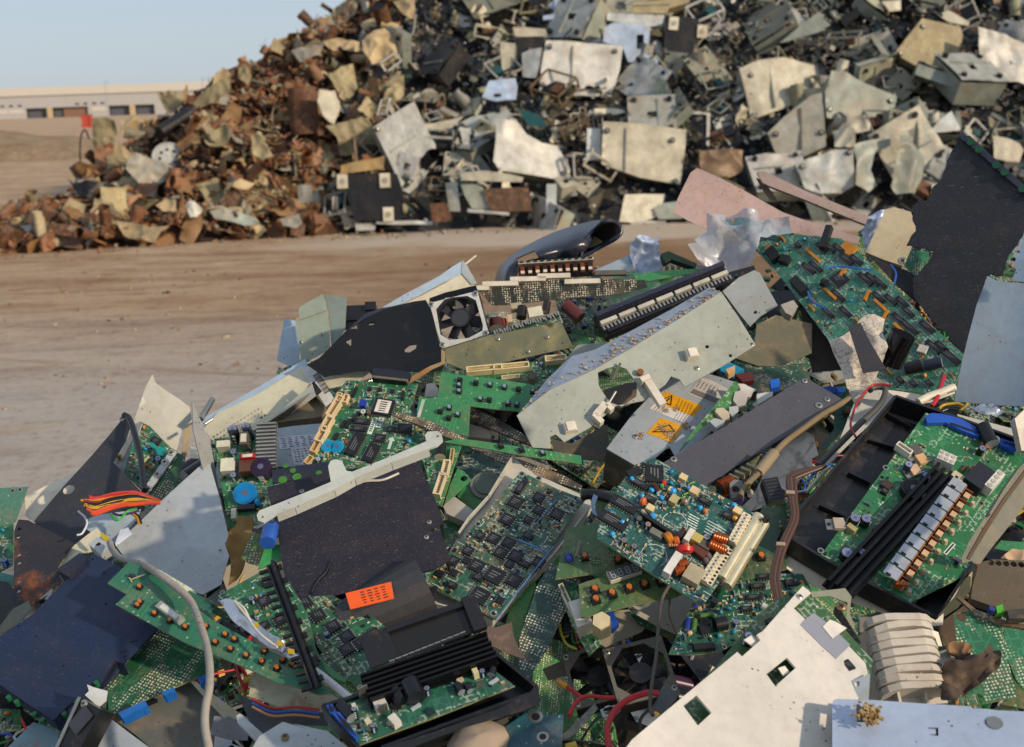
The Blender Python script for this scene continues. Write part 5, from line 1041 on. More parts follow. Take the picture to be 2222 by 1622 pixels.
plate('metal_bracket', 'thin cream flange wrapped round the top of the ribbed casting', 'bracket', 8, '1240,690 1390,745 1420,850 1390,850 1365,780 1220,715', CREAM, 20, 45, .28)
plate('metal_sheet', 'small grey plate with a square hole between white plate and casting', 'panel', 8, '735,1115 870,1060 860,1260 775,1255', GALV2, 0, 55, .31, holes=[[(750, 1120), (790, 1120), (790, 1158), (755, 1155)]])
board('green solder-side board with two round holes right of the casting', 8, '1508,602 1690,575 1862,645 1900,880 1990,1235 1800,1275 1612,1305 1590,1180 1530,850', '16704a', 4, 55, .24, 'solder', holes=[(1562, 628, .005), (1690, 1250, .005)])
board('second solder-side green board at the right edge behind the first', 8, '1890,690 2100,670 2100,1260 1980,1100 1900,900', '1a7a50', 4, 55, .21, 'solder')
plate('circuit_board', 'moss green bare board in the bottom right corner', 'circuit board', 8, '1900,1000 2120,1000 2120,1345 1850,1290 1980,1240', pcb('4a6a2c', 'bare', .5), 0, 60, .2)
t = plate('cloth_rag', 'crumpled dark brown rag draped beside the solder-side board', 'rag', 8, '1450,950 1560,880 1680,960 1780,850 1850,900 1860,1000 1760,1090 1600,1150 1520,1290 1410,1280 1400,1050', plastic('4a3c34', .9, .7), 0, 55, .265, grid=.004, crumple=.011, bsc=40, th=.002)
plate('mud_clod', 'tan mud crust above the brown rag', 'dirt', 8, '1450,850 1500,830 1640,850 1640,900 1560,910 1480,890', plastic('8a6a4a', .9, .6), 0, 55, .27, crumple=.006, bsc=40, th=.004)
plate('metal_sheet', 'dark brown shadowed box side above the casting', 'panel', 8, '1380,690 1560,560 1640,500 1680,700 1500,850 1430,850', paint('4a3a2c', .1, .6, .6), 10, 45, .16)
plate('metal_bracket', 'black bent lever rising from the white plate', 'bracket', 8, '600,550 650,580 720,700 800,820 770,840 690,720 590,600', BLKM, -20, 40, .30, th=.003)
plate('metal_bracket', 'folded grey bracket with a rivet above the white plate', 'bracket', 8, '415,440 680,410 730,475 715,600 760,720 740,720 690,640 700,520 560,470 430,480', paint('8a8a78', .4, .45, .6), 0, 50, .33, screws=[(648, 550, .0045, '9a7a5a')])
plate('metal_block', 'small grey plastic block in the dark gap above the casting', 'block', 8, '790,630 880,625 870,760 790,745', paint('77726c', .1, .5, .5), 0, 50, .2, skirt=.01)
# ---- black tray with big green board, right
t = T('display_driver', 'big black tray with a green board and a row of bright metal clips', 'circuit module', P(0, '1942,862 2080,910 2225,962 2260,990 2033,1343 1958,1305 1830,1240 1706,1165 1700,1148'), 10, 52, .215, P(9, '490,1530 1300,480'))
m = MB(); a = list(t.poly); m.sheet(a, .003, plastic('1c1d22', .35, .55), z=-.022); n_ = len(a); cc = Vector((sum(p[0] for p in a)/n_, sum(p[1] for p in a)/n_))
for i in range(n_):
    p, q = Vector(a[i]), Vector(a[(i+1) % n_]); dd = q-p; c = (p+q)/2; m.box(c.x, c.y, -.0215, dd.length, .003, .024, plastic('1c1d22', .35, .5), math.atan2(dd.y, dd.x))
t.part('tray', m)
for u, v in (((850, 700), (1060, 760)), ((700, 950), (870, 1030)), ((480, 1200), (680, 1290)), ((960, 480), (1180, 600))):
    m = MB(); p, q = Vector(t.uv(*P(9, [u])[0], -.02)), Vector(t.uv(*P(9, [v])[0], -.02)); dd = q-p; c = (p+q)/2; m.box(c.x, c.y, -.0215, dd.length, .0018, .006, BLKP, math.atan2(dd.y, dd.x)); t.part('tray_rib', m)
q = t.uv(*P(9, [(1205, 462)])[0], -.015); m = MB(); m.cyl((*q, -.0215), (*q, -.019), .006, plain('b9c0c8', .4), 14); t.part('tray_hole', m)
m = MB(); b = t.uvs(P(9, '1300,480 1700,610 2060,790 2040,900')+P(8, '1660,200 1560,330 1180,520 900,370 490,165')); m.sheet(b, .0018, pcb('17753f', 'comp', .15), (), None, None, EDGE); t.part('board', m); t.poly = b
def at9(x, y, z_=9): return t.uv(*P(z_, [(x, y)])[0])
def ang(u, v, z_=9): p, q = Vector(at9(*u, z_)), Vector(at9(*v, z_)); return math.degrees(math.atan2((q-p).y, (q-p).x)), (q-p).length, (p+q)/2
A_, L_, c_ = ang((600, 1880), (1440, 975)); hs = A_; c_fins(t, c_.x, c_.y, L_*1.0, .030, A_, 4, .014, '0d0d10', .3)
A_, L_, c_ = ang((1000, 1790), (1560, 1040)); 
for k in range(10):
    f = (k+.5)/10; q = Vector(at9(985, 1800)).lerp(Vector(at9(1530, 1060)), f); M_ = Matrix.Translation((q.x, q.y, 0)) @ Matrix.Rotation(R(A_), 4, 'Z')
    m = MB(); m.box(0, 0, .014, L_/10*.86, .015, .0012, plain('b9bcc4', .3, .5), 0, M_); m.box(-L_/28, .002, .0153, .002, .005, .0010, BLK, 0, M_); m.box(0, -.0082, .003, L_/10*.8, .0012, .0115, plain('b07a4a', .35, .6), 0, M_); t.part('spring_clip', m)
    m = MB(); m.box(0, -.0135, .001, .007, .006, .008, plain('c8a888', .5), 0, M_); m.box(.0055, -.0125, .001, .0018, .009, .010, plain('6a3418', .4), 0, M_); t.part('power_transistor', m)
    m = MB(); K = M_@Vector((0, -.022, 0)); m.cyl((K.x, K.y, 0), (K.x, K.y, .005), .003, plain('c0ac94', .6), 12, .002); t.part('varistor', m)
for a_ in [('conn', 1120, 785, .024, .009, hs-90, 'd5cfc4', .012, 4), ('to', 1215, 780, 60, 1.6, '55504c', True), ('to', 1262, 850, 60, 1.6, 'c8a070', True), ('to', 1210, 935, 60, 1.6, 'c8a888', True), ('cap', 1160, 895, .0058, .013, '20304a', (0, 0), '9aa4c0'), ('cap', 1295, 980, .0058, .013, '1b2a65', (0, 0), '8a94c8'),
           ('cap', 1198, 1075, .017, .012, '15161c', (0, 0), '15161c'), ('box', 1000, 1035, .014, .014, .007, hs, '3a2a22', 'inductor'), ('cap', 750, 1305, .0075, .014, '15161c', (0, 0), '8a90b0'), ('cap', 835, 1310, .0075, .014, '15161c', (0, 0), '8a90b0'), ('to', 630, 1345, 40, 1.7, 'b0a090', True), ('box', 730, 1370, .008, .014, .010, hs, 'a59a6a', 'film_capacitor'),
           ('cap', 690, 1570, .0085, .013, '15161c', (0, 0), '8a8ab0'), ('cap', 808, 1560, .0055, .010, '1b2245', (0, 0), '9a9ad0'), ('lcap', 1770, 650, .0105, .034, 48, '121318', '8a9094'), ('lcap', 1755, 735, .004, .012, 48, 'b8602a', '5a5048'), ('box', 1700, 985, .028, .044, .018, hs+90-0, '1a1c28', 'relay'), ('box', 1540, 985, .012, .018, .013, hs, 'b9b490', 'film_capacitor'),
           ('res', 1590, 915, .010, .0024, hs, 'b87a3a'), ('res', 1650, 915, .010, .0024, hs, 'b87a3a'), ('res', 1680, 920, .010, .0024, hs, 'b87a3a'), ('res', 1600, 1010, .010, .0024, hs, 'b87a3a'), ('hole', 995, 900, .0045), ('hole', 905, 1478, .0045), ('hole', 1725, 1175, .004), ('box', 935, 1380, .010, .014, .004, hs, '2a3a4a', 'chip'), ('hole', 497, 1535, .0045)]:
    put(t, 9, a_, .74)
for (x, y), nx_, ny_, w, h in (((1430, 880), 3, 2, .018, .013), ((1795, 1050), 4, 1, .028, .009)):
    q = at9(x, y); M_ = Matrix.Translation((*q, 0)) @ Matrix.Rotation(R(hs if nx_ == 4 else hs-75), 4, 'Z'); m = MB(); m.box(0, 0, 0, w, h, .014, plain('cfcbc4', .45), 0, M_)
    for i in range(nx_):
        for j in range(ny_):
            K = M_@Vector((-w/2+w*(i+.5)/nx_, -h/2+h*(j+.5)/ny_, .014)); m.cyl(K, K+Vector((0, 0, .0006)), min(w/nx_, h/ny_)*.38, plain('a9a498', .6), 12)
    t.part('power_socket', m)
for pts in ('1285,540 1330,508 1420,515 1550,550 1720,640 1690,690 1560,640 1440,580 1300,585', '1860,700 1985,740 1995,790 1970,800 1850,750'):
    m = MB(); m.sheet(t.uvs(P(9, pts)), .005, plain('1d4fae', .35), z=.006); m.sheet([(x*.99+0, y*.99) for x, y in t.uvs(P(9, '1480,575 1690,650 1685,662 1475,590'))] if '1285' in pts else t.uvs(P(9, '1880,725 1975,755 1970,765 1878,735')), .0004, BLK, z=.0066); t.part('ribbon_connector', m)
q = at9(1085, 420, 8); m = MB(); m.box(*q, .004, .012, .004, .008, plain('a8501c', .4), R(hs-50)); t.part('orange_capacitor', m)
q = at9(1475, 110, 8); m = MB(); m.box(*q, .0002, .018, .004, .0003, SILK, R(hs)); m.box(*q, .0005, .016, .0016, .0001, BLK, R(hs)); t.part('barcode_label', m)
scatter(t, random.Random(77), .35, 'sparse', clear=[(*at9(1120-k*70, 1260+k*85), .022) for k in range(-4, 8)]+[(*at9(1300-k*70, 1480+k*85), .03) for k in range(-5, 5)]+[(*at9(1480, 800), .02), (*at9(1700, 990), .03), (*at9(1500, 590), .03)], smd=.25, lim=30); t.done()
plate('metal_sheet', 'cream plate seen edge on beneath the black tray', 'panel', 8, '205,240 250,165 420,260 700,430 1170,620 1140,650 680,500 400,370', CREAM, 10, 50, .165)
plate('metal_sheet', 'cream corner plate under the lower right end of the black tray', 'panel', 8, '1225,610 1260,600 1370,655 1430,600 1425,690 1350,695 1215,650', CREAM, 5, 50, .22)
plate('metal_sheet', 'tan sheet fold along the right side of the black tray', 'panel', 8, '1650,280 1640,420 1540,560 1400,650 1390,620 1520,470 1590,350', paint('9a8a62', .1, .5, .6), 30, 40, .2)
t = plate('metal_channel', 'dirty grey metal channel leaning over the right side of the black tray', 'channel', 21, '1000,560 1040,600 1040,900 860,1130 700,1330 590,1480 540,1470 520,1450 440,1470 430,1430 490,1290 640,1060 780,830 900,660', paint('7d7b6c', .5, .42, .7, .5), 25, 45, .30, th=.0015, skirt=-.006, skirt_edges=[11, 12, 13], done=False)
m = MB(); m.sheet(t.uvs(P(21, '1010,620 1030,640 800,960 650,1190 500,1440 475,1430 620,1170 800,900')), .001, paint('5c4a38', .1, .7, .8, 0), z=.001); t.part('rust_stripe', m, 'brown strip down the channel'); t.done()
board('bright green board scrap with torn corner at the right edge', 21, '780,1270 1040,1290 1040,1400 880,1370 720,1340', GREEN3, 0, 50, .24, 'bare')
plate('paper_scrap', 'crumpled tan paper on the bright green scrap at the right edge', 'paper', 21, '780,1420 870,1360 1040,1380 1040,1470 900,1440', plastic('c0a283', .8, .2), 0, 50, .26, crumple=.006, bsc=30, th=.0005)
plate('metal_box', 'dirty brown metal box with a toothed rim at the right edge', 'metal box', 8, '1700,215 1800,190 2110,200 2110,640 1960,600 1640,490 1650,400', paint('5c5242', .3, .5, 1.0, .5), 5, 50, .25, holes=[(1790+k*58, 215+k*4, .003) for k in range(5)], skirt=.01)
plate('circuit_board', 'brown board edge with small parts below the toothed box', 'circuit board', 8, '1540,460 1700,590 1900,650 2110,700 2110,730 1880,690 1680,610 1530,480', pcb('6a5236', 'comp', .6), 0, 50, .26, th=.003)
for i, (pts, mt, l) in enumerate((('1830,550 1880,530 1885,570 1900,590 1840,600', plain('4aa82c', .4), 'bright green plastic plug on the brown board edge'), ('1780,540 1825,560 1820,590 1780,570', plain('2f3a8a', .4), 'small violet part beside the bright green plug'), ('1915,575 2100,560 2110,640 1930,640', plastic('3a3832', .5, .7), 'dark plastic foot with a round hole right of the green plug'))):
    plate('plastic_plug', l, 'plastic part', 8, pts, mt, 0, 50, .275, th=.008)
# ---- behind tray: cream plates, cables, crumpled white sheet
plate('metal_sheet', 'pale plate running behind the upper left side of the black tray', 'panel', 9, '800,285 1000,310 1075,340 950,490 760,670 560,870 500,900 640,690 740,440', paint('bdbcb6', .15, .42, .35, .1), -8, 52, .13)
plate('metal_sheet', 'cream sheet strip between the black tray and the orange-part board', 'panel', 9, '980,300 1130,320 1280,350 1360,360 1520,290 1525,330 1330,400 1240,410 1080,365', paint('c6bfae', .1, .45, .4, .1), 0, 50, .17)
plate('metal_sheet', 'pale strip behind the upper right edge of the black tray', 'panel', 9, '1540,490 1700,530 1960,600 2040,660 2010,700 1700,600 1560,540', paint('a9a79e', .2, .45, .5), 0, 50, .19)
board('dark teal board under the pale plate at the right of the teal hero board', 9, '600,440 700,420 700,560 640,700 560,760 480,760 600,600', '1f5a50', 0, 55, .10, 'bare', comps=[('btn', 690, 495, .008, 0, '8a3a2a')])
t = plate('crumpled_sheet', 'cracked off-white plastic sheet in the right middle', 'plastic sheet', 9, '-30,1120 60,960 160,800 280,690 385,635 440,660 450,700 480,800 430,830 440,900 300,1010 260,1120 160,1150 0,1215 -110,1260 -170,1240', crackle('cdc4b8', 26.0), 0, 52, .15, crumple=.004, bsc=16, th=.001)
m_ = paint('7a6a50', .0, .7, .8, .2)
tubes('coiled_cable', 'old tan cable with a spring-coiled strain relief', 'cable', 9, [([(715, 370), (620, 430), (500, 500), (350, 610), (230, 700), (130, 800)], .0035, m_), ([(20, 940), (-40, 1000), (-90, 1060), (-120, 1120)], .0035, m_)]+[([(128-k*10.5-14, 798+k*13-16), (128-k*10.5+4, 798+k*13+18), (128-k*10.5+26, 798+k*13+24), (128-k*10.5+10, 798+k*13-6)], .0014, m_) for k in range(11)]+[([(140, 790), (15, 945)], .0065, plastic('8a7a62', .7, .6))], lift=.21)
plate('metal_strip', 'long tan strip along the lower side of the dark grey plate', 'strip', 9, '700,360 720,380 560,500 330,660 190,740 150,750 320,620 540,470', paint('7a6444', .1, .6, .7), 0, 45, .19)
tubes('cable', 'dark grey cable looping down over the pale plate', 'cable', 9, [([(870, 310), (900, 288), (970, 285), (992, 320), (960, 400), (900, 470), (800, 560), (720, 640), (620, 740), (540, 820), (480, 885)], .0036, plastic('4a4a44', .5, .6))], lift=.20)
tubes('wire', 'thin red wire looping beside the dark grey cable', 'wire', 9, [([(1035, 275), (960, 262), (880, 275), (820, 340), (770, 410), (740, 500), (725, 570), (740, 620), (765, 665)], .0013, plastic('a82028', .35, .1))], lift=.22)
tubes('wire', 'red wire rising beside the light-blue sheet at the right', 'wire', 9, [([(1345, 430), (1380, 380), (1410, 290), (1440, 195)], .0028, plastic('a82028', .35, .2))], lift=.20)
tubes('wire', 'yellow and black wires coiled under the light-blue sheet', 'wire', 9, [([(1400, 450), (1440, 420), (1530, 410), (1590, 430)], .0018, plastic('b8901c', .35, .2)), ([(1420, 470), (1480, 450), (1560, 460), (1610, 420)], .0018, BLKP), ([(1560, 470), (1590, 440), (1620, 410)], .0018, plastic('b8901c', .35, .2))], lift=.17)
tubes('cable', 'brown cable loom tied with a clip left of the black tray', 'cable', 9, [([(480+k*14, 900-k*3), (370, 915+k*9), (270+k*5, 950+k*10), (245+k*14, 1000), (262+k*11, 1150), (275+k*10, 1290), (215+k*11, 1430), (170+k*12, 1530), (138+k*12, 1640), (120+k*13, 1760), (145+k*11, 1880), (160+k*10, 1960)], .0022, plastic(['5a3a2c', '4a342a', '6a4a38', '3c302a'][k % 4], .45, .3)) for k in range(5)], lift=.24)
for q, l in (((262, 1085), 'upper'), ((190, 1480), 'lower')):
    plate('cable_tie', l+' plastic tie round the brown cable loom', 'cable tie', 9, '%d,%d %d,%d %d,%d %d,%d' % (q[0]-30, q[1]-14, q[0]+38, q[1]-8, q[0]+38, q[1]+16, q[0]-30, q[1]+12), plain('9a8a7a', .5), 0, 45, .262, th=.004)
t = T('connector_plug', 'black connector with coloured wires left of the brown loom', 'connector', P(9, '50,1020 130,1012 195,1130 160,1155 90,1140'), 0, 45, .22, P(9, '60,1020 100,1140'))
m = MB(); m.box(0, 0, -.006, .026, .017, .014, BLKP); [m.box(-.010+k*.004, .0, .008, .0022, .013, .0006, DKG) for k in range(6)]; t.part('housing', m)
for k, c in enumerate(('c8c4bc', '2f7fc0', 'b81c24', 'c82028', '2a9a3a', '8ab81c', 'b81c24')):
    m = MB(); m.tube([(-.009+k*.003, .006, .002), t.loc(*P(9, [(210, 1060+k*9)])[0], t.d-.005), t.loc(*P(9, [(300, 1085+k*6)])[0], t.d-.01), t.loc(*P(9, [(400, 1080+k*7)])[0], t.d)], .0015, plastic(c, .35, .1), 6); t.part('wire', m)
t.done()
tubes('wire', 'blue and white wires running off behind the black tray', 'wire', 9, [([(400, 1000), (450, 940), (500, 905), (590, 880)], .0018, plastic('2f8fd0', .35, .1)), ([(385, 1085), (440, 1020), (520, 930), (570, 895)], .0018, plastic('c8c2b0', .35, .1))], lift=.23)
plate('metal_sheet', 'dark grey rectangular plate with corner rivets right of the yellow-labelled box', 'panel', 0, '1747,819 1830,868 1700,950 1600,1010 1527,1060 1480,1030 1440,1004 1600,910', DKGREY, 0, 54, .20, th=.002, screws=[(1462, 998, .004), (1746, 828, .0035), (1795, 868, .0035), (1777, 881, .0045)])
t = board('narrow board with comb pins and a copper coil under the dark grey plate', 17, '1330,380 1900,60 2040,20 1960,180 1500,450 1420,420', '6a6a50', 0, 50, .175, 'bare', comps=[('coil', 1590, 510, .016, .010, 0, .012), ('chip', 1680, 240, .016, .009, 30)]+[('box', 1540+k*75, 425-k*45, .003, .012, .008, 30, 'b5a888', 'comb_pin') for k in range(6)])
plate('ferrite_core', 'grey plastic tab with a round hole beside the copper coil', 'plastic tab', 17, '1640,400 1700,350 1800,370 1815,430 1750,570 1670,590 1650,520', plastic('77797a', .5, .3), 0, 50, .2, th=.006, holes=[(1715, 475, .0042)])
plate('plastic_plug', 'violet plastic plug under the grey tab', 'plastic part', 17, '1680,600 1770,550 1830,570 1800,640 1720,650', plain('6a4a9a', .4), 0, 50, .18, th=.008)
# ---- yellow-labelled PSU
t = plate('power_supply', 'grey power supply case with yellow warning labels in the centre right', 'power supply', 0, '1316,974 1372,900 1438,832 1495,800 1560,818 1640,845 1600,885 1550,930 1470,1000 1452,968 1415,1000 1378,1010', GALV2, 4, 55, .165, th=.0015, done=False, screws=[(1379, 948, .0035)])
m = MB(); a = t.uvs(P(18, '480,222 620,280 1080,460 1020,530 935,632 540,480 335,375')); m.sheet(a, .0003, plain('d99a10', .45), z=.0004); lb = t.part('warning_label', m, 'yellow warning label with a triangle')
m = MB(); m.sheet(t.uvs(P(18, '335,378 540,483 935,635 870,720 810,745 500,620 218,500')), .0003, plain('d2cdc8', .5), z=.0004); lw = t.part('white_label', m)
m = MB(); m.sheet(t.uvs(P(18, '390,645 560,700 760,790 700,900 580,1060 400,980 170,895')), .0003, plain('d99a10', .45), z=.0004); l2 = t.part('warning_label', m, 'yellow warning label half covered by mud')
def tri(pts, parent, bang):
    m = MB(); q = [Vector((*t.uv(*p), .0008)) for p in P(18, pts)]
    for a_, b_ in zip(q, q[1:]+q[:1]): m.tube([a_, b_], .0006, BLK, 5)
    if bang:
        c = (q[0]+q[1]+q[2])/3; u = (q[0]-(q[1]+q[2])/2); m.tube([c+u*.42-u*.1, c-u*.05-u*.1], .0008, BLK, 5); m.tube([c-u*.16-u*.1, c-u*.2-u*.1], .0009, BLK, 5)
    t.part('warning_triangle', m, sub=None)
tri('578,295 560,450 390,370', lb, True); tri('535,765 620,870 265,880', l2, False)
m = MB(); r = random.Random(4)
for i in range(7):
    for k in range(5): q = t.uv(*P(18, [(700-i*11+k*50, 355+i*26+k*24)])[0]); m.box(*q, .0008, .0032*r.uniform(.6, 1), .0006, .0001, plain('5a4010'), R(-22))
for i in range(5):
    for k in range(4): q = t.uv(*P(18, [(680-i*16+k*42, 565+i*26+k*20)])[0]); m.box(*q, .0008, .0028*r.uniform(.6, 1), .0006, .0001, plain('55505a'), R(-22))
    for k in range(4): q = t.uv(*P(18, [(370-i*22+k*45, 430+i*20+k*20)])[0]); m.box(*q, .0008, .0028*r.uniform(.6, 1), .0006, .0001, plain('55505a'), R(-22))
t.part('printed_lines', m)
m = MB(); m.sheet(t.uvs(P(18, '1060,10 1200,40 1480,180 1400,330 1270,435 1000,330 830,260 950,120')), .0003, plain('b9b3ac', .5), z=.0004); m.sheet(t.uvs(P(18, '930,185 1330,345 1270,415 870,245')), .0003, plain('6f6a68', .5), z=.0008); t.part('rating_plate', m); m = MB()
for i in range(5):
    for k in range(6): q = t.uv(*P(18, [(1040-i*14+k*55, 60+i*22+k*26)])[0]); m.box(*q, .0009, .0034*r.uniform(.5, 1), .0006, .0001, plain('3c3838'), R(-22))
t.part('printed_lines', m)
m = MB(); r = random.Random(7)
for cx_, cy_, s_, n_ in ((420, 820, 45, 60), (560, 920, 60, 120), (790, 780, 40, 40), (480, 530, 30, 40), (640, 500, 35, 30), (60, 940, 45, 40)):
    for _ in range(n_): q = t.uv(*P(18, [(r.gauss(cx_, s_*.8), r.gauss(cy_, s_*.7))])[0]); m.box(*q, .0005, r.uniform(.0006, .002), r.uniform(.0005, .0015), r.uniform(.0002, .0008), plain(r.choice(('a58a6c', 'b0967a', '8f7458')), .9), r.uniform(0, 3))
t.part('mud_crust', m)
m = MB(); p, q = Vector(t.poly[0]), Vector(t.poly[11]); K = Matrix.Translation(((p.x+q.x)/2, (p.y+q.y)/2, -.001)); dd = q-p; m.box(0, 0, -.055, dd.length, .0015, .054, paint('5a5c50', .4, .45, .7), math.atan2(dd.y, dd.x), K); t.part('front_side', m)
for k in range(8): m = MB(); m.box(0, -.002, -.010-.0045*k, dd.length*.6, .0012, .0014, BLK, math.atan2(dd.y, dd.x), K); t.part('vent_slot', m)
t.done()
plate('circuit_board', 'narrow green board on edge beside the yellow-labelled case', 'circuit board', 18, '1585,55 1640,90 1650,160 1500,480 1200,700 1000,860 720,1180 700,1180 900,880 1250,470 1430,260', pcb('2a7a30', 'comp', .3), 20, 40, .19, th=.0016)
for i, (pts, mt, l) in enumerate((('1590,230 1690,200 1800,290 1760,440 1640,460 1560,360', plastic('b5aea4', .4, .4), 'dirty translucent plug beside the narrow green board'), ('1300,490 1400,480 1500,560 1510,670 1420,700 1270,540', plastic('c4b49c', .5, .6), 'cream socket with brown dirt beside the narrow green board'), ('1180,700 1260,650 1430,690 1410,760 1300,820', plastic('a8aeb0', .5, .3), 'grey plastic socket at the lower end of the narrow green board'), ('1940,270 2060,240 2195,225 2200,290 1960,430', plastic('c2c4bc', .5, .2), 'white plastic tab above the dark grey plate'), ('1640,95 1740,100 1890,180 1790,300 1700,230', plain('c9c4be', .5), 'white printed label behind the dirty translucent plug'), ('1500,470 1640,450 1650,530 1560,640 1500,560', plastic('aeb4b0', .5, .2), 'pale grey socket under the dirty translucent plug'))):
    plate('socket', l, 'plastic part', 18, pts, mt, 0, 50, .195, th=.008, skirt=.004)
# ---- big grey chassis
t = plate('steel_chassis', 'long pale green-grey steel chassis with an eight-sided opening across the centre', 'chassis', 5, '355,1295 560,1135 830,1005 1100,850 1380,685 1650,510 1760,670 1870,850 1650,985 1420,1108 1390,1060 1335,1040 1300,1090 1160,1195 985,1230 820,1370 655,1465 640,1450 600,1415 565,1430 570,1505 455,1498', paint('989c92', .15, .42, .2, .1), 6, 40, .235, th=.002, bend=.0012, grid=.02,
     holes=[P(5, '870,1015 925,990 990,972 1050,992 1120,1085 1115,1170 1020,1235 950,1210 905,1150 875,1100') and [(870, 1015), (925, 990), (990, 972), (1050, 992), (1120, 1085), (1115, 1170), (1020, 1235), (950, 1210), (905, 1150), (875, 1100)], (1562, 857, .0024), (1710, 915, .0022)], done=False)
m = MB(); w3 = [t.loc(*p, 0) for p in ()]; fr = P(5, '355,1295 560,1135 830,1005 1100,850 1380,685 1650,510'); bk = P(5, '600,1000 740,862 850,845 1060,740 1330,600 1560,470')
va = [Vector((*t.uv(*p), 0)) for p in fr]; 
w0, w1 = t.M@va[0], t.M@va[-1]; u = (w1-w0).normalized(); n2 = nrm(-15, 74); n2 = (n2-u*n2.dot(u)).normalized()
vb = [t.I @ (C0+ray(*p)*((w0-C0).dot(n2)/ray(*p).dot(n2))) for p in bk]; vb = [a_.lerp(b_, .8) for a_, b_ in zip(va, vb)]
n_ = len(va); m.add([v[:] for v in va+vb]+[(v.x, v.y-.001, v.z-.0015) for v in va+vb], [(i, i+1, n_+i+1, n_+i) for i in range(n_-1)]+[(2*n_+i, 3*n_+i, 3*n_+i+1, 2*n_+i+1) for i in range(n_-1)], paint('8b97a5', .3, .38, .55, .3)); t.part('top_flange', m, 'top flange with crumbs, coloured as bluish sky-lit shade')  # bluish sky light on the shaded flange is put into its colour
m = MB(); r = random.Random(15)
for _ in range(200):
    f = r.random()*(n_-1); i = int(f); a_ = va[i].lerp(va[i+1], f-i); b_ = vb[i].lerp(vb[i+1], f-i); g_ = r.betavariate(1.0, 3.2); q = a_.lerp(b_, g_)
    if f < 1.6 and r.random() < .7: continue
    s_ = r.uniform(.0007, .0032); m.box(q.x, q.y+.001, q.z, s_, s_*r.uniform(.5, 1), s_*.6, plain(r.choice(('9a8674', 'a8937c', '857465', 'b09a82')), .9), r.uniform(0, 3))
t.part('earth_crumbs', m)
for x, y in ((1462, 915), (692, 1382)):
    q = t.uv(*P(5, [(x, y)])[0]); m = MB(); m.box(*q, 0, .015, .013, .008, plain('d8cfc0', .4), R(-28), None, .12); m.box(q[0], q[1], .007, .009, .011, .003, plain('d8cfc0', .4), R(-28)); t.part('plastic_standoff', m)
q = t.uv(*P(5, [(882, 1275)])[0]); m = MB(); m.box(*q, 0, .020, .008, .010, plain('d8cfc0', .4), R(10)); m.box(q[0]-.010, q[1]-.006, 0, .006, .014, .010, plain('d8cfc0', .4)); m.box(q[0]+.010, q[1]-.004, 0, .006, .010, .010, plain('d8cfc0', .4)); m.cyl((q[0]+.012, q[1], .006), (q[0]+.030, q[1]+.006, .006), .0015, STEEL, 8); t.part('plastic_clip', m)
q = t.uv(*P(5, [(1205, 1145)])[0]); m = MB(); m.box(q[0], q[1]-.006, 0, .009, .034, .009, plain('d8cfc0', .4), R(-14)); m.box(q[0]+.003, q[1]+.014, 0, .012, .006, .012, plain('d8cfc0', .4), R(-14)); m.cyl((q[0]+.008, q[1]+.026, 0), (q[0]+.008, q[1]+.026, .004), .004, plain('8a5a3a', .5, .3), 10); t.part('plastic_clip', m, 'long white clip')
screw(t, *t.uv(*P(5, [(1500, 992)])[0]), .003, col='cfc8bc'); screw(t, *t.uv(*P(5, [(1845, 843)])[0]), .003); screw(t, *t.uv(*P(5, [(1815, 812)])[0]), .0015)
m = MB(); a_ = t.uv(*P(5, [(1010, 970)])[0]); b_ = t.uv(*P(5, [(970, 1035)])[0]); m.tube([(a_[0], a_[1], .004), (b_[0], b_[1], -.01)], .0016, STEEL, 8); t.part('bolt', m); t.done()
plate('metal_sheet', 'brown-stained panel inside the eight-sided opening', 'panel', 5, '905,1130 1060,1085 1130,1080 1130,1190 1010,1250 930,1220', paint('6a6258', .3, .5, .9), 0, 60, .185)
plate('metal_sheet', 'short green-grey sheet behind the left shoulder of the long chassis', 'panel', 5, '590,1030 740,845 830,835 960,830 850,890 700,960', paint('82867c', .3, .42, .4, .3), 0, 50, .19)
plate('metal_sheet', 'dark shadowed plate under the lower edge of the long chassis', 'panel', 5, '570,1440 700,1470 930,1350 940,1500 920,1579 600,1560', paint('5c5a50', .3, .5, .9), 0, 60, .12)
plate('metal_bracket', 'pale bent plate with a curled rim above the right end of the chassis', 'bracket', 5, '1660,500 1760,410 1860,362 1895,380 1960,500 2010,590 1900,660 1835,730 1770,650', paint('9fa29c', .25, .4, .25, .1), -20, 35, .19, bend=.003, holes=[(1868, 636, .0025)])
plate('metal_block', 'small silver block at the tip of the pale bent plate', 'block', 5, '2030,590 2110,560 2140,600 2100,660 2060,640', paint('9a968a', .5, .35, .3), 0, 40, .19, skirt=.014)
plate('metal_sheet', 'shaded olive metal panel below the big orange-part board', 'panel', 5, '1880,700 2000,640 2230,700 2230,880 2010,980 1890,985 1740,935 1860,850', OLIVE, -5, 45, .04, bend=.005)  # olive tone holds both the panel's dirt and its shade
plate('metal_sheet', 'dark sheet standing in for the shaded recess under the big orange-part board', 'panel', 5, '2150,600 2400,760 2420,1000 2230,1020 2200,880', paint('2c2820', .1, .6, .6), -10, 40, .02)  # dark colour stands in for the shaded interior here
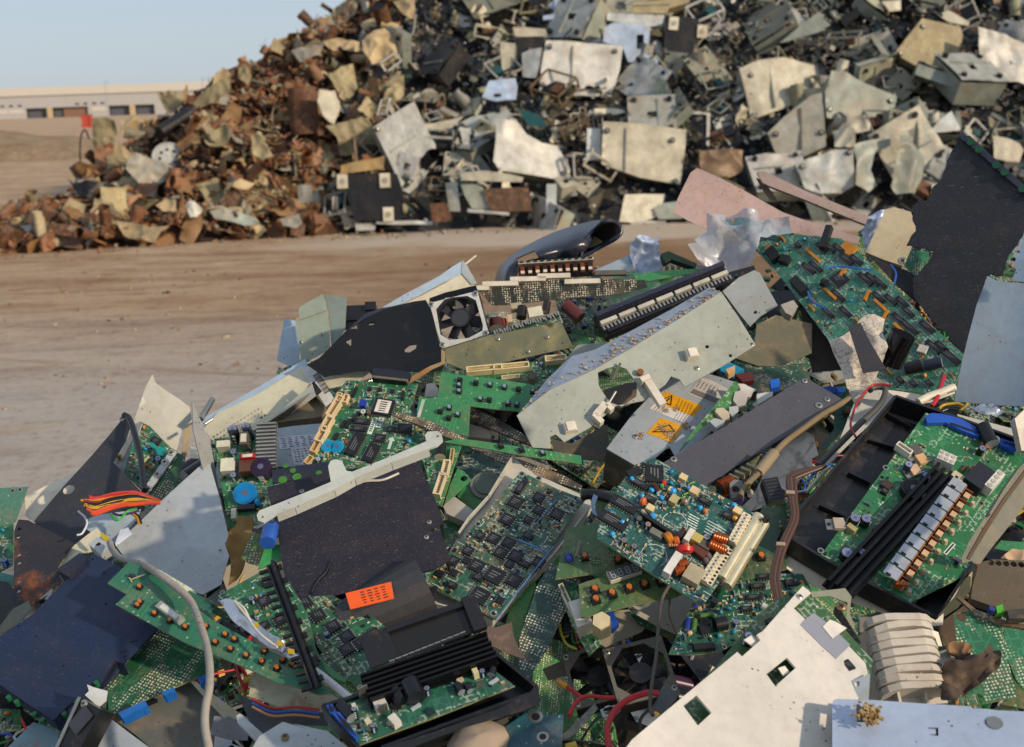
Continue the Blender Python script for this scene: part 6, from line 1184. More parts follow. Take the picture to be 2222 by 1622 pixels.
# ---- connector strip assemblies
def strip_assembly(label, z, A, B, wpx, lift, el, nblk, capc):
    """long plastic-and-metal strip between two points with blocks along its top"""
    (ax, ay), (bx, by) = P(z, [A, B]); w = wpx/Z[z][2]; L = math.hypot(bx-ax, by-ay); nx_, ny_ = -(by-ay)/L*w/2, (bx-ax)/L*w/2
    poly = [(ax-nx_, ay-ny_), (bx-nx_, by-ny_), (bx+nx_, by+ny_), (ax+nx_, ay+ny_)]; t = T('connector_strip', label, 'connector strip', poly, 0, el, lift)
    w_ = t.poly[1][0]-t.poly[0][0]; h_ = abs(t.poly[3][1]-t.poly[0][1]); a_ = math.atan2(t.poly[1][1]-t.poly[0][1], w_); M_ = Matrix.Rotation(a_, 4, 'Z'); w_ = math.hypot(w_, t.poly[1][1]-t.poly[0][1])
    m = MB(); m.box(0, 0, -.01, w_, h_, .012, BLKP, 0, M_); m.box(0, h_*.38, .002, w_*.99, h_*.18, .01, paint('2a3044', .2, .35, .2), 0, M_); t.part('base', m)
    for k in range(nblk): m = MB(); m.box(-w_/2+w_*(k+.5)/nblk, h_*.02, .002, w_/nblk*.86, h_*.15, .007, plain(capc, .3, .3), 0, M_); t.part('metal_block', m)
    m = MB(); k_ = int(w_/.0055); [m.box(-w_/2+w_*(k+.5)/k_, -h_*.22, .002, .0028, h_*.18, .006, LEAD, 0, M_) for k in range(k_)]; m.box(0, -h_*.42, .002, w_*.95, h_*.1, .008, BLKP, 0, M_); t.part('pins', m); t.done()
strip_assembly('long black strip with bright metal blocks and a comb of pins behind the chassis', 5, (885, 730), (1700, 400), 150, .15, 42, 7, 'd0cab8')
plate('plastic_rail', 'black slotted plastic rail right of the long connector strip', 'plastic rail', 5, '1640,400 1860,340 1870,370 1700,480 1560,540 1600,470', BLKP, 0, 40, .14, holes=[[(1660+k*40, 430-k*17), (1672+k*40, 425-k*17), (1672+k*40, 455-k*17), (1660+k*40, 460-k*17)] for k in range(4)])
plate('circuit_board', 'thin bright green board edge across the ridge behind the strip', 'circuit board', 5, '1090,395 1300,372 1520,360 1500,385 1190,440 1110,430', pcb('2a8a4a', 'bare', .2), 0, 48, .06)
plate('metal_bracket', 'dark green bent bracket with a silver end on the ridge', 'bracket', 5, '1270,265 1320,250 1500,330 1480,350 1330,300 1290,320', paint('1f3a2a', .2, .4, .3), 10, 40, .05, skirt=.01)
plate('metal_sheet', 'pale blue-grey plate behind the blue crumpled bag', 'panel', 5, '850,370 1080,270 1100,310 1080,380 900,395', paint('8f9fae', .3, .4, .3), 0, 45, .02)
plate('plastic_bag', 'crumpled pale blue plastic bag on the ridge', 'plastic bag', 5, '1070,190 1100,185 1130,142 1200,138 1225,165 1262,180 1240,200 1275,290 1300,340 1240,370 1120,385 1085,300', film('blue_bag', '8fa6d6', .6), 5, 25, .05, crumple=.012, bsc=26, th=.0006)
plate('plastic_bag', 'shiny antistatic bag wrapped round the end of the orange-part board', 'plastic bag', 5, '1560,25 1700,5 1880,0 1900,60 2080,60 2100,150 1900,180 1850,330 1700,375 1600,340 1500,300 1440,235 1500,190 1480,150 1560,110', film('antistatic_bag', '5f6c84', .2), -10, 35, .16, crumple=.016, bsc=20, th=.0006, grid=.008)
t = T('plastic_shroud', 'black curved plastic shroud arching over the ridge', 'plastic shroud', P(5, '212,445 900,50 1018,130 360,440'), -25, 20, .04)
A_ = P(5, '212,445 228,385 250,340 310,280 370,240 440,200 520,160 600,125 680,98 760,75 830,58 900,48'); B_ = P(5, '345,445 352,400 368,355 400,335 450,328 510,325 560,322 610,318 660,312 700,306 735,300 762,290')
vs = []; nv = 9
for i, (p, q) in enumerate(zip(A_, B_)):
    for j in range(nv):
        v = j/(nv-1); x, y = p[0]+(q[0]-p[0])*v, p[1]+(q[1]-p[1])*v; rb = .014 if i in (5, 6, 9) else 0
        vs.append(t.loc(x, y, t.d+.07*(1-v)-.05*math.sin(math.pi*v)-rb))
k_ = len(A_)*nv; fs = [(i*nv+j, (i+1)*nv+j, (i+1)*nv+j+1, i*nv+j+1) for i in range(len(A_)-1) for j in range(nv-1) if not (i in (3, 4) and j in (3, 4, 5))]
m = MB(); PLB = plastic('262c3c', .28, .35); m.add(vs+[v-Vector((0, 0, .004)) for v in vs], fs+[tuple(k_+q for q in reversed(f)) for f in fs], PLB, None, True)
for e in (0, nv-1): m.add([vs[i*nv+e] for i in range(len(A_))]+[vs[i*nv+e]-Vector((0, 0, .004)) for i in range(len(A_))], [(i, i+1, len(A_)+i+1, len(A_)+i) for i in range(len(A_)-1)], PLB)
t.part('outer_shell', m)
m = MB(); R1 = P(5, '762,290 775,220 800,165 850,110 900,66 955,58 1000,80 1018,128 975,175 900,215 830,255'); C_ = P(5, [(885, 150)])[0]
o_ = [t.loc(*p, t.d-.01-(.03 if 3 < i < 9 else 0)) for i, p in enumerate(R1)]; c_ = t.loc(*C_, t.d+.06); m.add(o_+[c_], [(i, (i+1) % len(o_), len(o_)) for i in range(len(o_))], plastic('2a2620', .6, .9), None, True)
m.tube(o_+[o_[0]], .0035, PLB, 6, 3); t.part('hollow_end', m, 'dusty hollow end of the shroud'); m = MB(); q = t.loc(*P(5, [(855, 215)])[0], t.d+.02); m.box(q.x, q.y, q.z, .022, .016, .006, plain('b0a070', .7), .5); t.part('cardboard_bit', m); t.done()
t = T('relay_comb', 'row of copper-brown relays with bright clips on the ridge', 'relay row', P(5, '365,330 840,300 845,390 370,415'), 0, 25, .09); w_ = t.poly[1][0]-t.poly[0][0]; h_ = abs(t.poly[3][1]-t.poly[0][1])
m = MB(); m.box(0, 0, -.02, w_, h_*.9, .012, plain('5a2c1c', .4)); t.part('base', m)
for k in range(10): m = MB(); m.box(-w_/2+w_*(k+.5)/10, -h_*.1, -.01, w_/10*.55, h_*.7, .014, plain(('7a3c22', '3a2018')[k % 2], .35, .3)); m.box(-w_/2+w_*(k+.5)/10, -h_*.25, .004, w_/10*.5, h_*.2, .004, plain('d8cab0', .35)); t.part('relay', m)
m = MB(); m.box(0, h_*.42, -.01, w_, h_*.16, .02, plain('d5cdb8', .35)); [m.box(-w_/2+w_*(k+.5)/11, h_*.44, .010, w_/11*.6, h_*.1, .003, BLK) for k in range(11)]; t.part('top_bar', m); t.done()
# ---- power supply with fan
t = board('dark solder-side board bristling with pins above the fan unit', 5, '105,490 400,450 600,425 900,425 1165,432 1185,480 1000,520 760,545 560,560 300,590 195,592', '262a1a', 0, 30, .125, 'solder', xd='105,490 1165,432')
for k, (x, y, w) in enumerate(((250, 455, .050), (425, 425, .050), (590, 405, .046), (770, 440, .050), (950, 385, .044), (140, 482, .018))): c_box(t, *t.uv(*P(5, [(x, y+10)])[0]), w, .007, .006, -2, ('cfc6b4', 'cfc6b4', 'cfc6b4', 'cfc6b4', '55524a', 'cfc6b4')[k], 'relay', .03)
t = plate('power_supply', 'shiny folded steel power supply case right of the square fan', 'power supply', 4, '1275,505 1590,405 1850,355 2085,310 2130,400 2170,485 1900,545 1440,655 1300,600', paint('9a8f68', .95, .16, .1, .5), 4, 30, .165, th=.0015, done=False, bend=.001, skirt=.002, screws=[(1650, 430, .003), (1990, 415, .003), (1858, 515, .003)])  # gold reflections on the galvanised steel are put into its base colour
m = MB(); m.sheet(t.uvs(P(4, '1600,372 1850,300 2075,240 2105,310 1850,360 1610,405')), .0016, pcb('1a4a34', 'comp', .2), z=-.006); pb_ = t.part('board', m); m = MB(); r = random.Random(6)
for k in range(26): q = t.uv(*P(4, [(1630+k*17.5, 385-k*5+r.uniform(-8, 8))])[0]); m.box(*q, -.005, .002, .005, r.uniform(.003, .008), LEAD, r.uniform(-.4, .4))
t.part('pins', m); t.done()
t = T('capacitor_row', 'loose capacitors, coil and white socket on the board behind the steel case', 'electronic parts', P(4, '1600,250 2080,200 2100,290 1620,370'), 0, 40, .14)
for a_ in [('lcap', 1640, 330, .013, .016, 90, '4a1d1a', 'c8c0b8'), ('lcap', 1815, 250, .009, .022, 80, '1a1414', '3a2a28'), ('box', 1910, 260, .026, .020, .018, 4, 'cfc8b4', 'socket'), ('box', 1735, 305, .009, .016, .016, 0, 'c0a888', 'film_capacitor'), ('lcap', 1985, 215, .007, .022, 75, '2c1818'), ('box', 1780, 215, .020, .012, .014, 0, 'a59a80', 'heat_sink'), ('lcap', 1690, 320, .006, .014, 90, '8a2a28')]:
    put(t, 4, a_, .75)
t.done()
t = T('capacitor', 'loose maroon capacitor lying behind the steel case', 'capacitor', P(5, '635,600 760,650 775,680 740,705 640,640'), 0, 40, .13); c_lcap(t, 0, 0, .009, .028, -22, '5a2420', '3a1815'); t.done()
t = T('cooling_fan', 'square cooling fan with a bright metal guard plate on the ridge', 'fan', P(4, '1180,185 1510,100 1590,400 1268,498'), -8, 28, .185)
a_ = [Vector(p) for p in t.poly]; M_ = Matrix.Identity(4); fr = [p[:] for p in a_]; c = sum(a_, Vector((0, 0)))/4
oc = t.uvs(P(4, '1225,225 1290,150 1440,135 1500,165 1550,340 1545,375 1450,425 1320,440 1255,400'))
m = MB(); m.sheet(fr, .0018, paint('c9c6bc', .6, .3, .15, .2), [oc]); t.part('guard_plate', m)
s_ = (a_[1]-a_[0]).length; an = math.atan2((a_[1]-a_[0]).y, (a_[1]-a_[0]).x); M_ = Matrix.Translation((c.x, c.y, 0)) @ Matrix.Rotation(an, 4, 'Z')
m = MB(); w = s_*.49; sq = [(-w, -w), (w, -w), (w, w), (-w, w)]; m.sheet(sq, .024, BLKP, [[(w*.93*math.cos(k*.2618), w*.93*math.sin(k*.2618)) for k in range(24)]], M=M_, z=-.0022); t.part('frame', m)
m = MB(); hq = t.uv(*P(4, [(1388, 278)])[0]); m.cyl((*hq, -.02), (*hq, -.004), s_*.2, plastic('1c1c1e', .35, .2), 24); m.cyl((*hq, -.004), (*hq, -.0035), s_*.17, plastic('35353a', .4, .3), 24); t.part('hub', m)
for k in range(7):
    m = MB(); K = Matrix.Translation((*hq, -.012)) @ Matrix.Rotation(k*.898+.5, 4, 'Z') @ Matrix.Translation((s_*.31, 0, 0)) @ Matrix.Rotation(.55, 4, 'X'); m.box(0, 0, 0, s_*.26, s_*.24, .0014, plastic('33343a', .25, .2), 0, K); t.part('blade', m)
for p in P(4, '1193,195 1497,120 1570,392 1270,472'): screw(t, *t.uv(*p), .0042)
m = MB(); m.sheet(t.uvs(P(4, '1180,150 1290,110 1500,62 1512,98 1300,150 1185,185')), .0016, plain('15161c', .15, .4), z=-.0006); t.part('top_edge', m); t.done()
plate('plastic_sheet', 'torn dark brown-black plastic sheet left of the fan', 'plastic sheet', 4, '500,490 600,380 760,255 860,215 960,195 1080,185 1160,182 1200,250 1240,420 1280,580 1270,620 1180,640 1080,650 1000,640 820,655 700,650 560,670 450,682 390,640 330,600 420,560', plastic('110e0c', .22, .15), -5, 38, .13, bend=.014, bsc=9, th=.0015, seed=4, holes=[[(755, 305), (790, 292), (808, 300), (790, 318), (760, 320)], [(1005, 495), (1040, 468), (1090, 465), (1085, 490), (1040, 515), (1010, 512)], [(600, 450), (640, 425), (640, 480)]])
plate('metal_strip', 'dark blue rolled rim along the top of the black sheet', 'strip', 4, '505,525 500,480 600,370 740,245 850,208 1080,180 1090,200 860,235 760,270 640,385 540,500', paint('33384a', .3, .35, .2), -5, 40, .15, bend=.003)
plate('metal_strip', 'rust-edged fold along the lower right of the black sheet', 'strip', 4, '1262,500 1285,520 1290,600 1200,640 1110,700 1040,740 1060,690 1180,620 1262,590', paint('8f7a54', .1, .55, .6, .1, .6), 10, 40, .165)
t = plate('metal_box', 'small sage-grey steel box with rounded flap on the ridge', 'metal box', 4, '255,310 480,238 490,380 495,500 400,555 300,598 285,480', paint('8f9a8c', .15, .42, .2, .1), -10, 20, .05, th=.0015, done=False, screws=[(440, 400, .003), (295, 455, .003)])
m = MB(); m.sheet(t.uvs(P(4, '300,208 445,125 462,160 480,235 290,302 285,225')), .0015, paint('8f9a8c', .15, .42, .2, .1), z=.003); t.part('flap', m)
m = MB(); m.sheet(t.uvs(P(4, '447,125 600,143 600,215 592,360 500,505 492,380 482,238')), .0015, paint('7d8a84', .15, .42, .2, .1), M=Matrix.Translation((0, 0, -.004))); t.part('side_panel', m); screw(t, *t.uv(*P(4, [(308, 248)])[0]), .003); t.done()
plate('metal_sheet', 'pale blue plate behind the sage-grey box', 'panel', 4, '180,295 285,308 290,480 280,600 215,620 128,580', PALEBL, -5, 25, .0, screws=[(150, 640, .004)])
t = T('plug_block', 'small black plug standing between sage-grey box and cream panel', 'plastic block', P(4, '670,210 800,205 805,235 700,290 635,320 630,265'), 0, 25, .02); m = MB(); m.box(0, 0, -.02, .046, .022, .024, BLKP); m.box(.015, .008, .004, .016, .012, .006, BLKP); m.box(-.018, -.012, -.02, .02, .014, .018, BLKP); t.part('plug_block', m); t.done()
t = plate('equipment_cover', 'cream sheet panel with a pale blue top fold behind the fan', 'panel', 4, '1005,190 1130,130 1290,45 1400,-20 1450,10 1500,60 1300,110 1180,150 1175,190 1070,185', paint('c2baa2', .1, .45, .25, .1), 0, 30, .03, done=False)
m = MB(); m.sheet(t.uvs(P(4, '830,232 1000,130 1250,0 1330,-60 1400,-100 1430,-60 1400,-15 1260,55 1120,130 1000,190 850,225')), .0015, PALEBL, z=.001); t.part('top_fold', m, 'pale blue-grey top fold')
m = MB(); m.sheet(t.uvs(P(4, '1410,-110 1440,-70 1510,55 1470,60 1400,-20')), .0015, paint('9aa0a4', .3, .4, .2), z=.002); t.part('end_fold', m); t.done()
tubes('metal_rod', 'thin bright rod sticking up behind the fan unit', 'rod', 5, [([(-60, 410), (20, 340), (95, 280)], .0018, plain('d8cdb8', .4, .5))], lift=.03)
board('olive board with long cream slots between chassis and steel case', 4, '1240,660 1450,640 1700,610 2120,565 2120,620 1960,760 1700,720 1450,700', '2a6a3a', 0, 50, .15, comps=[('conn', 1560, 660, .060, .012, 0, 'd8c79a', .012), ('conn', 1745, 645, .060, .012, 0, 'd8c79a', .012), ('conn', 2050, 590, .036, .012, 0, 'd8c79a', .012), ('conn', 1740, 710, .030, .008, 0, 'cfc4a0', .008), ('lcap', 1890, 700, .007, .014, 80, '5a5448', 'a8a090')], sc=dict(dens=.8, pal='sparse'), seed=6, ks=.75)
# ---- main green board, button board
C19 = [('chip', 1270, 490, .034, .032, -8, 4, .005, True), ('conn', 510, 500, .042, .013, 70, 'd8bf98', .012), ('conn', 560, 350, .016, .010, 75, 'd8bf98', .010), ('conn', 672, 375, .016, .009, 78, 'd8bf98', .010), ('conn', 375, 790, .030, .014, 72, 'd8bf98', .012), ('conn', 300, 950, .030, .014, 72, 'd8bf98', .012), ('conn', 195, 1140, .022, .011, 72, 'c8a878', .010), ('conn', 90, 1355, .016, .010, 60, 'c8a878', .010),
       ('cap', 380, 1100, .0115, .003, '1d9fd0', (0, 0), '1d9fd0'), ('cap', 525, 1110, .0115, .003, '1d9fd0', (0, 0), '1d9fd0'), ('chip', 930, 720, .026, .010, -4), ('chip', 880, 835, .026, .010, -4), ('chip', 1610, 830, .024, .018, -4, 2, .004), ('chip', 820, 1080, .044, .020, 72, 2, .005), ('chip', 1210, 980, .019, .015, -5, 4, .003), ('chip', 1080, 1220, .034, .020, 72, 2, .005), ('box', 825, 625, .004, .018, .006, -25, '1a1414', 'resistor_network'), ('box', 805, 225, .004, .019, .006, -15, '1a1414', 'resistor_network'),
       ('box', 1580, 290, .004, .017, .006, 0, '1a1414', 'resistor_network'), ('box', 630, 740, .005, .015, .003, -20, '1a1414', 'resistor_network'), ('box', 705, 745, .005, .015, .003, -20, '1a1414', 'resistor_network'), ('box', 940, 425, .009, .013, .011, 0, '16309a', 'potentiometer'), ('cap', 950, 560, .005, .007, '16161a', (0, 0), 'e8e0d0'), ('box', 1040, 555, .006, .011, .009, 0, '5a4a44', 'crystal'), ('box', 510, 945, .006, .014, .003, -15, '1a1414', 'chip'), ('box', 1160, 1105, .014, .006, .005, -20, 'a89a90', 'crystal'),
       ('cap', 235, 1330, .004, .010, '16161a', (0, 0), 'c8ccd8'), ('chip', 1050, 190, .007, .007, 0, 4, .002), ('chip', 1210, 205, .007, .007, 0, 4, .002), ('chip', 1410, 230, .008, .007, 0, 4, .002), ('hole', 685, 105, .004), ('disc', 1690, 1035, .004, .003, 0, '1d8fc4'), ('box', 700, 1035, .008, .006, .003, 0, '8a4a24', 'tantalum_capacitor')]
t = board('bright green main board with a labelled square chip and cream sockets down its left edge', 4, '600,725 620,716 800,725 1040,742 1102,742 1062,870 1040,905 1100,1020 1170,1090 1080,1290 700,1330 325,1330 440,1000 520,840', GREEN2, -4, 46, .19, xd='600,725 1100,742', dirt=.08)
def at19(x, y): return t.uv(*P(19, [(x, y)])[0])
clear = []
for c in C19: clear.append(put(t, 19, c, .72))
m = MB(); q = at19(1390, 60); M_ = Matrix.Translation((*q, 0)) @ Matrix.Rotation(R(-5), 4, 'Z'); m.box(0, .006, .001, .046, .010, .008, plastic('1c2230', .35, .2), 0, M_); m.box(0, -.001, .001, .044, .005, .007, plain('6a6458', .5), 0, M_); [m.box(-.0205+k*.00145, -.0037, .002, .0011, .001, .0075, BLK, 0, M_) for k in range(29)]; t.part('edge_connector', m, 'long dark edge connector')
m = MB(); p, q = Vector(at19(1145, 640)), Vector(at19(1040, 905)); dd = q-p; c = (p+q)/2; m.box(c.x, c.y, .0001, dd.length, .0058, .0003, SILK, math.atan2(dd.y, dd.x)); [m.box(p.x+dd.x*(k+.8)/8.5, p.y+dd.y*(k+.8)/8.5, .0004, .0016, .0034, .0001, plain('17553a'), math.atan2(dd.y, dd.x)) for k in range(7)]
for x, y in ((1235, 668), (1190, 768)): q = at19(x, y); m.box(*q, .0001, .0065, .0055, .0003, SILK, R(-6)); m.cyl((*q, .0004), (*q, .0006), .0012, plain('17553a'), 8)
p, q = Vector(at19(1350, 1145)), Vector(at19(1395, 1010)); dd = q-p; c = (p+q)/2; m.box(c.x, c.y, .0001, dd.length, .0034, .0003, SILK, math.atan2(dd.y, dd.x)); u = dd.normalized(); n2 = Vector((-u.y, u.x)); m.add([(*(q+n2*.0045), .0004), (*(q-n2*.0045), .0004), (*(q+u*.0055), .0004)], [(0, 1, 2)], SILK)
t.part('printed_marking', m)
scatter(t, random.Random(5), .5, 'sparse', clear=clear+[(*at19(1130, 780), .012), (*at19(1380, 60), .022), (*at19(1380, 1080), .010)], smd=2.0, lim=46)
t = board('pale green key board with black push buttons right of the main board', 4, '1260,660 1480,690 1700,715 1935,755 1880,850 1830,932 1620,915 1462,895 1455,1000 1450,1105 1270,1060 1092,1005 1095,920 1112,828 1175,838 1238,832', '2a8a4e', -2, 48, .20, 'bare', xd='1260,660 1935,755', dirt=.2,
    comps=[('btn', x, y, .0062, 3, '7f93a4' if k % 3 else '1d1e22') for k, (x, y) in enumerate(((1390, 722), (1385, 757), (1385, 799), (1500, 742), (1598, 754), (1697, 770), (1793, 783), (1893, 799), (1530, 852), (1592, 859), (1722, 882), (1783, 889), (1255, 937), (1317, 912), (1375, 959), (1313, 983)))])
m = MB(); q = t.uv(*P(4, [(1122, 910)])[0]); m.box(*q, .0001, .004, .026, .0002, plain('9fb8a4'), 0); m.box(q[0], q[1]-.006, .0004, .0034, .010, .0002, plain('c8b8c0')); t.part('printed_strip', m)
board('narrow pale green board with three black buttons below the long chassis', 4, '1270,1140 1380,1118 1500,1130 1850,1180 2225,1235 2230,1295 1850,1240 1520,1180', '2a8f4c', -2, 48, .215, 'bare', comps=[('btn', 1673, 1175, .0062, 5, '2d3036'), ('btn', 1815, 1203, .0062, 5, '2d3036'), ('btn', 1960, 1224, .0062, 5, '7f93a4')])
for i, (pts, c, mode, l, lf) in enumerate((('1460,898 1650,980 1870,1110 1880,1165 1700,1090 1500,1000 1455,950', '3a3328', 'solder', 'brown board edge full of solder points under the key board', .16), ('930,925 1200,1000 1500,1150 1800,1260 2100,1370 2230,1440 2225,1475 2000,1400 1700,1290 1400,1150 1100,1020 960,970', '4a473c', 'solder', 'long dull brown board edge running down from the main board', .19), ('1720,1240 1850,1250 2010,1310 1980,1360 1860,1290', '8a8674', 'bare', 'beige plate below the narrow button board', .16))):
    plate('circuit_board', l, 'circuit board' if i < 2 else 'panel', 4, pts, pcb(c, mode, .6), 0, 55, lf, th=.003)
plate('metal_sheet', 'pale grey rounded tab between main board and key board', 'panel', 4, '1160,740 1210,735 1240,770 1240,830 1145,830', paint('b0a9a0', .1, .5, .3), 0, 50, .185, th=.004)
plate('metal_sheet', 'tan plastic block in the gap of the key board', 'panel', 4, '1455,1015 1600,1060 1610,1080 1600,1120 1452,1105', plastic('9a8e80', .5, .5), 0, 55, .15, th=.006)
t = board('bright green board with long cream sockets below the silver bracket end', 4, '1110,1195 1220,1175 1400,1165 1350,1310 1265,1585 1200,1560 1160,1350', '1f8040', -4, 52, .205, xd='1110,1195 1400,1165', comps=[('conn', 1295, 1340, .030, .012, 76, 'd8c7a8', .010), ('conn', 1255, 1450, .042, .012, 72, 'd8c7a8', .010), ('conn', 1335, 1250, .028, .006, 80, 'c8a878', .006), ('lcap', 1255, 1200, .009, .026, 85, '15120f', 'f0e8d0'), ('box', 1305, 1205, .008, .020, .001, -10, '1f6b3c', 'chip_marking')], sc=dict(dens=1.0, pal='dense', smd=1.5, lim=26), seed=9, ks=.7)
plate('circuit_board', 'green corner of a board with a round hole below the cream sockets', 'circuit board', 4, '1375,1318 1420,1345 1470,1402 1380,1490 1285,1565 1320,1440', pcb('2f8a44', 'bare', .2), -4, 54, .19, holes=[(1418, 1392, .004)])
plate('circuit_board', 'plain green board scrap with a dried splash in the centre', 'circuit board', 3, '1260,95 1345,180 1310,310 1240,270 1180,200', pcb('2c8038', 'bare', .2), -4, 55, .15)
board('dark teal board with printed text rows in the hollow of the centre', 4, '1400,1215 1560,1200 1745,1195 1700,1300 1690,1430 1540,1440 1420,1400', '0c4038', 0, 58, .13)
plate('metal_box', 'white-labelled grey box under the centre green scraps', 'metal box', 3, '1140,195 1160,200 1280,290 1230,350 1120,300 1100,260', paint('a8a49a', .3, .4, .5), 0, 52, .165, skirt=.02)
t = T('disc_cover', 'round transparent grey disc in the centre hollow', 'disc', P(3, '1300,120 1390,120 1390,190 1300,190'), 0, 50, .15); m = MB(); m.cyl((0, 0, 0), (0, 0, .006), .018, plastic('77756c', .3, .5), 22); m.cyl((0, 0, .006), (0, 0, .008), .013, plastic('5c6a5c', .3, .5), 18); t.part('disc_cover', m); t.done()
plate('circuit_board', 'small dark green board with rows of dashes under the plain scrap', 'circuit board', 3, '1080,340 1220,330 1240,420 1200,450 1110,440', pcb('1f6b38', 'comp', .3), 0, 56, .14)
# right middle small fill between chassis and dark plate
for i, (pts, mt, l) in enumerate((('1640,960 1720,960 1800,1000 1720,1040 1650,1010', plastic('1680a8', .3, .1), 'bright blue round capacitor near the olive panel'), ('1740,1030 1850,1015 1860,1070 1790,1080', plastic('5a2018', .3, .2), 'dark red disc beside the blue capacitor'), ('1960,1070 2020,1055 2025,1110 1970,1120', plain('1d5fc0', .4), 'small bright blue terminal above the dark grey plate'), ('1680,1000 1740,975 1740,1010 1700,1035', plain('cfa878', .4), 'tan relay tab on the blue capacitor'), ('1880,1150 1980,1145 1970,1170 1880,1215', plastic('c2c8c8', .4, .1), 'white plastic flap above the dark grey plate'))):
    plate('electronic_component', l, 'electronic part', 5, pts, mt, 0, 55, .13+.01*i, th=.008)
plate('circuit_board', 'dim green board with mixed parts right of the yellow-labelled case', 'circuit board', 5, '1740,940 1880,990 2180,960 2230,1090 1900,1160 1700,1030', pcb('1c4a34', 'comp', .6), 0, 60, .07)
plate('connector', 'blue strip connector behind the dark grey plate', 'connector', 9, '505,285 560,275 690,290 680,320 560,330 510,325', plain('1d4a9a', .4), 0, 50, .14, th=.006)
# ---- big orange-part board and neighbours
t = board('huge green board with orange resistors, rows of chips and black transistors leaning at the right', 10, '345,500 480,478 640,520 800,585 1080,610 1190,700 1400,900 1600,1110 1820,1312 1800,1420 1740,1570 1500,1540 1250,1510 1120,1380 1000,1225 830,1000 700,830 530,650', '227a60', -32, 42, .10, xd='345,500 1000,1225', dirt=.15,
   comps=[('box', 510, 590, .060, .016, .016, -6, '15151a', 'connector'), ('box', 665, 710, .034, .022, .018, -6, '15151a', 'transistor_block'), ('box', 735, 740, .022, .018, .016, 30, '15151a', 'transistor_block'), ('lcap', 640, 555, .013, .034, -20, '2a2428', '6a80b0'), ('box', 825, 900, .048, .020, .020, 0, '15151a', 'transistor_block'), ('box', 985, 605, .060, .014, .016, -50, '15151a', 'connector'), ('chip', 1070, 860, .034, .030, 0, 4), ('box', 1085, 820, .022, .008, .006, -60, 'c8801f', 'resistor_network'), ('lcap', 975, 880, .009, .012, 30, '15161c', '2a3040'),
          ('chip', 880, 795, .040, .010, 6), ('chip', 925, 785, .040, .010, 6), ('box', 860, 790, .050, .005, .001, 4, 'c8ccc8', 'printed_strip'), ('box', 905, 710, .050, .006, .006, 4, 'c8801f', 'resistor_network'), ('chip', 960, 670, .034, .010, 4), ('chip', 1010, 670, .034, .010, 4), ('chip', 1065, 675, .034, .010, 4), ('box', 1120, 670, .036, .026, .004, 10, 'c8801f', 'capacitor_bank'), ('chip', 1110, 740, .040, .012, 4), ('chip', 1170, 745, .036, .011, 4),
          ('chip', 1225, 860, .044, .010, 4), ('chip', 1270, 860, .044, .010, 4), ('chip', 1310, 880, .044, .010, 4), ('box', 1010, 945, .044, .006, .006, 4, 'c8801f', 'resistor_network'), ('chip', 1060, 960, .040, .010, 4), ('box', 1235, 955, .026, .006, .006, -60, 'c8801f', 'resistor_network'), ('box', 1310, 1010, .034, .006, .006, 4, 'c8801f', 'resistor_network'), ('chip', 1305, 970, .034, .010, 4), ('chip', 1380, 985, .034, .010, 4), ('chip', 1450, 1000, .034, .010, 4), ('chip', 1485, 1060, .034, .010, 4),
          ('box', 1340, 1085, .034, .006, .006, -60, 'c8801f', 'resistor_network'), ('chip', 1440, 1110, .05, .011, 4), ('chip', 1490, 1150, .05, .011, 4), ('box', 1425, 1150, .03, .006, .006, 4, 'c8801f', 'resistor_network'), ('chip', 1600, 1150, .04, .012, 4), ('chip', 1640, 1270, .04, .010, 4), ('chip', 1690, 1270, .034, .010, 4), ('chip', 1740, 1330, .05, .014, 4), ('chip', 1000, 1065, .034, .010, 4), ('chip', 1105, 1060, .034, .010, 4), ('lcap', 1515, 1390, .012, .034, 65, '17141a', '7a84b0'), ('lcap', 1635, 1370, .011, .034, 60, '26283c', 'a8a8c0'), ('to', 1575, 1290, 30, 1.8, 'd5cfc0', True), ('hole', 1017, 1183, .004)],
   ks=.64, s=.8, sc=dict(dens=1.6, pal='orange', smd=2.4, lim=95, gap=.007), seed=17)
tubes('wire', 'thin blue wire looping across the orange-part board', 'wire', 10, [([(985, 790), (1060, 778), (1150, 788), (1260, 800)], .0012, plastic('1d5fc0', .35, .05)), ([(1380, 770), (1410, 820), (1400, 890)], .0012, plastic('1d5fc0', .35, .05)), ([(875, 930), (900, 990), (980, 1035)], .0012, plastic('1d5fc0', .35, .05))], lift=.20)
plate('plastic_cover', 'cracked white cover piece with crinkled face on the lower board', 'plastic sheet', 10, '1000,1232 1060,1210 1150,1160 1215,1080 1280,1075 1342,1095 1330,1180 1362,1270 1340,1330 1290,1430 1370,1490 1250,1520 1200,1600 1180,1640 1130,1560 1080,1400', crackle('c9bfb0'), -15, 45, .21, crumple=.005, bsc=26, th=.0015)
plate('metal_sheet', 'small dark slate rectangle lying on the cracked white cover', 'panel', 10, '1120,1140 1195,1120 1260,1250 1352,1402 1290,1412 1210,1425', paint('3a3a40', .3, .4, .4, .4), -12, 45, .235)
t = T('audio_jack', 'glossy black round coil housing behind the cracked white cover', 'plastic housing', P(10, '1350,1200 1440,1230 1450,1330 1380,1360 1340,1330'), 0, 40, .20); m = MB(); m.cyl((0, -.012, -.01), (.004, .014, .02), .017, plain('0c0b0c', .15), 20, .015); t.part('audio_jack', m); t.done()
plate('equipment_cover', 'long pink stained plastic panel on the right ridge', 'panel', 10, '205,185 330,235 500,320 720,440 900,505 1190,600 1180,640 1000,610 800,570 640,550 500,530 350,545 245,550 140,500 60,458 90,370 165,215', paint('b89c94', 0, .5, .8, .3), -18, 25, -.03, bend=.006, bsc=4)
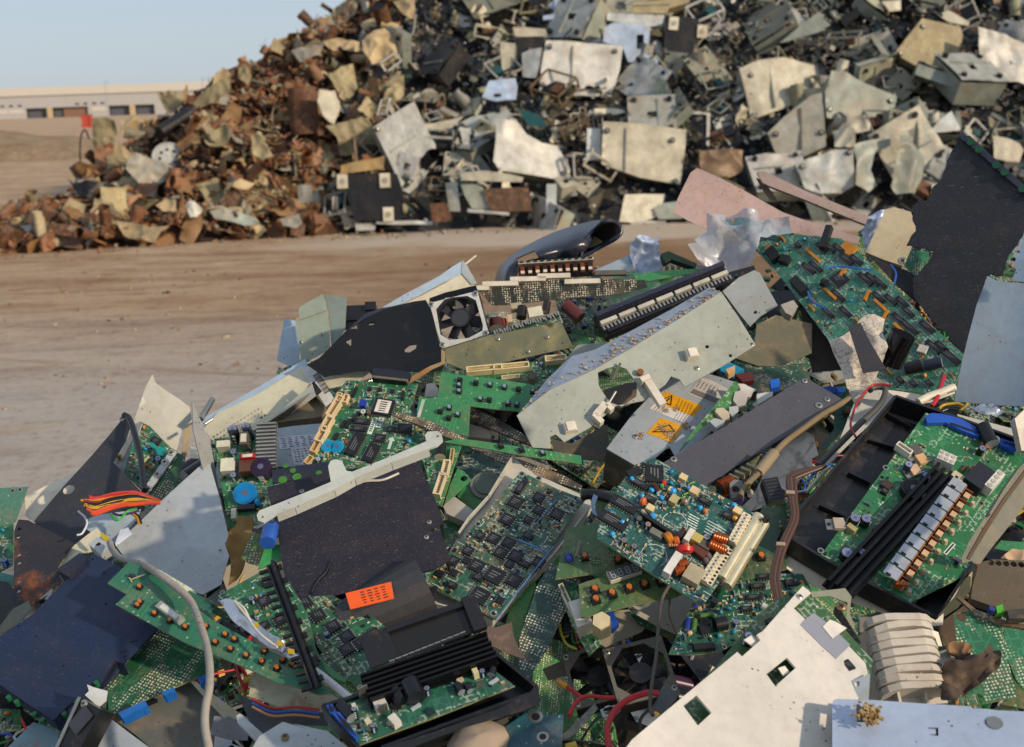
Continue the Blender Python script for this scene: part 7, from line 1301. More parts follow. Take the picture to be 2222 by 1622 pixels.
plate('plastic_strip', 'long pinkish dirty bar crossing behind the pink panel', 'strip', 10, '565,205 610,200 860,320 1060,400 1245,475 1225,525 1040,450 860,375 640,290 600,270', paint('a08d88', 0, .6, .7, .1), -10, 20, -.06, skirt=.012)
plate('metal_strip', 'short brown offcut leaning below the pinkish bar', 'strip', 10, '560,240 610,260 680,360 690,385 640,370 590,300', paint('6f6256', .1, .6, .7), -10, 20, -.07)
plate('metal_sheet', 'beige slab with one screw between orange-part board and black panel', 'panel', 10, '1350,432 1400,420 1500,448 1530,520 1525,600 1500,680 1450,775 1340,740 1225,692', paint('b3a88e', .05, .6, .5, .1), -10, 25, .05, th=.012, screws=[(1450, 745, .006)])
plate('plastic_bag', 'blue bag caught behind the beige slab', 'plastic bag', 10, '1240,480 1290,450 1340,440 1320,520 1230,680 1210,560', film('blue_bag_dark', '5a7ac0', .8), 0, 25, .03, crumple=.008, bsc=30, th=.0006)
board('small green solder-side board showing under the torn black panel', 10, '1500,680 1610,690 1615,740 1530,850 1460,770', '1f7a5a', -5, 40, .06, 'solder')
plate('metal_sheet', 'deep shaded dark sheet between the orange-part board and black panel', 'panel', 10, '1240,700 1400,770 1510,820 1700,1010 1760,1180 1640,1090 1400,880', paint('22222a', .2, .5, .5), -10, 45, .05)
t = plate('equipment_cover', 'big torn black plastic panel with green lights standing at the right edge', 'panel', 10, '1790,2 1860,0 1960,90 2080,195 2187,295 2230,330 2230,540 2187,570 2140,650 2090,720 2060,830 1960,830 1925,960 1860,1180 1815,1312 1700,1170 1620,1100 1520,960 1510,860 1600,760 1640,680 1475,650 1500,600 1530,560 1510,500 1510,410 1560,375 1600,380 1640,290 1690,240 1740,90', paint('24272f', .1, .5, .45, .45), -30, 32, .17, th=.003, jagm=.0015, seed=6, done=False)
m = MB(); m.sheet(t.uvs(P(10, '1795,-5 1862,-2 1960,88 2230,328 2230,375 2080,250 1950,130 1810,18')), .004, paint('2c3346', .15, .4, .25), z=.006); t.part('top_rim', m, 'bluish top rim')
for x, y in ((1870, 42), (1920, 88), (2025, 182), (2075, 225), (2180, 325)): m = MB(); q = t.uv(*P(10, [(x, y)])[0]); m.cyl((*q, .006), (*q, .009), .0055, plain('0f4a2c', .15), 14); t.part('light_lens', m, 'dark green lens')
t.done()
plate('equipment_cover', 'light blue-grey folded metal sheet standing at the right edge', 'panel', 10, '1965,835 2020,862 2100,868 2187,872 2240,880 2240,1620 2187,1622 1990,1610 1760,1592 1790,1450 1850,1200 1900,1010', paint('93a0aa', .3, .4, .5, .15), -42, 30, .24, bend=.006, bsc=7)
plate('metal_sheet', 'pale strip of sheet metal above the light blue-grey sheet at the right edge', 'panel', 10, '2190,560 2240,550 2240,880 2110,865 2140,800 2120,770 2160,700', PALEBL, -42, 28, .21)
t = T('foil_ball', 'ball of crumpled silver foil under the light blue-grey sheet', 'foil', P(9, '1620,430 1800,420 1900,470 1840,520 1680,490'), 0, 45, .18); m = MB(); m.sheet(t.poly, .001, paint('b9bcc0', .95, .2, .1, .3), (), .004, crump(.006, 60, 3)); t.part('foil_ball', m); t.done()
plate('metal_bracket', 'upright metal bracket at the right edge above the channel', 'bracket', 21, '900,200 981,120 1040,130 1040,480 960,480 930,330', paint('b3aca0', .3, .45, .4), 10, 30, .26, skirt=.01)
tubes('cable', 'white flat cable running from the tray to the light blue-grey sheet', 'cable', 9, [([(1240, 400), (1330, 355), (1420, 325), (1515, 285)], .005, plain('cfc6b4', .5)), ([(1240, 405), (1330, 365), (1515, 300)], .003, plain('8a8478', .5))], lift=.2)
# ---- small pieces around the black-violet cover
t = plate('cardboard_scrap', 'crumpled brown cardboard hanging left of the black-violet cover', 'cardboard', 1, '1790,1245 1895,1240 1890,1330 1910,1400 1880,1470 1830,1597 1760,1700 1700,1750 1720,1597 1690,1450 1770,1340', plastic('8a6a34', .8, .3), -10, 45, .215, crumple=.007, bsc=24, th=.002)
plate('circuit_board', 'moss green board with a column of solder dots left of the blue tube', 'circuit board', 2, '1900,-10 1990,-5 1985,120 1945,235 1870,215 1815,180', pcb('4a6a2a', 'solder', .3), -5, 50, .22)
plate('circuit_board', 'vivid green board corner under the blue tube', 'circuit board', 2, '2000,90 2105,75 2125,190 2030,235 1940,265', pcb('1fa04a', 'bare', .05), -5, 50, .235)
tubes('plastic_tube', 'short blue plastic tube beside the black-violet cover', 'tube', 2, [([(2040, -60), (2030, 0), (2015, 65)], .0085, plain('2a5ab0', .35))], lift=.26)
plate('metal_bracket', 'bluish clip loop under the teal board edge', 'bracket', 6, '610,560 640,575 615,650 640,720 600,690 590,620', paint('8a9ab0', .4, .35, .2), 0, 50, .22)
tubes('cable', 'black cable ending in silver tips above the teal board', 'cable', 6, [([(520, 570), (600, 560), (690, 580), (750, 605)], .006, BLKP)], lift=.2)
# ================================================================ FAR HEAPS, the pieces one can tell apart
SCR = {k: scrapmat(*v) for k, v in dict(tan=('b5a07a', .25, .6), khaki=('9a8f6c', .35, .6), grey=('98968a', .15, .5), brown=('5a3a28', .7, .7), cream=('cdc6b0', .06, .5), white=('cfccc2', .03, .45), pale=('b9bdba', .06, .42), sage=('8f958a', .12, .45), black=('141519', .05, .5), navy=('1e2536', .05, .5), ochre=('a88a50', .5, .6), galv=('a8a596', .1, .35, .6), blue=('9fb0c6', .05, .4), copper=('75604a', .3, .5, .1), teal=('1d4a4c', .05, .4), grille=('4a3626', .5, .6), orange=('a85a2c', .7, .6)).items()}
HERO = []
def far(name, label, cat, z, pts, mat, az=0, el=30, lift=.15, crumple=.03, bsc=3, th=.006, box=0, feet=(), seam=None, holes=(), seed=1, bend=0, group=None, padc='b5ad98'):
    t = plate(name, label, cat, z, pts, SCR[mat], az, el, lift, th, holes, crumple=crumple, bend=bend, bsc=bsc, seed=seed, done=False, deep=True, group=group, pname='shell'); HERO.append((t.o.copy(), max(abs(p[0]) for p in t.poly)))
    if box:
        n = len(t.poly); m = MB(); cx = sum(p[0] for p in t.poly)/n; cy = sum(p[1] for p in t.poly)/n
        f = [(x*.985+cx*.015, y*.985+cy*.015, -th-.012) for x, y in t.poly]; b = [(x*.93+cx*.07, y*.93+cy*.07, -box) for x, y in t.poly]
        m.add(f+b, [(i, (i+1) % n, n+(i+1) % n, n+i) for i in range(n)]+[tuple(range(n, 2*n))], SCR['sage' if mat in ('white', 'cream', 'pale') else mat]); t.part('casing', m)
    for p in P(z, feet) if feet else ():
        m = MB(); x, y = t.uv(*p); r = .03; m.cyl((x, y, -.03), (x, y, .028), r, SCR['black'], 12); m.cyl((x-.0, y, .028), (x, y, .040), r*.6, SCR['galv'], 10); t.part('foot', m)
    if seam:
        a = [Vector(t.uv(*p)) for p in P(z, seam)]; m = MB()
        for p, q in zip(a, a[1:]): d = q-p; c = (p+q)/2; m.box(c.x, c.y, -.004, d.length, .012, .030, SCR['sage'], math.atan2(d.y, d.x))
        t.part('seam', m)
    return t.done()
far('machine_cover', 'tall tilted pale grey machine cover with two round feet', 'machine cover', 13, '405,285 560,180 735,75 770,150 815,250 860,340 905,420 915,560 760,760 700,815 650,795 540,560', 'pale', 18, 14, .35, .006, 2, feet='440,300 690,725', seam='545,480 770,340', box=.25, seed=2)
far('machine_cover', 'folded white machine cover with a deep crease in the middle row', 'machine cover', 13, '1395,230 1480,225 1560,235 1640,340 1760,410 1890,425 1960,560 1995,625 1960,722 1700,680 1420,632 1370,560 1390,400', 'white', 5, 20, .35, .05, 1.2, feet='1450,285 1935,660', box=.3, seed=8)
far('machine_cover', 'big white crushed machine back with four dark feet', 'machine cover', 14, '1030,275 1300,295 1560,322 1540,480 1480,668 1230,660 985,632 1000,450', 'white', -6, 18, .40, .018, 1.6, feet='1055,325 1505,360 1010,590 1475,640', seam='1215,320 1205,600', box=.4, seed=3)
far('machine_cover', 'upright beige machine side panel with rivets in the lower middle row', 'machine cover', 15, '230,350 500,365 845,410 820,640 795,812 500,760 220,662 225,500', 'cream', 0, 12, .40, .008, 1.6, feet='260,420 735,490 265,690 760,790', seam='400,400 390,715', box=.35, seed=4)
far('machine_cover', 'dented cream machine cover tilted in the upper right row', 'machine cover', 16, '320,460 450,405 620,385 850,420 870,520 885,605 760,660 640,715 480,770 400,800 370,640', 'cream', 4, 22, .40, .028, 1.5, feet='395,510 415,780 860,650', seam='515,445 560,720', box=.35, seed=5)
far('machine_cover', 'dull grey machine side with a rusty dent below the dented cream cover', 'machine cover', 16, '510,890 620,780 800,640 870,620 885,760 900,980 740,1050 590,1085 555,1000', 'grey', -8, 18, .45, .02, 1.8, feet='565,900 870,890', seam='735,720 740,1000', box=.25, seed=6)
far('machine_cover', 'wide olive-grey machine cover folded in half at the upper right', 'machine cover', 16, '940,470 1010,480 1180,560 1370,645 1360,760 1330,890 1120,830 900,790 890,620', 'sage', 10, 25, .42, .03, 1.4, feet='1325,680 920,740', box=.3, seed=7)
far('machine_cover', 'drab square machine cover with one dark foot near the top right', 'machine cover', 16, '1540,125 1660,150 1795,182 1812,240 1790,350 1720,430 1640,500 1500,440 1355,362 1440,250', 'khaki', 12, 24, .42, .015, 1.6, feet='1540,185 1390,365', box=.3, seed=8)
far('machine_cover', 'torn white cracked sheet at the top right edge', 'machine cover', 16, '1910,185 2060,225 2222,285 2300,320 2300,600 2222,560 2080,545 1955,530 1920,350', 'white', 8, 25, .42, .03, 2.5, seed=9)
far('machine_cover', 'crumpled whitish machine cover low at the right, folded at the top', 'machine cover', 16, '690,1095 820,1050 960,1000 1080,1005 1085,1120 1090,1240 1000,1290 860,1290 760,1260', 'pale', 0, 20, .5, .03, 2, feet='740,1120 1050,1025', box=.2, seed=10)
far('bent_plate', 'sage green twisted panel right of the whitish low cover', 'bent panel', 16, '1340,1240 1370,1080 1400,880 1480,868 1480,960 1560,1050 1545,1200 1500,1290 1380,1290', 'sage', 20, 25, .5, .05, 2.2, seed=11)
far('bent_plate', 'curved sage bracket with a dark opening between the low covers', 'bent panel', 16, '1090,960 1200,930 1340,900 1345,960 1230,1020 1190,1150 1240,1240 1180,1290 1090,1240 1110,1080', 'sage', 10, 25, .48, .04, 2.2, seed=12)
far('bent_plate', 'bright cream crumpled casting in front of the olive-grey cover', 'bent panel', 16, '1000,850 1060,790 1130,770 1195,830 1190,880 1095,900 1090,1000 1020,990 955,990 960,900', 'cream', -10, 25, .55, .05, 3, seed=13)
far('bent_plate', 'grey triangular sheet wedge near the top right', 'bent panel', 16, '590,290 720,180 850,80 930,165 860,215 700,260', 'sage', -5, 35, .5, .01, 2, seed=14)
far('bent_plate', 'small pale grey triangle below the machine tangle at the right', 'bent panel', 16, '1590,890 1660,800 1740,740 1800,870 1700,885', 'pale', 5, 30, .5, .01, 2, seed=15)
far('machine_cover', 'cream plate with a folded corner right of the near black panel', 'machine cover', 16, '2015,905 2110,925 2190,960 2222,1000 2190,1085 2100,1080 2020,1060', 'cream', 5, 20, .5, .015, 2, seed=16)
far('machine_chassis', 'blue-grey machine frame with a square window right of the big white back', 'machine frame', 14, '1430,190 1500,155 1590,165 1750,185 1740,300 1725,380 1810,400 1800,470 1700,465 1600,430 1560,330 1425,290', 'blue', 5, 15, .35, .006, 2, holes=[[(1655, 240), (1705, 240), (1705, 340), (1655, 340)]], box=.25, seed=17)
far('machine_chassis', 'long pale beam across the top above the blue-grey frame', 'machine frame', 14, '1455,90 1600,95 1850,105 1860,180 1700,185 1450,140', 'pale', 0, 15, .4, .006, 2, seed=18)
far('machine_cover', 'yellowish louvred machine cover at the top middle', 'machine cover', 14, '1640,15 1780,5 2030,-30 2020,20 1880,60 1860,95 1620,95', 'khaki', 5, 30, .4, .01, 2, seam='1640,45 1880,35', box=.2, seed=19)
def darkbox(label, z, pts, pads, seed):
    t = plate('equipment_case', label, 'equipment case', z, pts, SCR['black'], 0, 10, .35, .006, bend=.006, bsc=2, done=False, deep=True, seed=seed, pname='front_face')
    n = len(t.poly); m = MB(); m.add([(x, y, -.02) for x, y in t.poly]+[(x*.96, y*.96, -.35) for x, y in t.poly], [(i, (i+1) % n, n+(i+1) % n, n+i) for i in range(n)], SCR['black']); t.part('casing', m)
    for p in P(z, pads):
        m = MB(); x, y = t.uv(*p); m.box(x, y, .002, .11, .15, .02, SCR['cream']); m.cyl((x, y, .022), (x, y, .028), .03, SCR['grey'], 10); t.part('corner_pad', m)
    t.done()
darkbox('black case with three cream corner pads at the foot of the machine heap', 13, '135,665 400,655 600,660 640,800 645,1025 450,1035 255,1030 200,850', '160,720 502,712 530,985', 1)
darkbox('tall black rack with cream corner pads at the top middle', 14, '1850,105 1960,115 2085,130 2080,300 2070,500 1960,490 1840,480', '1910,165 1880,425 2090,460 2105,220', 2)
far('equipment_case', 'dark open crate with a white side left of the big white back', 'equipment case', 14, '815,262 1010,258 1015,330 985,400 860,420 820,490', 'black', 0, 12, .3, .004, 2, box=.3, seed=20)
far('machine_cover', 'narrow cream upright column left of the dark open crate', 'machine cover', 14, '715,290 818,300 812,400 802,500 730,512 722,400', 'cream', -10, 10, .32, .004, 2, box=.15, seed=21)
far('machine_cover', 'angular white box side left of the big white machine back', 'machine cover', 14, '865,370 930,340 1000,330 985,450 960,540 870,530', 'pale', -20, 15, .42, .006, 2, box=.2, seed=22)
far('machine_chassis', 'pale beam over the dark open crate', 'machine frame', 14, '800,190 900,190 1030,200 1035,250 820,255', 'cream', 0, 20, .4, .004, 2, seed=23)
far('machine_chassis', 'bluish machine base with a slot and yellow sticker above the tall tilted cover', 'machine frame', 14, '640,560 820,540 835,600 825,690 690,700 590,670', 'blue', 0, 35, .4, .02, 2, holes=[[(670, 648), (725, 648), (720, 672), (675, 672)]], seed=24)
far('display_unit', 'dark teal panel with a bright green spot above the folded white cover', 'display panel', 13, '1565,130 1680,165 1770,205 1805,282 1740,280 1650,268', 'teal', -10, 30, .45, .004, 2, seed=25)
far('grille_unit', 'brown grilled unit with a pale frame at the foot below the folded white cover', 'machine unit', 13, '1290,780 1460,770 1650,765 1675,860 1680,955 1500,960 1340,940', 'grille', 0, 12, .4, .01, 3, box=.2, seed=26)
far('machine_chassis', 'pale green-grey frame side left of the brown grilled unit', 'machine frame', 13, '1110,740 1200,730 1290,770 1340,935 1200,935 1150,850', 'sage', -5, 15, .4, .012, 2, seed=27)
far('machine_cover', 'long flattened cream cover lying above the brown grilled unit', 'machine cover', 13, '1105,650 1300,635 1500,660 1615,690 1600,725 1400,720 1110,712', 'cream', 0, 25, .5, .012, 2, seed=28)
far('metal_drum', 'shiny bent copper-toned sheet drum right of the beige side panel', 'drum', 15, '940,565 1100,550 1262,555 1250,640 1240,720 1150,765 1040,740 950,720', 'copper', 15, 12, .35, .05, 2.5, seed=29)
far('machine_cover', 'small cream sheet leaning at the foot beside the brown tangle', 'machine cover', 15, '390,885 540,880 682,882 665,960 640,1045 480,1090 350,1082', 'cream', 0, 25, .25, .005, 2, seed=30)
far('bent_plate', 'grey-green sheet slipping to the ground behind the pink panel', 'bent panel', 15, '600,985 680,950 850,920 880,1010 800,1060 640,1060', 'sage', 0, 40, .25, .02, 2, seed=31)
far('machine_chassis', 'thin white door frame edge at the right middle of the heap', 'machine frame', 15, '740,275 880,270 1015,290 1010,420 1005,550 985,550 990,300 750,290', 'white', 0, 15, .4, .003, 2, seed=32)
far('machine_chassis', 'pale grey upright rail between the two middle covers', 'machine frame', 15, '115,400 165,400 215,400 215,630 80,632 110,610', 'pale', 0, 12, .4, .003, 2, seed=33)
far('circuit_board', 'dark green upright board right of the big white back', 'circuit board', 15, '610,15 700,60 750,230 680,260 615,250', 'teal', 10, 15, .4, .003, 2, seed=34)
for i, (z, pts, l, c) in enumerate(((13, '260,1045 400,1040 425,1065 420,1110 270,1115', 'white foam block at the left end of the pale strip', 'white'), (13, '430,1035 700,1035 890,1040 885,1062 640,1065 430,1055', 'long white plastic strip lying at the foot of the black case', 'white'), (13, '1165,935 1300,935 1500,965 1500,990 1300,975 1165,962', 'long white edge strip under the brown grilled unit', 'white'), (15, '430,1080 560,1075 690,1070 690,1088 560,1095 430,1105', 'short white strip lying on the ground behind the black shroud', 'white'), (13, '1800,740 1880,740 1880,980 1795,985', 'pale upright panel at the foot right of the brown grilled unit', 'pale'), (13, '985,730 1080,720 1100,880 1110,960 1020,960', 'galvanised bent box at the foot left of the grilled unit', 'galv'), (13, '860,900 980,890 1040,1000 1000,1045 890,1040', 'squat brown bin at the foot right of the black case', 'brown'), (13, '760,270 960,240 1060,215 1130,200 1040,290 780,320', 'long cream folded bar above the tall tilted cover', 'cream'), (13, '1100,290 1190,290 1180,380 1190,490 1150,510 1120,380', 'white riveted plate beside the black pillar of the machine heap', 'white'), (15, '170,255 330,255 400,280 330,300 170,305', 'flat cream cover above the upright beige side panel', 'cream'), (15, '930,690 940,760 860,800', 'tan sheet shard behind the pink panel', 'tan'), (16, '1370,740 1480,660 1570,690 1500,770 1420,765', 'white slotted vent piece at the right of the heap', 'white'), (14, '1010,110 1180,85 1215,100 1100,130 1010,140', 'light blue sheet offcut at the top middle', 'blue'), (14, '1040,50 1100,-20 1240,-20 1180,30 1100,70', 'pale blue film sheet at the very top', 'blue'), (16, '1640,100 1720,70 1860,150 1850,175 1720,150', 'bright cream broken cover at the top right', 'cream'), (16, '1270,10 1400,0 1400,70 1330,80', 'cream plate near the top right corner', 'cream'), (13, '1750,870 1800,700 1740,700', 'dark sliver', 'black'))):
    if 'sliver' in l: continue
    far('scrap_plate', l, 'scrap panel', z, pts, c, 0, 60 if 'strip' in l else 25, .32 if i not in (0, 1, 3) else .2, .004, 2, seed=40+i)
# rust heap
t = T('oil_drum', 'crushed brown ribbed drum in the middle of the rusty heap', 'drum', P(12, '665,560 830,545 850,700 835,840 660,850 655,700'), 0, 10, .45, deep=True, d=None)
m = MB(); n = 24; vs = []
for a in range(9):
    for b in range(n):
        q = 6.283*b/n; rr = .165*(1+.10*noise.noise(Vector((math.cos(q)*1.4, math.sin(q)*1.4, a*.3)))+(.05 if a in (2, 6) else 0)); vs.append((rr*math.cos(q), -.27+a*.067, rr*math.sin(q)*.8-.05))
m.add(vs, [(a*n+b, (a+1)*n+b, (a+1)*n+(b+1) % n, a*n+(b+1) % n) for a in range(8) for b in range(n)], SCR['brown'], None, True); m.add(vs[-n:], [tuple(range(n))[::-1]], SCR['brown']); t.part('oil_drum', m); t.done()
t = T('drum_cover', 'cream oval lid leaning on the crushed brown drum', 'lid', P(12, '850,565 950,570 980,680 940,785 880,740 835,640'), 30, 10, .85, deep=True); m = MB(); m.sheet(jag(t.poly, .01, .06, 3), .015, SCR['cream'], (), .05, wob(.012, 4, 2)); t.part('drum_lid', m); t.done()
t = T('steel_pipe', 'dark pipe end standing up at the top of the rusty heap', 'pipe', P(12, '1155,20 1280,15 1320,180 1230,160'), 0, 20, .3, deep=True); a_ = t.loc(*P(12, [(1218, 30)])[0], t.d-.2); b_ = t.loc(*P(12, [(1290, 240)])[0], t.d+.2); m = MB(); m.cyl(a_, b_, .10, SCR['brown'], 20, caps=False); m.cyl(b_, a_+(b_-a_)*.05, .088, SCR['black'], 20); t.part('steel_pipe', m); t.done()
t = T('steel_pipe', 'long dark pipe slanting over the left slope of the rusty heap', 'pipe', P(11, '1345,540 1600,350 1660,370 1420,560'), 0, 20, .3, deep=True); a_ = t.loc(*P(11, [(1370, 550)])[0], t.d-.55); b_ = t.loc(*P(11, [(1650, 365)])[0], t.d-.25); m = MB(); m.cyl(a_, b_, .075, SCR['black'], 16); m.cyl(a_, a_+(a_-b_)*.01, .055, SCR['black'], 14); t.part('steel_pipe', m); t.done()
t = T('wheel_disc', 'grey round plate with a ring of holes at the foot of the rusty heap', 'disc', P(11, '1340,680 1500,660 1570,760 1540,860 1400,840 1320,760'), 15, 25, .5, deep=True); R_ = .17
m = MB(); m.sheet([(R_*math.cos(k*.2618), R_*math.sin(k*.2618)) for k in range(24)], .02, SCR['pale'], [[(R_*.55*math.cos(j*.785)+.02*math.cos(k), R_*.55*math.sin(j*.785)+.02*math.sin(k)) for k in range(6)] for j in range(8)]); m.tube([(R_*math.cos(k*.2618), R_*math.sin(k*.2618), 0) for k in range(25)], .012, SCR['pale'], 6, 1); t.part('wheel_disc', m); t.done()
FAR2 = [(11, '800,430 900,415 985,440 990,600 985,790 890,810 795,820', 'khaki', 'tall khaki curved sheet standing at the left end of the rusty heap', -15, 8, .3, .04), (11, '1045,440 1140,405 1230,445 1230,540 1210,620 1130,600 1030,560', 'tan', 'tan bent sheet beside the tall khaki sheet', 10, 12, .3, .05), (11, '1240,440 1340,440 1330,580 1250,600', 'ochre', 'small ochre stump between tan sheet and dark pipe', 0, 12, .3, .03),
 (11, '985,640 1050,650 1130,730 1110,830 1010,830 980,780', 'tan', 'dusty tan fold behind the grey crumpled sheet', 0, 20, .4, .04), (11, '1110,770 1160,720 1270,760 1490,840 1400,960 1330,1020 1310,1130 1220,1120 1200,990 1080,860', 'grey', 'big grey crumpled sheet leaning at the foot of the rusty heap', 5, 22, .5, .04), (11, '580,940 640,990 800,960 940,1040 1080,1180 940,1200 800,1110 680,1100', 'black', 'black torn rubber mat at the left foot of the rusty heap', 0, 35, .4, .05),
 (11, '590,850 680,790 760,850 800,960 740,1000 640,930', 'grille', 'dark basket of tangled mesh at the left foot of the rusty heap', 0, 20, .4, .04), (11, '1340,200 1460,190 1600,230 1590,300 1480,380 1430,380', 'khaki', 'pale khaki lump on the left shoulder of the rusty heap', 0, 20, .3, .05), (11, '1640,290 1760,190 1978,60 1978,200 1830,290 1680,330', 'khaki', 'long khaki folded sheet along the left skyline', -5, 25, .3, .04),
 (11, '30,1290 60,1220 130,1240 140,1340 60,1390', 'orange', 'bright orange-tan curved shard at the left edge of the rusty heap', 0, 25, .3, .04), (11, '990,1310 1130,1310 1290,1370 1450,1350 1380,1420 1330,1490 1200,1470 1060,1420', 'tan', 'tan torn sheet lying in front of the rusty heap', 0, 45, .25, .04), (11, '150,1180 300,1200 460,1290 400,1330 200,1320', 'khaki', 'dusty khaki sheet lying at the far left foot', 0, 45, .25, .03), (11, '180,1350 350,1330 480,1360 440,1410 220,1400', 'grey', 'flat grey strip on the far left foot', 0, 50, .2, .02), (11, '1780,1200 1900,1180 2060,1230 2160,1260 2240,1340 2100,1340 1850,1290', 'sage', 'long grey crushed duct at the foot of the rusty heap', 0, 35, .25, .03), (11, '1590,1180 1640,1130 1740,1200 1690,1270 1640,1280', 'white', 'ragged white scrap at the foot of the rusty heap', 0, 30, .35, .04), (11, '1340,1180 1430,1120 1510,1130 1510,1210 1400,1220', 'tan', 'small tan square sheet below the wheel disc', 0, 35, .3, .03),
 (12, '1130,240 1190,200 1260,180 1320,260 1350,370 1280,420 1180,410 1130,330', 'tan', 'crumpled tan sheet below the standing pipe', 5, 20, .4, .05), (12, '670,320 760,290 880,260 850,340 730,400', 'grey', 'grey sheet near the skyline of the rusty heap', 0, 30, .4, .03), (12, '905,480 990,420 1060,400 1090,560 1040,620 980,600', 'khaki', 'khaki folded sheet right of the crushed drum', 5, 25, .4, .03), (12, '885,800 1000,770 1120,740 1180,790 1190,900 1170,970 980,970 960,870', 'khaki', 'arched khaki sheet like a half drum low in the rusty heap', 10, 20, .5, .05),
 (12, '1220,660 1280,560 1380,470 1380,600 1300,660', 'khaki', 'curved khaki shard at the right of the rusty heap', 0, 25, .4, .04), (12, '1310,0 1448,-20 1448,120 1380,100', 'tan', 'tan cover leaning at the top right of the rusty heap', 0, 25, .4, .04), (12, '580,260 625,235 665,290 650,320 590,320', 'tan', 'pointed tan scrap on the skyline', 0, 15, .3, .03), (12, '985,1040 1260,980 1250,1060 980,1100', 'ochre', 'rusty ochre beam above the black case', 0, 30, .4, .02), (12, '170,830 250,780 310,830 270,900 200,920', 'khaki', 'dented khaki tub on the left slope', 0, 25, .4, .04), (12, '710,1165 800,1160 810,1270 720,1280', 'grey', 'small grey can standing at the foot of the rusty heap', 0, 20, .4, .02), (12, '600,1380 720,1340 740,1400 700,1430 620,1420', 'grey', 'short grey duct end at the front foot of the rusty heap', 0, 35, .3, .03), (12, '870,270 960,240 1100,270 1110,320 940,320', 'tan', 'flat tan cover high in the rusty heap', 0, 35, .4, .03), (12, '880,640 900,660 1000,650 1130,690 1120,720 1000,710', 'grey', 'grey bent strip behind the oval lid', 0, 30, .35, .02), (12, '420,850 480,830 560,990 500,1010 430,970', 'khaki', 'khaki ribbed piece below the left slope', 0, 25, .4, .04), (12, '340,430 380,390 420,470 400,530 340,500', 'khaki', 'grey-khaki knot on the left skyline', 0, 20, .3, .04), (12, '300,1160 360,1130 440,1150 400,1200 330,1190', 'tan', 'small domed tan piece low in the rusty heap', 0, 35, .35, .04)]
for i, (z, pts, c, l, az, el, lf, cr) in enumerate(FAR2): far('scrap_sheet', l, 'scrap sheet', z, pts, c, az, el, lf, cr, 3.2, .008, seed=60+i)
t = T('bare_twigs', 'thin dark twig standing on the skyline of the rusty heap', 'twig', P(12, '510,260 560,260 560,340 510,340'), 0, 10, .2, deep=True); m = MB(); r = random.Random(4)
for k in range(5): m.tube([(0, -.2, 0), (r.uniform(-.05, .05), -.05, 0), (r.uniform(-.15, .12), r.uniform(.0, .12), r.uniform(-.1, .1))], .0022, SCR['black'], 4, 3)
t.part('bare_twigs', m); t.done()
m = MB(); q = pix(172, 320, BD(172, 340)); m.tube([(0, 0, -.5), (.0, 0, -.1), (.04, 0, .15), (.1, 0, .22), (.14, 0, .1)], .012, SCR['brown'], 6, 5); o = m.build('bent_wire'); o.location = q; tag(o, 'thick rusty wire hook rising left of the tall khaki sheet', 'wire')
# ---------------------------------------------------------------- loose pieces: prototypes and copies
def proto(name, build, parts=None):
    return build
def flatpoly(r, w, h, k=0):
    p = [(-w/2, -h/2), (w/2, -h/2), (w/2, h/2), (-w/2, h/2)]
    if k == 1: p = [(-w/2, -h/2), (w/2, -h/2), (w/2, h*.1), (w*.1, h*.15), (w*.05, h/2), (-w/2, h/2)]
    if k == 2: p = [(-w/2, -h/2), (w*.4, -h/2), (w/2, h/3), (-w*.1, h/2), (-w/2, h*.2)]
    return [(x+r.uniform(-.04, .04)*w, y+r.uniform(-.04, .04)*h) for x, y in p]
rnd = random.Random(42)
def instance(mesh, name, loc, mat3, label, cat, group, scale=1.0):
    o = bpy.data.objects.new(name, mesh); SC.collection.objects.link(o)
    M = mat3.to_4x4() @ Matrix.Scale(scale, 4); M.translation = loc; o.matrix_world = M; tag(o, label, cat, group); return o
def keepmesh(m, name):
    o = m.build(name); me = o.data; bpy.data.objects.remove(o); return me
def orient(n, r, tilt):
    n = (n + Vector((r.gauss(0, tilt), r.gauss(0, tilt), r.gauss(0, tilt)))).normalized()
    return n.to_track_quat('Z', 'Y').to_matrix() @ Matrix.Rotation(r.uniform(0, 6.28), 3, 'Z')
# --- near heap filler
class FT:   # minimal stand-in so the component builders can write into one board object
    def __init__(s, poly): s.poly = poly; s.ms = []
    def part(s, name, m, *a, **k): s.ms.append(m)
def filler_board(i):
    r = random.Random(100+i); w, h = r.uniform(.09, .20), r.uniform(.05, .13); ft = FT(flatpoly(r, w, h, i % 3))
    ft.ms = []; scatter(ft, r, 1.1 if i % 4 else .3, r.choice(['mixed', 'logic', 'dense', 'power', 'smd']), smd=.8, lim=22)
    big = MB(); big.sheet(ft.poly, .0016, pcb(['1f6b3c', '17573a', '2a7a3a', '175048', '3c6b33'][i % 5], 'solder' if i % 4 == 0 else 'comp', .35), (), None, None, EDGE)
    me = keepmesh(big, 'board'); comp = MB()
    for m in ft.ms:
        o = len(comp.v); comp.v += m.v; comp.f += [tuple(o+k for k in f) for f in m.f]; comp.smooth += m.smooth
        comp.m += [comp.mi(m.mats[k]) for k in m.m]
    return me, (keepmesh(comp, 'components') if comp.f and i % 4 else None)
FB = [filler_board(i) for i in range(14)]
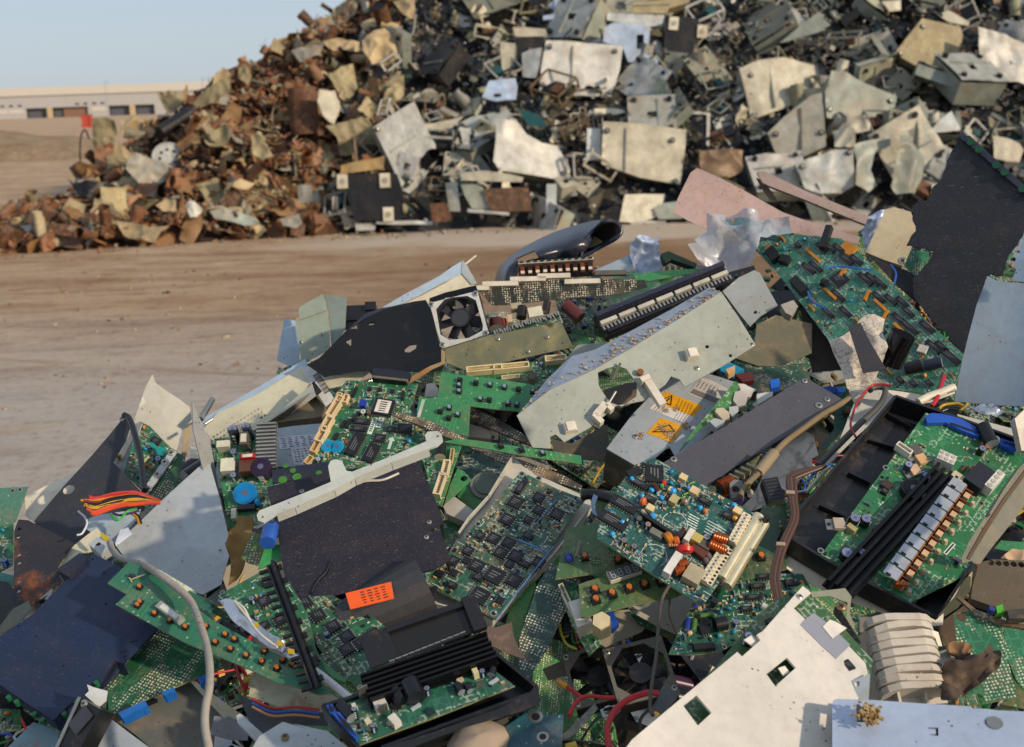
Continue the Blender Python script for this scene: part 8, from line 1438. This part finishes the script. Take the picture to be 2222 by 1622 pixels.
def filler_sheet(i):
    r = random.Random(300+i); w, h = r.uniform(.08, .22), r.uniform(.03, .12); m = MB()
    mats = [paint('a9aba5', .5, .4), paint('8f9698', .6, .4), plastic('17181d'), plastic('23252c'), paint('6b6a60', .3, .5, .9), plastic('b7ad98', .5, .6), paint('4a4c50', .2), paint('9aa3ad', .6, .35)]
    mt = mats[i % 8]; pl = flatpoly(r, w, h, i % 3); m.sheet(pl, .0014, mt, [[(w*.1+.006*math.cos(k), .006*math.sin(k)) for k in range(6)]] if i % 2 else [], .03, wob(.006, 7, i))
    if i % 3 != 1: m.box(0, -h/2+.004, -.02, w*.95, .0014, .02, mt); m.box(-w/2+.004, 0, -.02, .0014, h*.9, .02, mt)
    return keepmesh(m, 'panel'), ('dark ' if i % 8 in (2, 3, 6) else 'grey ' if i % 8 != 5 else 'cream ')
FS = [filler_sheet(i) for i in range(16)]
def filler_block(i):
    r = random.Random(500+i); m = MB()
    if i % 4 == 0: m.box(0, 0, 0, .05, .03, .03, plastic('121317'), 0, None, .1); [m.box(-.02+.01*k, 0, .03, .003, .028, .012, STEEL) for k in range(5)]
    elif i % 4 == 1: m.cyl((0, 0, 0), (0, .045, 0), .012, plain('15161c', .3), 14, capmat=plain('9aa0ac')); m.cyl((.03, 0, 0), (.03, .03, 0), .009, plain('3a1d3a', .3), 14)
    elif i % 4 == 2:
        for k in range(7): m.tube([(r.uniform(-.06, .06), r.uniform(-.05, .05), r.uniform(-.01, .03)) for _ in range(5)], .0016, [plastic('b3201c', .3, .1), plastic('121317'), plastic('c9a21c', .4, .1), plastic('1d4fae', .4, .1), plastic('bdb6a8'), plastic('1f8a3c', .3, .1), plastic('5a2f1c')][(k+i) % 7], 6, 5)
    else: m.box(0, 0, 0, .04, .022, .02, plain('c9c2ae', .5), 0, None, .05); [m.box(-.015+.006*k, 0, .02, .003, .012, .0004, BLK) for k in range(6)]
    return keepmesh(m, 'block')
FK = [filler_block(i) for i in range(12)]
ZN = [('left edge', -9, -.36), ('left middle', -.36, -.1), ('middle', -.1, .2), ('right middle', .2, .5), ('right edge', .5, 9)]
def where(x, y):
    z = next(n for n, a, b in ZN if a <= x/max(.8, y)*1.35 < b)
    return ('lower ' if y < 1.4 else 'upper ')+z if 'edge' not in z else z+(' foot' if y < 1.4 else ' top')
nrm_front = Vector((-pa, -pb, 1)).normalized(); nb = 0
spots = []
for tries in range(6000):
    if len(spots) >= 460: break
    y = rnd.uniform(.72, 2.3); x = rnd.uniform(-.56*y-.05, .56*y+.05)
    if HF(x, y) < .3: continue
    if any((x-a)**2+(y-b)**2 < .038**2 for a, b in spots): continue
    spots.append((x, y))
for i, (x, y) in enumerate(spots):
    k = rnd.random(); z = HF(x, y)+rnd.uniform(-.03, .012); wh = where(x, y); om = orient(nrm_front, rnd, .33); loc = Vector((x, y, z))
    if ridge_dist(x, y) > .05: loc.z -= .04
    if k < .48:
        me, cm = rnd.choice(FB)
        e = bpy.data.objects.new('circuit_board', me if not cm else None); SC.collection.objects.link(e)
        M = om.to_4x4(); M.translation = loc; e.matrix_world = M
        tag(e, 'broken green circuit board half buried in the %s of the near heap' % wh, 'circuit board', 'half buried circuit boards')
        if cm:
            for nm, dd in (('board', me), ('soldered_components', cm)):
                o = bpy.data.objects.new(nm, dd); SC.collection.objects.link(o); o.parent = e
    elif k < .76:
        me, cn = rnd.choice(FS); instance(me, 'metal_sheet', loc, om, cn+'sheet scrap wedged in the gaps at the %s of the near heap' % wh, 'sheet scrap', 'wedged sheet scraps', rnd.uniform(.6, 1))
    else: instance(rnd.choice(FK), 'electronic_component', loc+Vector((0, 0, .012)), om, 'small loose electronic part caught in the %s of the near heap' % wh, 'electronic part', 'loose electronic parts')
m = MB(); cr = random.Random(9)     # crumbs of plastic, glass and dirt between the boards
cm_ = [plain('16161a'), plain('a9a59a', .5), plain('1f6b3c'), plain('8c6a44', .8), plain('3a3c42'), plain('c9a24a', .4, .4), plain('6a5a48', .8)]
for _ in range(5200):
    y = cr.uniform(.72, 2.2); x = cr.uniform(-.55*y, .55*y)
    if ridge_dist(x, y) > .1: continue
    M = orient(nrm_front, cr, .8).to_4x4(); M.translation = (x, y, HF(x, y)+cr.uniform(-.02, .012)); a = cr.uniform(.003, .014)
    m.box(0, 0, 0, a, a*cr.uniform(.2, 1), cr.uniform(.001, .005), cr.choice(cm_), 0, M)
tag(m.build('broken_fragments'), 'crumbs of plastic, glass and solder strewn through the near heap', 'fragments', None, 'stuff')

# --- far heaps
RUSTC = [('8a6448', .6, 'rust brown'), ('5c4232', .6, 'dark rusty'), ('8c5c40', .65, 'red rusty'), ('a08e6a', .3, 'khaki'), ('a89a7c', .3, 'dusty beige'), ('86826f', .3, 'dull grey'), ('8f7046', .5, 'ochre'), ('7d6a4c', .5, 'mud brown'), ('5a4030', .6, 'dark brown')]
MACHC = [('c3bda9', .08, 'cream'), ('9a9c94', .12, 'grey'), ('17181c', .05, 'black'), ('1e2430', .05, 'navy'), ('8b8a70', .3, 'olive grey'), ('b8b6b0', .1, 'pale grey'), ('7a6a52', .5, 'brown')]
def bgshape(i, mat, kind):
    r = random.Random(i*31+5); m = MB()
    if kind == 'sheet':
        w, h = r.uniform(.35, .6), r.uniform(.2, .45); m.sheet(jag(flatpoly(r, w, h, i % 3), .012, .08, i), .004, mat, (), .04, crump(r.uniform(.02, .06), 5, i))
    elif kind == 'strip': m.tube([(-.3, 0, 0), (-.1, r.uniform(-.05, .05), .05), (.1, r.uniform(-.08, .08), .02), (.3, r.uniform(-.1, .1), .06)], r.uniform(.008, .02), mat, 5, 4)
    elif kind == 'chunk':
        k = 9; vs = []; fs = []
        for a in range(6):
            for b in range(k):
                t = math.pi*a/5; p = 6.283*b/k; q = Vector((math.sin(t)*math.cos(p), math.sin(t)*math.sin(p), math.cos(t)*.7)); q *= .12*(1+1.0*noise.noise(q*1.6+Vector((i*3, 0, 0))))
                vs.append(q)
        fs = [(a*k+b, a*k+(b+1) % k, (a+1)*k+(b+1) % k, (a+1)*k+b) for a in range(5) for b in range(k)]; m.add(vs, fs, mat)
    elif kind == 'can': 
        n = 18; vs = []
        for a in range(7):
            for b in range(n):
                q = 6.283*b/n; rr = .09*(1+.35*noise.noise(Vector((math.cos(q)*1.2, math.sin(q)*1.2, a*.5+i)))); vs.append((rr*math.cos(q), rr*math.sin(q)*r.uniform(.8, .82), a*.055))
        m.add(vs, [(a*n+b, a*n+(b+1) % n, (a+1)*n+(b+1) % n, (a+1)*n+b) for a in range(6) for b in range(n)], mat, None, True)
    elif kind == 'angle':
        L = r.uniform(.4, .8); m.box(0, 0, 0, L, .05, .004, mat); m.box(0, .023, .0045, L, .004, .05, mat)
    elif kind == 'cage':
        w, h, d = r.uniform(.3, .5), r.uniform(.2, .4), r.uniform(.15, .3); b = .022
        for a in (-1, 1):
            for c in (-1, 1): m.box(a*w/2, c*h/2, 0, b, b, d, mat); m.box(0, a*h/2, (0 if c < 0 else d)+.001*c, w, b*.9, b, mat); m.box(a*w/2, 0, (0 if c < 0 else d)+.003*c, b*.9, h, b, mat)
        m.box(w*.1, 0, d*.3, w*.5, h*.7, .02, SCR['black']); m.box(-w*.2, h*.1, d*.5, w*.3, h*.4, .08, SCR[('teal', 'grey', 'brown')[i % 3]])
    elif kind == 'cover':
        w, h, d = r.uniform(.45, .75), r.uniform(.35, .6), r.uniform(.08, .26); pl = flatpoly(r, w, h, 0); m.sheet(pl, .006, mat, [flatpoly(r, .1, .07)] if i % 2 else [], .05, crump(r.uniform(.01, .045), 2.2, i), z=d)
        n = 4; f = [(x*.97, y*.97, d-.03) for x, y in pl]; b = [(x*.9, y*.9, 0) for x, y in pl]; m.add(f+b, [(q, (q+1) % n, n+(q+1) % n, n+q) for q in range(n)], SCR['sage'] if i % 2 else SCR['black'])
        for sx in (-1, 1):
            for sy in (-1, 1): m.cyl((sx*w*.38, sy*h*.38, d-.02), (sx*w*.38, sy*h*.38, d+.03), .028, SCR['black'], 10)
        m.box(-w*.12, 0, d-.02, .014, h*.8, .035, SCR['sage'])
    elif kind == 'box':
        w, h, d = r.uniform(.18, .4), r.uniform(.12, .3), r.uniform(.06, .16); m.sheet(flatpoly(r, w, h), .004, mat, [flatpoly(r, w*.3, h*.3)], .05, wob(.012, 4, i), z=d)
        for s in (-1, 1): m.box(0, s*(h/2-.01), 0, w*.9, .004, d*.95, mat); m.box(s*(w/2-.01), 0, 0, .004, h*.9, d*.95, mat)
    return keepmesh(m, 'scrap_'+kind)
KN = dict(cage='bent machine frame', cover='crushed machine casing', sheet='crumpled sheet', strip='bent rod', chunk='twisted lump', can='crushed can', angle='angle bar', box='broken casing')
COVM = {}
def heap_fill(cols, kinds, n, xa, xb, gname, seed, ymax):
    r = random.Random(seed); bank = []
    for ci, (h, ru, cn) in enumerate(cols):
        mt = scrapmat(h, ru, .6)
        for ki, k in enumerate(kinds): bank.append((bgshape(ci*10+ki+seed, mt, k), cn, k))
    got = 0; pts = []
    while got < n and len(pts) < 60000:
        pts.append(0); x = r.uniform(xa, xb); t = r.random()**1.15*ymax; y = lerp_tab(BASE_Y, x)+t
        z = HB(x, y)
        if z < .05: continue
        p = Vector((x, y, z)); e = .05
        nn = Vector((-(HB(x+e, y)-HB(x-e, y))/(2*e), -(HB(x, y+e)-HB(x, y-e))/(2*e), 1)).normalized()
        if z >= lerp_tab(RIDGE_Z, x)+.02 and r.random() < .35: continue
        if 'cover' in kinds and any((p-h).length < s_+.14 for h, s_ in HERO): continue
        me, cn, k = bank[min(len(bank)-1, int(r.random()*len(bank)*(.34 if seed == 5 and t < 1.5 and r.random() < .6 else 1)))]
        pos = 'foot' if t < .9 else ('middle' if t < 2.4 else 'top'); side = 'left' if x < xa+(xb-xa)*.4 else ('centre' if x < xa+(xb-xa)*.65 else 'right')
        instance(me, {'sheet': 'scrap_sheet' if seed == 5 else 'torn_sheet', 'strip': 'metal_rod', 'chunk': 'scrap_lump', 'can': 'crushed_can', 'angle': 'metal_bar', 'box': 'broken_casing', 'cover': 'machine_casing', 'cage': 'machine_chassis'}[k], p+nn*r.uniform(-.02, .06), orient(nn, r, .6),  # the sheet kind is a crumpled sheet in both heaps, not a cover
                 '%s %s at the %s %s of the %s' % (cn, KN[k], side, pos, gname), KN[k], '%s pieces in the %s' % (KN[k], gname), r.uniform(.34, .8 if seed == 5 else 1.0)*(1.25 if k == 'cover' else 1))
        got += 1
heap_fill(RUSTC, ['sheet', 'sheet', 'chunk', 'sheet', 'strip', 'angle', 'can'], 700, -7.2, -1.2, 'brown scrap heap', 5, 5.2)
heap_fill(MACHC, ['sheet', 'box', 'cage', 'angle', 'strip', 'can', 'cage'], 620, -1.9, 7.2, 'crushed machine heap', 77, 5.2)
def fragments(cols, n, xa, xb, name, label, seed, ymax):
    r = random.Random(seed); m = MB(); ms = [scrapmat(h, ru, .6) for h, ru, _ in cols]
    for _ in range(n):
        x = r.uniform(xa, xb); t = r.random()**1.1*(ymax+1.1)-1.1; y = lerp_tab(BASE_Y, x)+t
        z = max(0.0, HB(x, y)) if t > 0 else 0
        if t < 0 and r.random() > .5*(1+t/1.1)**2.2: continue
        M = orient(Vector((0, -.5, 1)).normalized(), r, .7).to_4x4(); M.translation = (x, y, z+r.uniform(-.02, .07 if t > 0 else .02)); a = r.uniform(.015, .085 if t > 0 else .05); b = a*r.uniform(.2, .9); mt = r.choice(ms)
        if r.random() < .65: 
            c = r.uniform(-.3, .3)*a; m.add([(-a/2, -b/2, 0), (0, -b/2, c), (a/2, -b/2*r.random(), 0), (a/2, b/2, c), (0, b/2, c*1.3), (-a/2, b/2*r.random(), 0)], [(0, 1, 4, 5), (1, 2, 3, 4)], mt, M)
        else: m.box(0, 0, 0, a, b, b*.6, mt, 0, M)
    tag(m.build(name), label, 'fragments', None, 'stuff')
heap_fill([('9c8f6a', .35, 'khaki'), ('a89878', .3, 'tan'), ('8f8c80', .2, 'dull grey'), ('8a6a44', .5, 'ochre brown')], ['sheet', 'sheet', 'sheet'], 170, -4.8, -1.3, 'brown scrap heap', 6, 5.0)
heap_fill([('b9b4a2', .1, 'cream'), ('a3a59e', .12, 'grey'), ('b4b6b2', .1, 'pale grey'), ('8f8f7c', .2, 'drab'), ('1c1e22', .05, 'black')], ['cover', 'cover', 'cover'], 130, -1.5, 7.2, 'crushed machine heap', 91, 5.0)
heap_fill(MACHC[:2]+MACHC[4:], ['cover', 'box', 'sheet', 'cage'], 90, -1.7, 7.2, 'crushed machine heap', 93, .75)
fragments(RUSTC+[('6a3420', .8, ''), ('84502e', .6, '')], 15000, -8.4, -1.2, 'rusty_fragments', 'small rusty shreds of metal covering the brown heap', 3, 5.2)
fragments([('26272a', 0, ''), ('b5b1a6', 0, ''), ('3a3a3a', 0, ''), ('55544e', .1, ''), ('9a8a6c', .3, ''), ('8f8f88', 0, ''), ('cfcabf', 0, ''), ('6a5a44', .4, ''), ('2a3448', 0, ''), ('77736a', .1, ''), ('2f4a40', 0, '')], 13000, -1.9, 7.4, 'machine_fragments', 'small bits of crushed machines covering the far right heap', 4, 5.2)
wcol = [('b3201c', 'red'), ('121317', 'black'), ('c9a21c', 'yellow'), ('1d4fae', 'blue'), ('bdb6a8', 'pale'), ('5a2f1c', 'brown'), ('2a8a3c', 'green'), ('3a3a3c', 'dark grey')]
r = random.Random(55)
for i in range(44):
    c, cn = wcol[i % 8]; y = r.uniform(.8, 1.9); x = r.uniform(-.5*y, .5*y)
    if ridge_dist(x, y) > -.08: continue
    m = MB(); a = r.uniform(0, 6.28); q = []; px, py = x, y
    for k in range(7): q.append((px-x, py-y, HF(px, py)-HF(x, y)+r.uniform(.0, .035))); a += r.uniform(-.8, .8); px += .03*math.cos(a); py += .03*math.sin(a)
    m.tube(q, r.choice((.0011, .0015, .002)), plastic(c, .4, .4), 6, 4); o = m.build('wire'); o.location = (x, y, HF(x, y)); tag(o, 'loose %s wire curling out at the %s of the near heap' % (cn, where(x, y)), 'wire', 'loose wires in the gaps')
m = MB(); r = random.Random(12); ms = [plain(c, .9) for c in ('8a6f54', 'a58c70', '6a5846', 'b9a58c', '3a3430')]
for _ in range(1500):
    y = r.uniform(1.5, 11.5); x = r.uniform(-.55*y-.3, .5*y)
    if noise.noise(Vector((x*.6, y*.9, 9))) < -.05 and r.random() < .8: continue
    a = r.uniform(.004, .02)*(1+.06*y); m.box(x, y, gz(x, y)-.002, a, a*r.uniform(.5, 1), a*.5, r.choice(ms), r.uniform(0, 3), None, .3)
tag(m.build('gravel'), 'small stones and clods scattered over the sandy yard', 'gravel', None, 'stuff')
